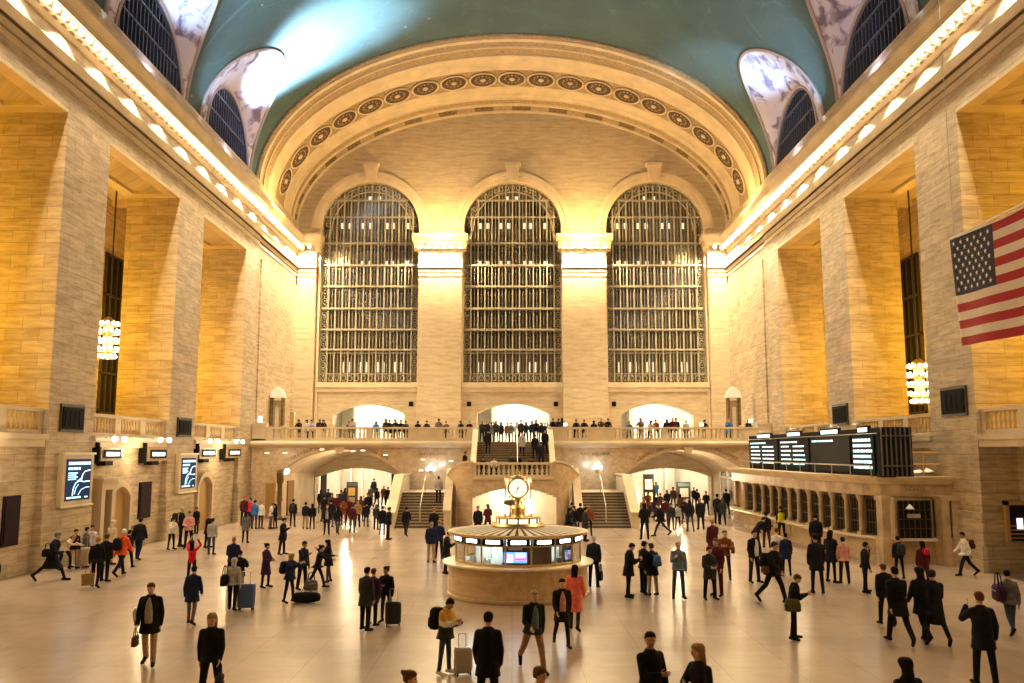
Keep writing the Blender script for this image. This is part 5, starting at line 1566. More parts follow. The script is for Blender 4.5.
def torso(mb, J, g=0.0, lo=-.12, hi=.5, slim=1.0):
    up, fw, rt = J['up'], J['fw'], J['rt']
    prof = [(-.12, .135, .105), (-.04, .165, .118), (.06, .155, .112), (.15, .142, .105), (.25, .155, .115), (.34, .165, .118), (.40, .150, .108), (.44, .115, .09), (.475, .075, .07), (.50, .055, .055)]
    rings = []
    for h, rx, ry in prof:
        if lo - 1e-3 <= h <= hi + 1e-3: rings.append((J['pel'] + up * h + fw * .01, rt * (rx * slim + g), fw * (ry * slim + g)))
    ell_loft(mb, rings)

def hand(mb, J, sd, fine):
    s = 1 if sd == 'L' else -1
    w, d = J['wr' + sd], J['ad' + sd]
    side = V((0, -1, 0)) if abs(d.z) > .6 else V((0, 0, 1)); side = (side - d * side.dot(d)).normalized()   # thumb side
    nrm = d.cross(side).normalized() * s
    if fine == 'palm':
        ell_loft(mb, [(w - d * .02, side * .026, nrm * .022), (w + d * .02, side * .036, nrm * .018), (w + d * .07, side * .042, nrm * .016), (w + d * .095, side * .036, nrm * .013)], 10)
        return
    for k, (o, L_) in enumerate(((.030, .068), (.011, .076), (-.009, .071), (-.028, .056))):
        p = w + d * .085 + side * o; bend = nrm * .35
        q = p + (d + bend * .4).normalized() * L_ * .45; r = q + (d + bend * 1.4).normalized() * L_ * .35; t = r + (d * .6 + bend * 2).normalized() * L_ * .28
        mb.tube([p - d * .02, p, q, r, t], .0095, 6, .007)
    p = w + d * .03 + side * .034; q = p + (d * .6 + side * .7).normalized() * .035; r = q + (d * .9 + side * .25 + nrm * .3).normalized() * .03
    mb.tube([p - side * .015, p, q, r], .011, 6, .008)

SKINS = {'l': mat('skin_light', (.55, .33, .22), .5), 'm': mat('skin_tan', (.36, .19, .11), .5), 'd': mat('skin_dark', (.10, .05, .03), .5)}
EYEM = mat('eye_dark', (.02, .012, .01), .3); LIPM = mat('lip', (.30, .09, .07), .5)
CACHE = {}
def piece(kind, pose, fine, female=False):
    key = (kind, pose, fine, female)
    if key in CACHE: return CACHE[key]
    J = JC[pose]; mb = MB(); vox = .017 if fine else .028
    slim = .93 if female else 1.0
    up, fw, rt, hu, hf, hr = (J[k] for k in ('up', 'fw', 'rt', 'hu', 'hf', 'hr'))
    hd = J['head']
    if kind == 'body':
        torso(mb, J, -.012, slim=slim)
        capsule(mb, J['neck'] - up * .03, hd - hu * .06, .056, .050)
        # head: cranium + jaw
        ell_loft(mb, [(hd + hu * z + hf * o, hr * rx, hf * ry) for z, o, rx, ry in ((-.118, .035, .022, .022), (-.105, .028, .040, .045), (-.07, .018, .056, .068), (-.03, .006, .068, .084), (.01, 0, .075, .094), (.05, -.003, .075, .096), (.085, -.006, .062, .080), (.108, -.008, .036, .048), (.115, -.008, .01, .014))])
        capsule(mb, hd + hf * .088 + hu * .005, hd + hf * .106 - hu * .022, .010, .016, 8)       # nose
        for s in (-1, 1): ell_loft(mb, [(hd + hr * s * (.070 + .010 * q) - hf * .005 - hu * .012, hf * .018 * (1 - q * .4), hu * .030 * (1 - q * .3)) for q in (0, 1, 1.4)], 8)
        for sd in 'LR':
            capsule(mb, J['hip' + sd], J['knee' + sd], .070 * slim, .046 * slim); capsule(mb, J['knee' + sd], J['ank' + sd], .045, .030)
            capsule(mb, J['heel' + sd] + V((0, 0, .025)) + J['fd' + sd] * .02, J['toe' + sd] + V((0, 0, .012)) - J['fd' + sd] * .03, .026, .02)
            capsule(mb, J['sh' + sd], J['el' + sd], .052 * slim, .040); capsule(mb, J['el' + sd], J['wr' + sd], .040, .025)
            hand(mb, J, sd, 'palm')
        me = remesh(mb, .0135 if fine else .024, 2 if fine else 2)
        # fingers joined into the same body mesh
        fm = MB(); fm.sm = True
        if fine:
            for sd in 'LR': hand(fm, J, sd, 'fingers')
            bm = bmesh.new(); bm.from_mesh(me)
            vs = [bm.verts.new(p) for p in fm.v]
            for f in fm.f:
                try:
                    nf = bm.faces.new([vs[i] for i in f]); nf.smooth = True
                except ValueError: pass
            bm.to_mesh(me); bm.free()
    elif kind in ('jacket', 'coat', 'longcoat', 'puffer', 'shirt'):
        g = {'jacket': .026, 'coat': .034, 'longcoat': .034, 'puffer': .05, 'shirt': .012}[kind]
        torso(mb, J, g, slim=slim)
        hem = {'jacket': -.13, 'coat': -.30, 'longcoat': -.46, 'puffer': -.17, 'shirt': -.12}[kind]
        if hem < -.12:
            # skirt of the coat follows the mean of the thighs
            md = ((J['kneeL'] + J['kneeR']) / 2 - J['pel']); md.normalize()
            spr = (J['kneeL'] - J['kneeR']).length
            rings = []
            for t in (0, .3, .6, 1.0):
                q = t * (-hem - .02)
                rings.append((J['pel'] + md * q, rt * (.150 * slim + g + .040 * t), V((0, -1, 0)) * (.125 + g * .8 + t * (.03 + min(.16, abs(J['kneeL'].y - J['kneeR'].y) * .30)))))
            if pose != 'sit': ell_loft(mb, rings)
        for sd in 'LR':
            capsule(mb, J['sh' + sd] , J['el' + sd], .052 + g * .7, .044 + g * .7); capsule(mb, J['el' + sd], J['wr' + sd] - J['ad' + sd] * .01, .044 + g * .7, .034 + g * .5)
            capsule(mb, J['neck'] - up * .06, J['sh' + sd], .045 + g * .7, .050 + g * .7)
        # collar
        ell_loft(mb, [(J['neck'] - up * .02, rt * (.075 + g * .6), fw * (.07 + g * .6)), (J['neck'] + up * (.025 if kind != 'shirt' else .01), rt * (.068 + g * .5), fw * (.066 + g * .5)), (J['neck'] + up * .035, rt * .05, fw * .05)])
        me = remesh(mb, vox, 3)
    elif kind == 'vest':
        torso(mb, J, .045, lo=-.12, hi=.46, slim=slim)
        me = remesh(mb, vox, 2)
    elif kind in ('trousers', 'slim', 'skirt'):
        f = 1.0 if kind == 'trousers' else .88
        torso(mb, J, .006, lo=-.12, hi=.06, slim=slim)
        for sd in 'LR':
            capsule(mb, J['hip' + sd], J['knee' + sd], .094 * f, .070 * f); capsule(mb, J['knee' + sd], J['ank' + sd] + V((0, 0, .0)), .070 * f, .058 * f if kind == 'trousers' else .048)
        me = remesh(mb, vox, 2)
    elif kind in ('shoeL', 'shoeR'):
        for sd in kind[-1]:
            h, t = J['heel' + sd], J['toe' + sd]
            capsule(mb, h + V((0, 0, .014)), t + V((0, 0, .004)), .048, .040); capsule(mb, h + J['fd' + sd] * .03 + V((0, 0, .04)), J['ank' + sd] + V((0, 0, .02)), .048, .042)
        me = remesh(mb, .018, 1)
    elif kind.startswith('hair'):
        st = kind.split('_')[1]
        k = 1.0
        th = {'short': .010, 'long': .018, 'bun': .014, 'pony': .014, 'beanie': .016, 'hood': .03, 'cap': .012}[st]
        ell_loft(mb, [(hd + hu * z - hf * o, hr * (rx + th), hf * (ry + th)) for z, o, rx, ry in ((-.055, .042, .05, .045), (-.02, .034, .068, .062), (.02, .026, .075, .078), (.055, .012, .077, .092), (.09, .008, .064, .080), (.112, .008, .04, .05), (.122, .008, .012, .014))])
        if st == 'long':
            for q in (-1, 0, 1): capsule(mb, hd - hf * .05 + hr * q * .045, J['neck'] - up * .10 - fw * .075 + hr * q * .045, .055, .04)
        if st == 'bun': capsule(mb, hd + hu * .06 - hf * .10, hd + hu * .075 - hf * .125, .045, .036)
        if st == 'pony': capsule(mb, hd + hu * .03 - hf * .10, hd - hu * .12 - hf * .13, .032, .018)
        if st == 'hood':
            capsule(mb, hd - hf * .04 - hu * .04, J['neck'] - fw * .03, .085, .09)
        if st == 'cap': ell_loft(mb, [(hd + hu * .055 + hf * .07, hr * .06, hu * .012), (hd + hu * .045 + hf * .16, hr * .045, hu * .008)], 12)
        me = remesh(mb, .014 if fine else .022, 1)
    elif kind == 'scarf':
        ell_loft(mb, [(J['neck'] - up * .015, rt * .105, fw * .10), (J['neck'] + up * .03, rt * .1, fw * .095), (J['neck'] + up * .07, rt * .08, fw * .08)])
        capsule(mb, J['neck'] + fw * .11 + rt * .03, J['neck'] + fw * .145 - up * .3 + rt * .04, .035, .04)
        me = remesh(mb, vox, 2)
    elif kind == 'front':        # open front showing shirt
        ell_loft(mb, [(J['pel'] + up * h + fw * (.150 + o), rt * w, fw * .022) for h, o, w in ((-.10, .004, .075), (.05, -.002, .08), (.2, -.002, .078), (.34, .006, .062), (.42, -.008, .038), (.47, -.04, .012))], 10)
        me = mb.mesh('t', [])
        for p in me.polygons: p.use_smooth = True
    elif kind == 'face':
        for s in (-1, 1): mb.ball(hd + hf * .083 + hr * s * .03 + hu * .005, .010, 8, 5)
        me = mb.mesh('t', [])
        for p in me.polygons: p.use_smooth = True
    elif kind == 'mouth':
        ell_loft(mb, [(hd + hf * .084 - hu * .058 + hr * x, hu * w, hf * .012) for x, w in ((-.024, .002), (-.01, .007), (.01, .007), (.024, .002))], 8)
        me = mb.mesh('t', [])
        for p in me.polygons: p.use_smooth = True
    me.name = kind
    while len(me.materials) < 1: me.materials.append(None)
    CACHE[key] = me
    return me

COL = {'black': (.010, .009, .012), 'ink': (.014, .014, .022), 'navy': (.014, .018, .055), 'blue': (.05, .10, .26), 'plum': (.045, .016, .05), 'maroon': (.075, .014, .022), 'grey': (.13, .12, .12),
       'charcoal': (.03, .03, .035), 'silver': (.36, .34, .33), 'white': (.68, .64, .58), 'cream': (.62, .50, .34), 'beige': (.40, .29, .18), 'brown': (.10, .045, .022), 'tan': (.30, .18, .09), 'red': (.62, .02, .04), 'orange': (.75, .11, .03),
       'coral': (.78, .17, .13), 'mustard': (.55, .30, .03), 'denim': (.045, .06, .10), 'teal': (.03, .14, .24), 'azure': (.04, .16, .45), 'olive': (.10, .09, .04), 'blond': (.34, .20, .08), 'darkhair': (.012, .008, .006), 'greyhair': (.28, .25, .22), 'rust': (.20, .055, .02), 'lilac': (.45, .40, .60),
       'ochre': (.28, .17, .06), 'vest': (.75, .72, .05), 'stoneblue': (.12, .16, .24), 'pink': (.60, .28, .24)}
def cloth_mat(c):
    if c == 'banded' and 'cloth_banded' not in MATS:     # mustard yoke, white band, black hem
        m, nt, b = new_mat('cloth_banded')
        tc = nt.nodes.new('ShaderNodeTexCoord'); sx = nt.nodes.new('ShaderNodeSeparateXYZ'); r = nt.nodes.new('ShaderNodeValToRGB')
        mr = nt.nodes.new('ShaderNodeMapRange'); mr.inputs['From Min'].default_value = .8; mr.inputs['From Max'].default_value = 1.6
        nt.links.new(tc.outputs['Object'], sx.inputs[0]); nt.links.new(sx.outputs['Z'], mr.inputs['Value']); nt.links.new(mr.outputs[0], r.inputs['Fac'])
        r.color_ramp.interpolation = 'CONSTANT'
        r.color_ramp.elements[0].color = (.012, .012, .014, 1); r.color_ramp.elements[1].position = .53; r.color_ramp.elements[1].color = (*COL['mustard'], 1)
        e = r.color_ramp.elements.new(.38); e.color = (*COL['white'], 1)
        nt.links.new(r.outputs['Color'], b.inputs['Base Color']); b.inputs['Roughness'].default_value = .85
    if c == 'banded': return MATS['cloth_banded']
    return mat('cloth_' + c, COL[c], .85, vary=.22, scale=9, bump=.25, spec=.1)
def dress(parent, kind, pose, fine, fem, m, name):
    o = link(name, piece(kind, pose, fine, fem), parent)
    o.material_slots[0].link = 'OBJECT'; o.material_slots[0].material = m
    return o
def person(loc, yaw, h, pose, top, bot, hair, label, group=None, skin='l', fine=False, fem=False, extra=()):
    """top='kind:colour', bot='kind:colour', hair='style:colour'"""
    o = link('person', piece('body', pose, fine, fem), None, label, 'person', group, None, loc, D(yaw), h / 1.72)
    o.material_slots[0].link = 'OBJECT'; o.material_slots[0].material = SKINS[skin]
    tk, tc = top.split(':'); bk, bc = bot.split(':')
    dress(o, tk, pose, fine, fem, cloth_mat(tc), {'jacket': 'jacket', 'coat': 'coat', 'longcoat': 'coat', 'puffer': 'padded_jacket', 'shirt': 'shirt'}[tk])
    dress(o, bk, pose, fine, fem, cloth_mat(bc), 'trousers')
    for k in 'LR': dress(o, 'shoe' + k, pose, fine, False, cloth_mat('white' if 'whiteshoes' in extra else 'black'), 'shoe')
    if hair != 'bald':
        hk, hc = hair.split(':')
        dress(o, 'hair_' + hk, pose, fine, False, cloth_mat(hc), {'beanie': 'beanie', 'hood': 'hood', 'cap': 'cap'}.get(hk, 'hair'))
    for e in extra:
        if ':' in e:
            k, c_ = e.split(':')
            if k in ('scarf', 'front'): dress(o, k, pose, fine, fem, cloth_mat(c_), {'scarf': 'scarf', 'front': 'shirt_front'}[k])
            if k == 'vest':
                dress(o, 'vest', pose, fine, fem, cloth_mat('vest'), 'safety_vest')
    if fine:
        dress(o, 'face', pose, True, False, EYEM, 'eyes'); dress(o, 'mouth', pose, True, False, LIPM, 'mouth')
    return o

# ---- bags
def place_bag(kind, p, yaw, col, label, sc=1.0):
    cm = cloth_mat(col)
    t = thing({'tote': 'handbag', 'backpack': 'backpack', 'suitcase': 'suitcase', 'duffel': 'duffel_bag', 'shopper': 'shopping_bag', 'brief': 'briefcase'}[kind], label,
              {'tote': 'bag', 'backpack': 'backpack', 'suitcase': 'suitcase', 'duffel': 'bag', 'shopper': 'bag', 'brief': 'bag'}[kind], p, D(yaw), scale=sc)
    def rbox(mb, w, d, h, z0, taper=.9, pinch=.8):
        ell = []
        for tz, f in ((0, pinch), (.08, .97), (.5, 1.0), (.88, taper), (1.0, taper * pinch)):
            pts = []
            for k in range(16):
                a = 2 * PI * k / 16; cx_, sy = math.cos(a), math.sin(a); q = 1 / max(abs(cx_) ** .55 + 0, .001) if False else 1
                e = .45
                pts.append(V((math.copysign(abs(cx_) ** e, cx_) * w * f, math.copysign(abs(sy) ** e, sy) * d * (f if tz in (0, 1.0) else 1), z0 + tz * h)))
            ell.append(pts)
        mb.sm = True; mb.loft(ell); mb.sm = False
    if kind in ('tote', 'brief'):
        w, d, h = (.19, .08, .28) if kind == 'tote' else (.20, .06, .28)
        b = MB(); rbox(b, w, d, h, 0, .85); b.build('bag_body', [cm], t)
        for s in (-1, 1):
            b = MB(); b.tube([(-w * .5, s * .03, h * .9), (-w * .4, s * .02, h + .16), (0, s * .01, h + .22), (w * .4, s * .02, h + .16), (w * .5, s * .03, h * .9)], .011, 5); b.build('handle', [MATS['black_metal']], t)
        b = MB(); b.box(-w * .5, w * .5, -d - .005, -d + .01, h * .62, h * .66); b.build('clasp', [STEEL], t)
    elif kind == 'shopper':
        b = MB(); b.loft([[V((x * .15, y * .07, 0)) for x, y in ((-1, -1), (1, -1), (1, 1), (-1, 1))], [V((x * .17, y * .08, .34)) for x, y in ((-1, -1), (1, -1), (1, 1), (-1, 1))]]); b.build('bag_body', [cm], t)
        b = MB(); b.tube([(-.08, 0, .33), (-.05, 0, .47), (.05, 0, .47), (.08, 0, .33)], .008, 5); b.build('handle', [BLACK], t)
    elif kind == 'backpack':
        b = MB(); rbox(b, .16, .10, .44, 0, .8, .75); b.build('pack_body', [cm], t)
        b = MB(); rbox(b, .12, .035, .2, .04, .9, .8); o = b.build('front_pocket', [cm], t); o.location = (0, .11, 0)
        for s in (-1, 1):
            b = MB(); b.tube([(s * .09, -.08, .40), (s * .10, -.20, .46), (s * .11, -.33, .34), (s * .11, -.31, .15), (s * .10, -.10, .05)], .018, 5); b.build('strap', [cm], t)
    elif kind == 'duffel':
        b = MB(); b.sm = True; b.loft([[V((x, r * math.cos(a) * .9, .17 + r * math.sin(a) * .85)) for a in [2 * PI * k / 14 for k in range(14)]] for x, r in ((-.44, .03), (-.42, .13), (-.3, .18), (0, .2), (.3, .17), (.42, .12), (.44, .03))]); b.build('bag_body', [cm], t)
        b = MB(); b.tube([(-.15, 0, .33), (-.1, 0, .42), (.1, 0, .42), (.15, 0, .33)], .012, 5); b.build('handle', [BLACK], t)
    elif kind == 'suitcase':
        b = MB(); rbox(b, .23, .13, .60, .07, .99, .9); b.build('shell', [mat('case_' + col, COL[col], .35)], t)
        b = MB()
        for x in (-.13, 0, .13): b.box(x - .012, x + .012, -.137, -.125, .15, .6)
        b.build('rib', [mat('case_' + col, COL[col], .35)], t)
        for s in (-1, 1):
            for q in (-1, 1):
                b = MB(); b.sm = True; b.loft([[V((s * .17 + dx, q * .09 + .035 * math.cos(a), .035 + .035 * math.sin(a))) for a in [2 * PI * k / 10 for k in range(10)]] for dx in (-.015, .015)]); b.build('wheel', [BLACK], t)
        b = MB(); b.tube([(-.1, .09, .66), (-.1, .09, 1.0), (.1, .09, 1.0), (.1, .09, .66)], .011, 6); b.build('pull_handle', [STEEL], t)
    return t

PEOPLE = []
def put(px, ytop, yfeet, yaw, pose, top, bot, hair, label, skin='l', fine=False, fem=False, extra=(), group=None, z0=0.0, hh=None):
    J = JC[pose]; ht0 = J['head'].z + .118      # model height
    if pose == 'photo': ht0 = max(ht0, 1.7)
    if yfeet:
        # feet line: use pixel of soles nudged up (mean of both feet)
        x, y = at_z(px, yfeet - 1.0, z0)
        zt = at_y(px, ytop, y)[1] - z0
        h = hh or max(1.5, min(1.92, zt / ht0 * 1.72))
    else:
        h = hh or (1.66 if fem else 1.76)
        x, y = at_z(px, ytop, z0 + ht0 * h / 1.72)
    o = person((x, y, z0), yaw, h, pose, top, bot, hair, label, group, skin, fine, fem, extra)
    PEOPLE.append((px, o)); POSEOF[o.name] = pose
    return o
POSEOF = {}
def hold(o, kind, col, label, side='R', dz=0.0, sc=1.0):
    """bag hanging in a hand / on the back / over a shoulder of person o"""
    px_pose = POSEOF[o.name]; J = JC[px_pose]; s = o.scale[0]; yaw = math.degrees(o.rotation_euler[2])
    Mx = Matrix.Rotation(o.rotation_euler[2], 3, 'Z')
    sg = 1 if side == 'L' else -1
    if side == 'back': lp = V((0, J['pel'].y + .27 - J['up'].y * -.2, J['pel'].z + .03))
    elif side in 'LR':
        w = J['wr' + side] + J['ad' + side] * .075; hb = {'tote': .5, 'brief': .5, 'shopper': .47}[kind] * sc / s
        lp = V((w.x + sg * .02, w.y, max(.02, w.z - hb)))
    elif side in ('hipL', 'hipR'):
        sg = 1 if side == 'hipL' else -1; lp = V((sg * .27, .05, J['pel'].z - .08))
    wp = Mx @ (lp * s) + o.location
    rz = yaw if side in ('back',) else yaw + 90
    return place_bag(kind, (wp.x, wp.y, wp.z + dz), rz, col, label, sc)
# ---- nearer people on the floor, one by one
T = True
p = put(148, 582, 667, 8, 'step', 'coat:black', 'trousers:beige', 'short:brown', 'man in black coat and khaki trousers walking with papers under his arm', fine=T, extra=('front:silver',))
hold(p, 'tote', 'brown', 'small round brown bag hanging from the hand of the man in khaki trousers', 'R', sc=.75)
b = MB(); b.obox((0, 0, .16), (.02, 0, .03), (0, .11, .01), (-.03, 0, .15))
b.build('newspaper', [mat('newsprint', (.6, .6, .56), .7)], None, label='folded white newspaper under the arm of the man in the black coat', cat='newspaper', loc=tuple(V(p.location) + V((-.27, -.16, .90))), rotz=.3)
p = put(213, 612, None, 10, 'walk2', 'jacket:black', 'trousers:black', 'long:tan', 'woman in black jacket with tied-back brown hair walking toward the camera at left', fine=T, fem=T, hh=1.70)
hold(p, 'tote', 'charcoal', 'dark handbag with pale panel held by the woman in black jacket at left', 'L', sc=.9)
p = put(191, 566, 626, 180, 'step', 'coat:navy', 'slim:grey', 'short:darkhair', 'person in navy coat and grey trousers seen from behind below the woman in red', fine=T)
p = put(191, 541, 585, 180, 'photo', 'shirt:red', 'slim:black', 'long:darkhair', 'woman in bright red top raising both arms to take a picture', fine=T, fem=T)
p = put(232, 536, 588, 180, 'stand2', 'jacket:navy', 'trousers:black', 'bald', 'bald man in navy jacket seen from behind', skin='m')
p = put(238, 553, 600, 180, 'hand', 'puffer:black', 'trousers:black', 'short:darkhair', 'person in black jacket behind the woman with the blue suitcase')
p = put(232, 562, 612, 180, 'pull', 'jacket:silver', 'trousers:black', 'hood:silver', 'woman in light grey hooded jacket seen from behind pulling a blue suitcase', fine=T, fem=T)
hold(p, 'tote', 'black', 'large black shoulder bag of the woman in the grey hooded jacket', 'hipL', dz=-.05, sc=1.15)
x, y = at_z(246, 610); place_bag('suitcase', (x, y, 0), 185, 'blue', 'upright deep blue suitcase beside the woman in the grey hood', 1.12)
p = put(265, 544, 589, 75, 'stand2', 'longcoat:plum', 'slim:black', 'bun:darkhair', 'woman in long purple coat with bun standing in profile', fine=T, fem=T)
p = put(289, 555, 604, 70, 'shoot', 'puffer:navy', 'slim:black', 'hood:beige', 'person with fur-trimmed hood and small backpack raising a camera', fine=T)
hold(p, 'backpack', 'navy', 'navy backpack on the person with the fur-trimmed hood', 'back', sc=.85)
x, y = at_z(306, 603); place_bag('duffel', (x, y, 0), 8, 'black', 'black duffel bag lying on the floor by the hooded person', 1.0)
p = put(302, 541, 591, 60, 'hand', 'jacket:ink', 'trousers:black', 'short:darkhair', 'tall man in dark jacket behind the hooded person with the camera', fine=T, skin='m')
p = put(317, 549, 590, 95, 'reach', 'jacket:ink', 'slim:black', 'bun:darkhair', 'woman in dark jacket reaching toward her friend with legs apart', fine=T, fem=T)
x, y = at_z(311, 590); place_bag('tote', (x, y, 0), 20, 'grey', 'grey slouchy bag standing at the feet of the reaching woman', 1.2)
p = put(328, 542, 584, -70, 'shoot', 'coat:black', 'slim:charcoal', 'hood:black', 'woman in black hooded coat holding a white bag by her friend', fine=T, fem=T)
hold(p, 'tote', 'white', 'white bag hanging at the waist of the woman in the black hooded coat', 'hipR', dz=.15, sc=.8)
p = put(365, 567, 632, 150, 'stand', 'coat:charcoal', 'trousers:black', 'short:darkhair', 'broad person in dark grey coat seen from behind facing the child with suitcase', fine=T)
p = put(372, 572, 627, 160, 'stand', 'coat:plum', 'trousers:black', 'short:brown', 'person in plum coat half hidden behind the broad dark grey coat')
p = put(386, 566, 624, -15, 'hold', 'jacket:black', 'slim:charcoal', 'bun:darkhair', 'young person in black jacket standing behind a black suitcase', fine=T, fem=T, skin='m')
x, y = at_z(393, 626); place_bag('suitcase', (x, y, 0), 5, 'black', 'upright black suitcase in front of the young person in black jacket', .95)
p = put(445, 598, 676, 62, 'phone', 'puffer:banded', 'slim:denim', 'short:darkhair', 'man in mustard, white and black jacket looking at his phone', fine=T, skin='m', extra=('whiteshoes',))
hold(p, 'backpack', 'black', 'black backpack worn by the man in the mustard jacket', 'back')
x, y = at_z(463, 675); place_bag('suitcase', (x, y, 0), 20, 'silver', 'white hard-shell suitcase with raised handle beside the man in mustard', .82)
p = put(488, 612, None, 172, 'stand', 'coat:black', 'trousers:black', 'short:darkhair', 'man in wide black coat seen from behind in front of the booth', fine=T, hh=1.78)
p = put(533, 589, 671, 14, 'bigwalk', 'jacket:black', 'trousers:tan', 'short:greyhair', 'man in black jacket blue shirt and brown trousers striding before the booth', fine=T, extra=('front:stoneblue',))
p = put(562, 578, 647, 6, 'walk', 'coat:black', 'slim:black', 'short:darkhair', 'woman in open black coat walking toward the camera right of the booth', fine=T, fem=T, extra=('front:pink',))
p = put(575, 565, 632, 165, 'step', 'longcoat:coral', 'slim:charcoal', 'long:darkhair', 'woman with long dark hair in a coral pink coat', fine=T, fem=T)
p = put(540, 548, 601, 178, 'phone', 'jacket:ink', 'trousers:black', 'short:darkhair', 'person in dark jacket leaning at the counter of the information booth')
p = put(594, 535, 589, 165, 'stand', 'jacket:black', 'trousers:black', 'bald', 'bald man in black jacket standing right of the information booth')
hold(p, 'brief', 'black', 'black briefcase held by the bald man right of the booth', 'R', sc=1.1)
p = put(431, 522, 564, 175, 'stand', 'puffer:navy', 'trousers:beige', 'short:greyhair', 'man in navy jacket and pale trousers left of the booth', extra=())
p = put(439, 520, 560, 170, 'stand2', 'jacket:navy', 'trousers:black', 'short:blond', 'person in navy jacket beside the man in pale trousers left of the booth')
p = put(446, 531, 575, 100, 'phone', 'coat:ink', 'slim:black', 'short:darkhair', 'person in dark coat looking at a phone at the left edge of the booth')
p = put(434, 508, None, 180, 'stand', 'coat:black', 'trousers:black', 'short:blond', 'fair-haired person in black in front of the left stair flight', hh=1.7)
p = put(406, 507, 537, 175, 'walk', 'coat:black', 'slim:black', 'short:darkhair', 'person in black coat walking past the foot of the left stair flight')
p = put(453, 488, None, -120, 'shoot', 'coat:black', 'slim:black', 'long:darkhair', 'person in black raising a camera by the curved parapet left of the booth', hh=1.66)
p = put(629, 543, 599, 95, 'phone', 'coat:black', 'trousers:black', 'short:darkhair', 'man in long black jacket with white emblem, first of three right of the booth', fine=T)
p = put(644, 541, 595, 120, 'stand', 'jacket:black', 'trousers:black', 'cap:black', 'man in black jacket with wide stance, middle of three right of the booth', fine=T)
p = put(653, 543, 597, -150, 'stand', 'coat:black', 'trousers:beige', 'cap:charcoal', 'man in black jacket and beige trousers with blue backpack right of the booth', fine=T)
hold(p, 'backpack', 'blue', 'blue backpack on the man in beige trousers', 'back', sc=.8)
p = put(679, 541, 600, 0, 'hand', 'jacket:stoneblue', 'slim:denim', 'cap:beige', 'man in blue-grey jacket and pale cap facing the camera', fine=T)
p = put(710, 546, 601, 15, 'stand2', 'coat:charcoal', 'trousers:black', 'beanie:maroon', 'person in dark patterned coat beside the one in maroon trousers', fine=T)
p = put(718, 538, 597, -40, 'stand', 'jacket:maroon', 'trousers:maroon', 'short:brown', 'person in maroon trousers behind the dark patterned coat', fine=T)
p = put(726, 530, 581, -20, 'cross', 'jacket:rust', 'slim:charcoal', 'short:brown', 'woman in rust brown jacket with arms folded and shoulder bag', fine=T, fem=T)
hold(p, 'tote', 'brown', 'brown shoulder bag of the woman with folded arms', 'hipL', dz=.05, sc=.8)
p = put(714, 519, 566, 190, 'hand', 'coat:maroon', 'trousers:black', 'short:blond', 'person in dark maroon coat seen from behind above the folded-arm woman')
p = put(755, 530, 584, 20, 'stand', 'jacket:ink', 'trousers:ink', 'short:darkhair', 'man in dark suit and white shirt with hands at his sides', fine=T, extra=('front:white',))
p = put(774, 538, 604, 40, 'walk', 'puffer:black', 'trousers:black', 'beanie:charcoal', 'person in bulky black jacket walking with a backpack and waist bag', fine=T)
hold(p, 'backpack', 'black', 'black backpack of the walking person in the bulky jacket', 'back')
hold(p, 'tote', 'brown', 'brown waist bag of the walking person in the bulky jacket', 'hipR', dz=0, sc=.75)
p = put(787, 533, 577, 170, 'stand', 'coat:navy', 'slim:black', 'short:darkhair', 'person in navy coat seen from behind next to the bulky jacket')
p = put(795, 574, 641, 78, 'phone', 'jacket:black', 'trousers:black', 'short:brown', 'person in black jacket looking down at a phone with patterned bag', fine=T)
hold(p, 'tote', 'olive', 'large patterned tote bag of the person looking down at the phone', 'hipR', dz=-.1, sc=1.05)
p = put(767, 512, 549, 170, 'stand', 'jacket:black', 'trousers:maroon', 'short:darkhair', 'broad person in black jacket near the ticket office counter', skin='m')
p = put(757, 517, 552, 110, 'bend', 'jacket:black', 'trousers:black', 'short:darkhair', 'person in black bending beside the broad person at the ticket office')
p = put(778, 528, 575, 140, 'stand', 'jacket:white', 'trousers:black', 'short:brown', 'person in white top half hidden behind the bulky black jacket')
p = put(782, 506, 541, 175, 'stand', 'jacket:black', 'trousers:ink', 'short:darkhair', 'worker in a yellow high-visibility vest at the ticket windows', extra=('vest:y',))
p = put(797, 510, 542, 150, 'phone', 'jacket:black', 'trousers:black', 'short:darkhair', 'person in black leaning at the ticket counter right of the yellow vest')
p = put(818, 526, 595, 178, 'stand', 'coat:ink', 'slim:ink', 'short:darkhair', 'tall person in long dark coat seen from behind', fine=T)
p = put(817, 513, 560, 160, 'stand', 'jacket:black', 'trousers:black', 'short:darkhair', 'person in black directly behind the tall dark coat')
p = put(832, 530, 584, 130, 'stand2', 'coat:ink', 'slim:black', 'long:darkhair', 'person in dark coat between the tall dark coat and the pale scarf', fem=T)
p = put(845, 537, 585, 175, 'stand', 'jacket:pink', 'trousers:ink', 'short:darkhair', 'person in pale pink jacket and long scarf seen from behind', fine=T, fem=T, extra=('scarf:cream',))
p = put(866, 542, 594, 82, 'ear', 'jacket:ink', 'trousers:ink', 'short:darkhair', 'bearded man in dark suit walking with a phone at his face', fine=T, skin='m', extra=('front:silver',))
p = put(900, 536, 580, 180, 'stand', 'jacket:ink', 'slim:black', 'short:darkhair', 'person in dark jacket seen from behind before the barred window')
hold(p, 'backpack', 'charcoal', 'dark backpack on the person before the barred window', 'back', sc=.9)
p = put(925, 541, 590, 180, 'stand', 'coat:maroon', 'slim:black', 'long:darkhair', 'person in dark maroon coat with a red mark on the back', fem=T)
hold(p, 'backpack', 'red', 'small red backpack on the person in the maroon coat', 'back', sc=.45, dz=.25)
p = put(887, 564, 627, 178, 'step', 'puffer:black', 'trousers:black', 'short:brown', 'person in black jacket walking away, left of the close pair', fine=T)
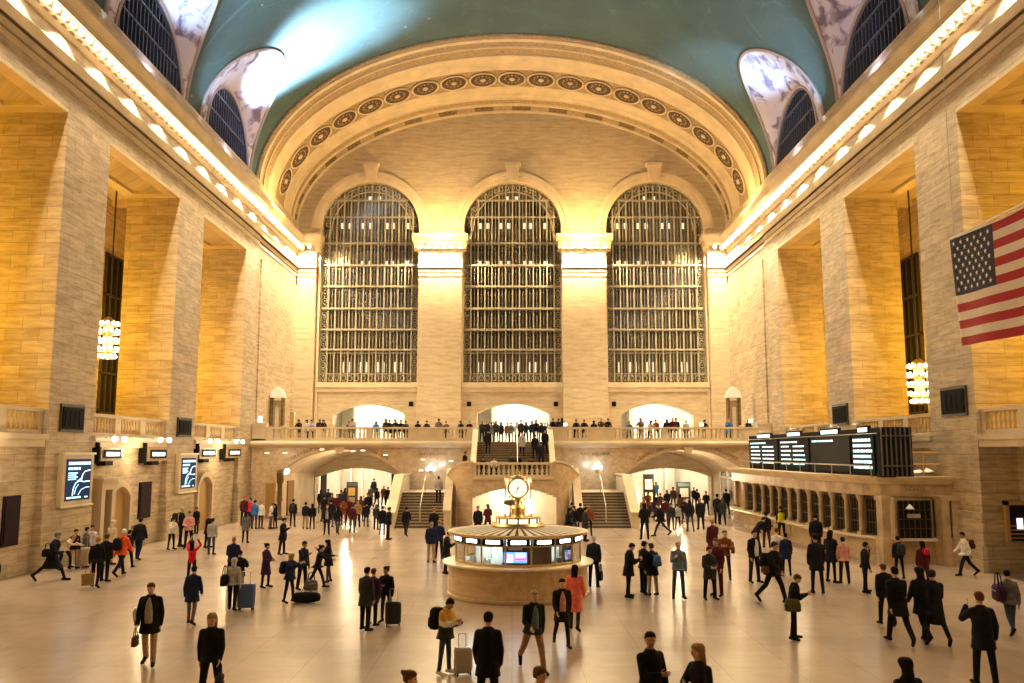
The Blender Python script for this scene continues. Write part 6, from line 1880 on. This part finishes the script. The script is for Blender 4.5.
p = put(900, 567, 645, 178, 'walk', 'coat:black', 'trousers:black', 'short:darkhair', 'person in black coat walking away, right of the close pair', fine=T)
p = put(925, 567, 644, 182, 'walk2', 'coat:ink', 'trousers:ink', 'hood:ink', 'person in dark hood walking away beside the grey knit cap', fine=T)
p = put(937, 570, 645, 176, 'walk', 'longcoat:ink', 'slim:black', 'beanie:charcoal', 'person in long dark coat and grey knit cap walking away', fine=T, fem=T)
p = put(967, 532, 577, -95, 'walk', 'jacket:white', 'trousers:ink', 'short:darkhair', 'man in white jacket walking past the right pier with a red bag', fine=T, skin='m')
hold(p, 'backpack', 'maroon', 'dark red bag on the back of the man in the white jacket', 'back', sc=.75, dz=.1)
p = put(980, 592, None, 172, 'ear', 'coat:ink', 'trousers:ink', 'short:brown', 'man in dark jacket seen from behind holding a phone to his ear', fine=T, hh=1.82)
p = put(1012, 570, 636, 170, 'walk2', 'jacket:grey', 'slim:denim', 'short:darkhair', 'man in grey jacket walking away with a dark coat over his arm', fine=T)
hold(p, 'tote', 'plum', 'dark coat bundled over the arm of the man in the grey jacket', 'hipL', dz=.05, sc=1.4)
p = put(907, 658, None, 190, 'stand', 'jacket:black', 'trousers:black', 'hood:black', 'person in a black hood cut off by the bottom edge at right', fine=T, hh=1.66)
p = put(649, 631, None, 25, 'hold', 'jacket:black', 'trousers:black', 'short:darkhair', 'bearded man in black jacket looking aside, cut off below the chest', fine=T, skin='m', hh=1.8, extra=())
p = put(700, 643, None, -60, 'hold', 'jacket:ink', 'trousers:black', 'long:tan', 'woman with light brown hair and dark jacket facing the bearded man', fine=T, fem=T, hh=1.72)
p = put(407, 670, None, 80, 'stand', 'jacket:maroon', 'trousers:black', 'bun:brown', 'person with a hair bun cut off by the bottom edge left of centre', fine=T, fem=T, hh=1.62)
p = put(537, 666, None, 60, 'stand', 'jacket:maroon', 'trousers:black', 'beanie:brown', 'person in a brown knit cap cut off by the bottom edge below the booth', fine=T, hh=1.62)

# ---- left wall group
p = put(51, 532, 582, 92, 'bigwalk', 'longcoat:ink', 'slim:ink', 'beanie:grey', 'person in long dark coat and grey cap striding along the left wall', fine=T)
hold(p, 'tote', 'black', 'round black shoulder bag of the striding person at the left wall', 'hipR', dz=.05, sc=1.0)
p = put(63, 536, 571, 80, 'bend', 'jacket:cream', 'trousers:black', 'short:blond', 'person in cream jacket bending over a trolley at the left wall')
p = put(73, 529, 570, 60, 'hand', 'jacket:black', 'trousers:beige', 'short:darkhair', 'person in black jacket and beige trousers beside the bending one')
p = put(84, 527, 568, 140, 'stand', 'jacket:grey', 'trousers:black', 'short:darkhair', 'person in grey jacket second from the striding coat at the left wall')
x, y = at_z(82, 568); place_bag('suitcase', (x, y, 0), 10, 'beige', 'beige suitcase standing among the group at the left wall', 1.2)
p = put(90, 525, 566, 30, 'stand', 'jacket:white', 'trousers:black', 'short:darkhair', 'person in white jacket in the group near the first left doorway')
p = put(95, 537, 589, 190, 'step', 'jacket:black', 'slim:black', 'short:blond', 'woman in black jacket carrying a mustard shopping bag', fine=T, fem=T)
x, y = at_z(87, 589); place_bag('shopper', (x, y, .12), 20, 'ochre', 'mustard and black shopping bag carried by the woman in black', 1.15)
p = put(104, 534, 583, 170, 'stand', 'jacket:black', 'trousers:black', 'short:brown', 'person in black close beside the woman with the mustard bag', fine=T)
p = put(110, 520, 566, 150, 'stand', 'jacket:cream', 'trousers:olive', 'hood:cream', 'person in pale yellow hooded coat by the first arched doorway')
p = put(120, 529, 577, 165, 'walk', 'puffer:orange', 'trousers:black', 'cap:white', 'person in bright orange jacket and white cap', fine=T)
hold(p, 'backpack', 'black', 'black backpack on the person in the orange jacket', 'back')
p = put(127, 530, 569, 175, 'walk2', 'jacket:ink', 'trousers:black', 'short:darkhair', 'person in dark clothes just right of the orange jacket')
p = put(138, 518, 561, 175, 'step', 'puffer:ink', 'trousers:navy', 'short:darkhair', 'large person in dark jacket with reflective bands at the left wall', fine=T)
hold(p, 'duffel', 'black', '', 'hipL') if False else hold(p, 'tote', 'black', 'black bag at the side of the large person in the banded jacket', 'hipL', sc=1.1)
p = put(171, 517, 551, 60, 'phone', 'jacket:white', 'slim:black', 'long:darkhair', 'woman in white jacket and black trousers at the left wall', fine=T, fem=T)
p = put(180, 506, 548, 120, 'stand', 'jacket:black', 'trousers:black', 'cap:beige', 'person with a big dark backpack and beige cap under the second left screen')
hold(p, 'backpack', 'black', 'big dark backpack of the person in the beige cap', 'back', sc=1.2)
p = put(188, 511, 550, 10, 'stand2', 'jacket:pink', 'trousers:black', 'short:brown', 'person in pale pink jacket behind the woman in red')
p = put(196, 507, 535, -20, 'stand', 'coat:black', 'trousers:black', 'short:darkhair', 'man in black coat leaning by the second left arched doorway', skin='m')
p = put(207, 513, 549, 90, 'stand', 'coat:black', 'trousers:black', 'short:blond', 'fair-haired person in black coat behind the one in grey with jeans')
p = put(211, 518, 556, 175, 'stand', 'jacket:silver', 'slim:denim', 'short:darkhair', 'person in light grey jacket and jeans at the left wall', fine=T)
p = put(245, 511, 544, 180, 'stand', 'coat:grey', 'slim:black', 'long:darkhair', 'woman in grey coat and black leggings below the red caps', fine=T, fem=T)
p = put(243.5, 496, 526, 20, 'stand', 'jacket:maroon', 'trousers:black', 'beanie:red', 'person in red cap and dark red jacket by the left corner, nearer the wall')
p = put(250, 498, 526, -30, 'stand', 'jacket:red', 'trousers:ink', 'short:darkhair', 'person in red jacket without a cap by the left corner')
p = put(254, 500, 530, 175, 'stand', 'jacket:azure', 'slim:denim', 'short:darkhair', 'person in bright blue jacket and jeans', fine=T)
p = put(260.5, 501, 530, 160, 'stand', 'jacket:white', 'slim:charcoal', 'short:blond', 'person in white jacket right beside the bright blue jacket', fine=T)
p = put(270.5, 503, 530, 100, 'phone', 'jacket:white', 'slim:grey', 'short:brown', 'person in white jacket talking to one in black by the brown panel door', fine=T, fem=T)
p = put(275, 504, 530, -90, 'stand2', 'jacket:black', 'slim:black', 'long:darkhair', 'person in black facing the white jacket by the brown panel door', fine=T, fem=T)
p = put(282, 518, 556, 80, 'hand', 'coat:black', 'trousers:ink', 'short:darkhair', 'man in black coat reading something in front of the torchere', fine=T)
p = put(292.5, 499, 528, 180, 'stand', 'jacket:ink', 'slim:black', 'short:darkhair', 'person in dark jacket and slim trousers right of the torchere', fine=T)
hold(p, 'backpack', 'charcoal', 'grey backpack on the person right of the torchere', 'back', sc=.85)
p = put(305, 502, 530, 175, 'stand', 'jacket:ink', 'trousers:beige', 'short:darkhair', 'person in dark jacket and beige trousers at the left arch', fine=T)
p = put(312, 505, 530, 190, 'stand', 'jacket:black', 'slim:black', 'long:darkhair', 'slim person in black beside the beige trousers at the left arch', fine=T, fem=T)
p = put(326.5, 504, 536, 10, 'step', 'coat:ink', 'trousers:ink', 'short:brown', 'person in open dark coat and pale shirt at the edge of the left crowd', extra=('front:silver',))

ORD = ['first', 'second', 'third', 'fourth', 'fifth', 'sixth', 'seventh', 'eighth', 'ninth', 'tenth', 'eleventh', 'twelfth', 'thirteenth', 'fourteenth', 'fifteenth', 'sixteenth', 'seventeenth', 'eighteenth', 'nineteenth', 'twentieth',
       'twenty-first', 'twenty-second', 'twenty-third', 'twenty-fourth', 'twenty-fifth', 'twenty-sixth', 'twenty-seventh', 'twenty-eighth', 'twenty-ninth', 'thirtieth', 'thirty-first', 'thirty-second', 'thirty-third', 'thirty-fourth', 'thirty-fifth', 'thirty-sixth', 'thirty-seventh', 'thirty-eighth']
rng = random.Random(11)
NAMES = {'ink': 'dark', 'black': 'black', 'navy': 'navy', 'charcoal': 'dark grey', 'grey': 'grey', 'maroon': 'maroon', 'brown': 'brown', 'beige': 'beige', 'white': 'white', 'rust': 'rust brown', 'azure': 'blue', 'cream': 'cream', 'tan': 'tan', 'silver': 'light grey', 'plum': 'plum', 'pink': 'pink', 'lilac': 'lilac', 'teal': 'teal', 'red': 'red', 'vest': 'yellow'}
def crowd(rows, where, group, z0=0.0, fixed=None):
    rows = sorted(rows, key=lambda r: r[0])
    for i, r in enumerate(rows):
        px, yt, yf, yaw, col = r[:5]
        pose = r[5] if len(r) > 5 else rng.choice(('stand', 'stand2', 'phone', 'hand', 'step', 'walk', 'walk2'))
        kind = rng.choice(('jacket', 'coat', 'jacket', 'puffer')) if pose != 'sit' else 'jacket'
        bot = rng.choice(('slim:black', 'trousers:black', 'trousers:ink', 'slim:charcoal', 'slim:denim'))
        fem = rng.random() < .4
        hair = rng.choice(('long:darkhair', 'long:brown', 'bun:darkhair')) if fem else rng.choice(('short:darkhair', 'short:brown', 'beanie:charcoal', 'short:blond', 'hood:black'))
        lab = 'person in %s clothes, %s from left, %s' % (NAMES.get(col, col), ORD[i], where)
        if fixed:
            Y = fixed if not callable(fixed) else fixed(i, r)
            x, zt = at_y(px, yt, Y)
            J = JC[pose]; ht0 = J['head'].z + .118
            zz = z0 if len(r) < 7 else r[6]
            h = max(1.5, min(1.85, (zt - zz) / ht0 * 1.72)) if pose != 'sit' else 1.7
            o = person((x, Y, zz), yaw, h, pose, kind + ':' + col, bot, hair, lab, group, rng.choice('llmm'), False, fem)
        elif not yf and yt < 486:      # on the ramps of the halls
            k_ = (yt - 452) / 870 * 1.0
            Y = (4.6 + 9.12 - 1.72) / (k_ + .12); x, _ = at_y(px, yt, Y)
            person((x, Y, .12 * (Y - 76)), yaw, 1.72, pose, kind + ':' + col, bot, hair, lab, group, rng.choice('llmm'), False, fem)
        else:
            put(px, yt, yf, yaw, pose, kind + ':' + col, bot, hair, lab, rng.choice('llmm'), False, fem, (), group)
# crowd in and before the left arch: px, head, feet, yaw, colour
crowd([(337.5, 506, 535, 180, 'ink', 'walk'), (352, 504, 534, 190, 'maroon', 'walk2'), (366, 503, 528, 180, 'ink', 'stand'), (376, 505, 531, 170, 'charcoal', 'stand'), (382, 506, 536, 180, 'black', 'stand'), (388, 507, 541, 100, 'black', 'stand'),
       (321, 490, 0, 180, 'black'), (324, 495, 0, 160, 'black'), (328, 489, 0, 180, 'navy'), (332, 493, 0, 0, 'brown'), (337, 494, 0, 20, 'maroon'), (341, 490, 0, 180, 'ink'), (345, 488, 0, 170, 'brown'), (331, 500, 0, 180, 'ink'), (344, 499, 0, 0, 'rust'),
       (349, 497, 0, 180, 'maroon'), (358, 500, 0, 10, 'tan'), (361, 496, 0, 180, 'brown'), (371, 485, 0, 180, 'grey'), (374, 478, 0, 180, 'black'), (377, 488, 0, 170, 'ink'), (384, 485, 0, 190, 'rust'), (388, 487, 0, 180, 'black'), (392, 491, 0, 180, 'ink'), (368, 493, 0, 0, 'ink')],
      'crowd under left arch', 'crowd under the left arch')
crowd([(645, 499, 541, 180, 'black', 'stand2'), (661, 500, 537, -80, 'black', 'bigwalk'), (671.5, 503, 531, 0, 'charcoal', 'stand'), (678, 505, 530, 180, 'silver', 'stand'), (690.5, 500, 533, 180, 'ink', 'step'), (701, 498, 531, 180, 'ink', 'stand'), (706, 491, 0, 170, 'black'),
       (697, 489, 0, 180, 'ink'), (694, 487, 0, 180, 'navy'), (667, 490, 0, 180, 'black'), (673, 487, 0, 0, 'brown'), (717.5, 494, 525, 140, 'ink', 'hand'), (723, 498, 526, 175, 'charcoal', 'stand2'), (727, 489, 516, 180, 'black', 'stand'), (740, 497, 524, -90, 'black', 'phone'),
       (648, 492, 0, 0, 'rust'), (652, 486, 0, 180, 'ink'), (656, 481, 0, 180, 'teal'), (650, 474, 0, 180, 'grey'), (660, 493, 0, 0, 'brown'), (665, 498, 0, 180, 'maroon'), (643, 497, 0, 20, 'tan'), (684, 498, 0, 0, 'ink'), (656, 497, 0, 180, 'plum'), (680, 494, 0, 180, 'brown')],
      'crowd under right arch', 'crowd under the right arch')
crowd([(572, 503, 0, 180, 'ink'), (575, 506, 0, -60, 'black'), (580.5, 503, 0, 180, 'black'), (585, 507, 0, 90, 'charcoal'), (589, 504, 537, 0, 'rust'), (568, 508, 0, 60, 'black')], 'dark group right of booth', 'group between booth and right stairs')
crowd([(478, 505.5, 0, 180, 'ink', 'stand'), (488, 504, 0, 200, 'maroon', 'stand2')], 'before lit niche behind booth', 'pair before the lit niche')
# people along the balcony rail
bal = [(299.5, 'black'), (307, 'white'), (312, 'lilac'), (319.5, 'black'), (324, 'black'), (349, 'grey'), (354, 'silver'), (376, 'azure'), (386, 'charcoal'), (390, 'black'), (395.6, 'ink'), (401, 'black'), (406, 'charcoal'), (418, 'black'), (427, 'ink'), (438.7, 'grey'), (447, 'brown'), (461, 'ink'), (469.5, 'black')]
crowd([(px, 419.5 + rng.uniform(-1.5, 2.5), 0, rng.choice((0, 0, 20, -20, 180)), c_, rng.choice(('rail', 'stand', 'phone', 'rail'))) for px, c_ in bal], 'at left half of balcony rail', 'people along the left balcony rail', ZB, lambda i, r: 62.15 + (i % 3) * .35)
bal = [(553, 'black'), (558, 'ink'), (562, 'charcoal'), (576, 'black'), (584, 'ink'), (594, 'ink'), (601, 'brown'), (608, 'black'), (629, 'teal'), (641, 'grey'), (650, 'silver'), (656, 'rust'), (667, 'black'), (672.5, 'maroon'), (676, 'ink'), (686, 'silver'), (704, 'black'), (728, 'azure'), (748, 'black')]
crowd([(px, 419.0 + rng.uniform(-1.5, 2.5), 0, rng.choice((0, 0, 20, -20, 180)), c_, rng.choice(('rail', 'stand', 'phone', 'rail'))) for px, c_ in bal], 'at right half of balcony rail', 'people along the right balcony rail', ZB, lambda i, r: 62.15 + (i % 3) * .35)
crowd([(482, 424, 0, 20, 'charcoal', 'phone'), (487, 421, 0, 0, 'ink', 'stand'), (491.5, 422, 0, 180, 'grey', 'photo'), (496, 421, 0, 0, 'charcoal', 'stand2'), (501, 426, 0, 170, 'ink', 'stand'), (507.5, 425, 0, 0, 'rust', 'stand'), (511, 423, 0, 180, 'grey', 'walk'),
       (517, 424, 0, 0, 'silver', 'stand'), (521, 420, 0, 10, 'charcoal', 'stand'), (526, 423, 0, 180, 'ink', 'stand2'), (532, 421, 0, 0, 'navy', 'stand'), (536, 420, 0, 0, 'black', 'phone'), (541, 424, 0, 180, 'black', 'stand'), (545, 424, 0, 0, 'ink', 'photo')],
      'crowd atop centre stairs', 'crowd at the head of the centre stairs', ZB, lambda i, r: 62.4 + (i * 1.7) % 4.5)
# on the centre stairs (Y fixed to a tread, z of that tread)
def tread(k): return 57.9 + .245 * k + .12, 2.95 + .168 * (k + 1)
for px, k, c_, pose, yaw, lab in ((488, 8, 'black', 'step', 180, 'person in black climbing the left side of the centre stairs'), (483, 2, 'ink', 'sit', 0, 'person in dark clothes sitting lowest at the far left of the centre stairs'), (494, 2, 'white', 'sit', 0, 'person in white shirt sitting on the centre stairs left half'),
                                  (511, 3, 'charcoal', 'sit', 10, 'person sitting at the middle rail of the centre stairs'), (519, 3, 'black', 'sit', -10, 'person in black sitting just right of the middle rail'), (522, 7, 'silver', 'step', 0, 'person in light grey top descending the centre stairs'),
                                  (535, 6, 'black', 'step', 180, 'person in black climbing the right half of the centre stairs'), (541, 3, 'ink', 'stand', 180, 'person in dark coat low on the right edge of the centre stairs'), (545, 8, 'black', 'stand', 0, 'person in black high on the right edge of the centre stairs'), (531, 2, 'charcoal', 'sit', 0, 'person in dark grey sitting low on the right half of the centre stairs')):
    Y, z = tread(k); x, _ = at_y(px, 450, Y)
    if pose == 'sit': z -= 0.0
    person((x, Y - (.1 if pose != 'sit' else -.05), z), yaw, 1.66, pose, ('jacket:' if pose == 'sit' else 'coat:') + c_, 'trousers:black', 'short:darkhair', lab, None, 'm', False, False, ())
# on the flights and the upper landing
Y = 54.1 + .3 * 7 + .15; x, _ = at_y(438.5, 495, Y)
person((x, Y, .167 * 8), 178, 1.72, 'step', 'jacket:silver', 'slim:black', 'short:darkhair', 'person in pale jacket climbing the left stair flight', None, 'm')
person((-3.1, 57.3, 2.95), 60, 1.68, 'step', 'coat:black', 'slim:black', 'short:darkhair', 'person in black coat on the curved landing left of the centre stairs', None, 'm')
# ================================================================ LIGHTS
def lamp(kind, name, loc, energy, col, size=.1, rot=None, **kw):
    l = bpy.data.lights.new(name, kind); l.energy = energy; l.color = col
    if kind in ('POINT', 'SPOT'): l.shadow_soft_size = size
    o = bpy.data.objects.new(name, l); C.objects.link(o); o.location = loc
    if rot: o.rotation_euler = rot
    for k, v in kw.items(): setattr(l, k, v)
    return o
WARM = (1.0, .81, .51)
for s in (-1, 1):
    y = 17.0
    while y < 73:
        lamp('SPOT', 'cornice_light', (s * (W - .50), y, 21.5), 1500 * (min(1.0, .35 + (y - 17) / 30) if y < 58 else 1.5), WARM, .12, (0, 0, 0), spot_size=D(138), spot_blend=.5); y += 3.3
for x in (-7.3, -5.0, 5.0, 7.3, -17, 17):
    lamp('SPOT', 'capital_light', (x, 71.95, 21.5), 2000, WARM, .12, (0, 0, 0), spot_size=D(172), spot_blend=.25)
AMB = (1.0, .55, .04)
for s in (-1, 1):
    for (y0, y1) in opens:
        lamp('POINT', 'gallery_light', (s * (W + 5.6), (y0 + y1) / 2, 10.5), 1250, AMB, .8)
# blue uplights on the ledge washing the vault
def aim(o, tgt):
    d = Vector(tgt) - o.location; o.rotation_euler = d.to_track_quat('-Z', 'Y').to_euler()
for s in (-1, 1):
    for i, yc in enumerate(LUN):
        for dy in (-6.1,):
            o = lamp('SPOT', 'cove_spot', (s * (W - .2), yc + dy, 23.2), 2600, (.42, .72, 1.0), .1, spot_size=1.5, spot_blend=.9)
            aim(o, (s * 12, yc + dy + 3.5, 34))
        o = lamp('POINT', 'lunette_light', (s * (W - .1), yc - 1.0, 23.3), 260, (.50, .58, 1.0), .3)
o = lamp('SPOT', 'cove_spot', (-W + 1.0, 56.6, 23.2), 120000, (.58, .78, 1.0), .5, spot_size=.95, spot_blend=1.0); aim(o, (-14.2, 55.9, 31.6))
o = lamp('SPOT', 'cove_spot', (W - .3, 49.5, 23.2), 11000, (.42, .72, 1.0), .1, spot_size=.6, spot_blend=1.0); aim(o, (15.6, 56.3, 30.4))
o = lamp('SPOT', 'cove_spot', (-W + .3, 38.5, 23.2), 11000, (.42, .72, 1.0), .1, spot_size=.6, spot_blend=1.0); aim(o, (-16.3, 45.5, 29.8))
# lamps added to brighten the arch soffit and tympanum; then passages
for x in (-10, 0, 10):
    lamp('POINT', 'soffit_light', (x, 70.5, 23.2 if abs(x) > 1 else 23.2), 0.1, WARM, .3)
for s in (-1, 1):
    lamp('POINT', 'arch_fill', (s * 16.8, 64, 23.3), 700, (1, .66, .24), .3)
    lamp('POINT', 'arch_fill', (s * 6.1, 70.3, 23.2), 1700, (1, .70, .30), .3)
for (a0, a1) in ((L0, L1), (R0, R1)):
    cx = (a0 + a1) / 2
    lamp('POINT', 'passage_light', (cx, 65.5, 2.9), 420, (1, .80, .50), .3)
    for y in (78, 84, 90): lamp('POINT', 'hall_light', (cx, y, 4.2), 420, (1, .86, .62), .4)
for cx in (-12.1, .1, 12.2): lamp('POINT', 'room_light', (cx, 76.8, 8.2), 420, (1, .90, .70), .4)
for cx in (-12, -5, 5, 12): lamp('POINT', 'balcony_light', (cx, 68, 9.2), 200, (1, .8, .5), .4)
lamp('POINT', 'niche_light', (0, 56.4, 1.9), 260, (1, .85, .58), .2)
lamp('POINT', 'booth_light', (BX, BYc - 1.4, 1.88), 45, (.75, .97, 1), .1)
lamp('POINT', 'booth_light', (BX - 1.4, BYc - .5, 1.88), 45, (.75, .97, 1), .1)
lamp('POINT', 'booth_light', (BX + 1.4, BYc - .5, 1.88), 45, (.75, .97, 1), .1)
lamp('POINT', 'clock_light', (BX - .42, BYc - .3, 2.95), 9, (1, .85, .6), .15)
lamp('POINT', 'clock_light', (BX + .43, BYc - .3, 2.95), 9, (1, .85, .6), .15)
for x in (-5.0, 5.3): lamp('POINT', 'stair_light', (x, 60.4, 3.7), 35, (.85, .95, 1), .2)
# bay lamps above the left doors and the ticket office
for (y0, y1) in opens:
    if y1 > 20:
        for s in (-1, 1):
            lamp('POINT', 'bay_light', (s * (W - .9) if s < 0 else 13.6, (y0 + y1) / 2, 4.6), 110 if s < 0 else 45, (1, .78, .45), .15)
world = bpy.data.worlds.new('world'); SC.world = world; world.use_nodes = True
world.node_tree.nodes['Background'].inputs[0].default_value = (.10, .08, .06, 1)
world.node_tree.nodes['Background'].inputs[1].default_value = .3
SC.view_settings.exposure = 0.32
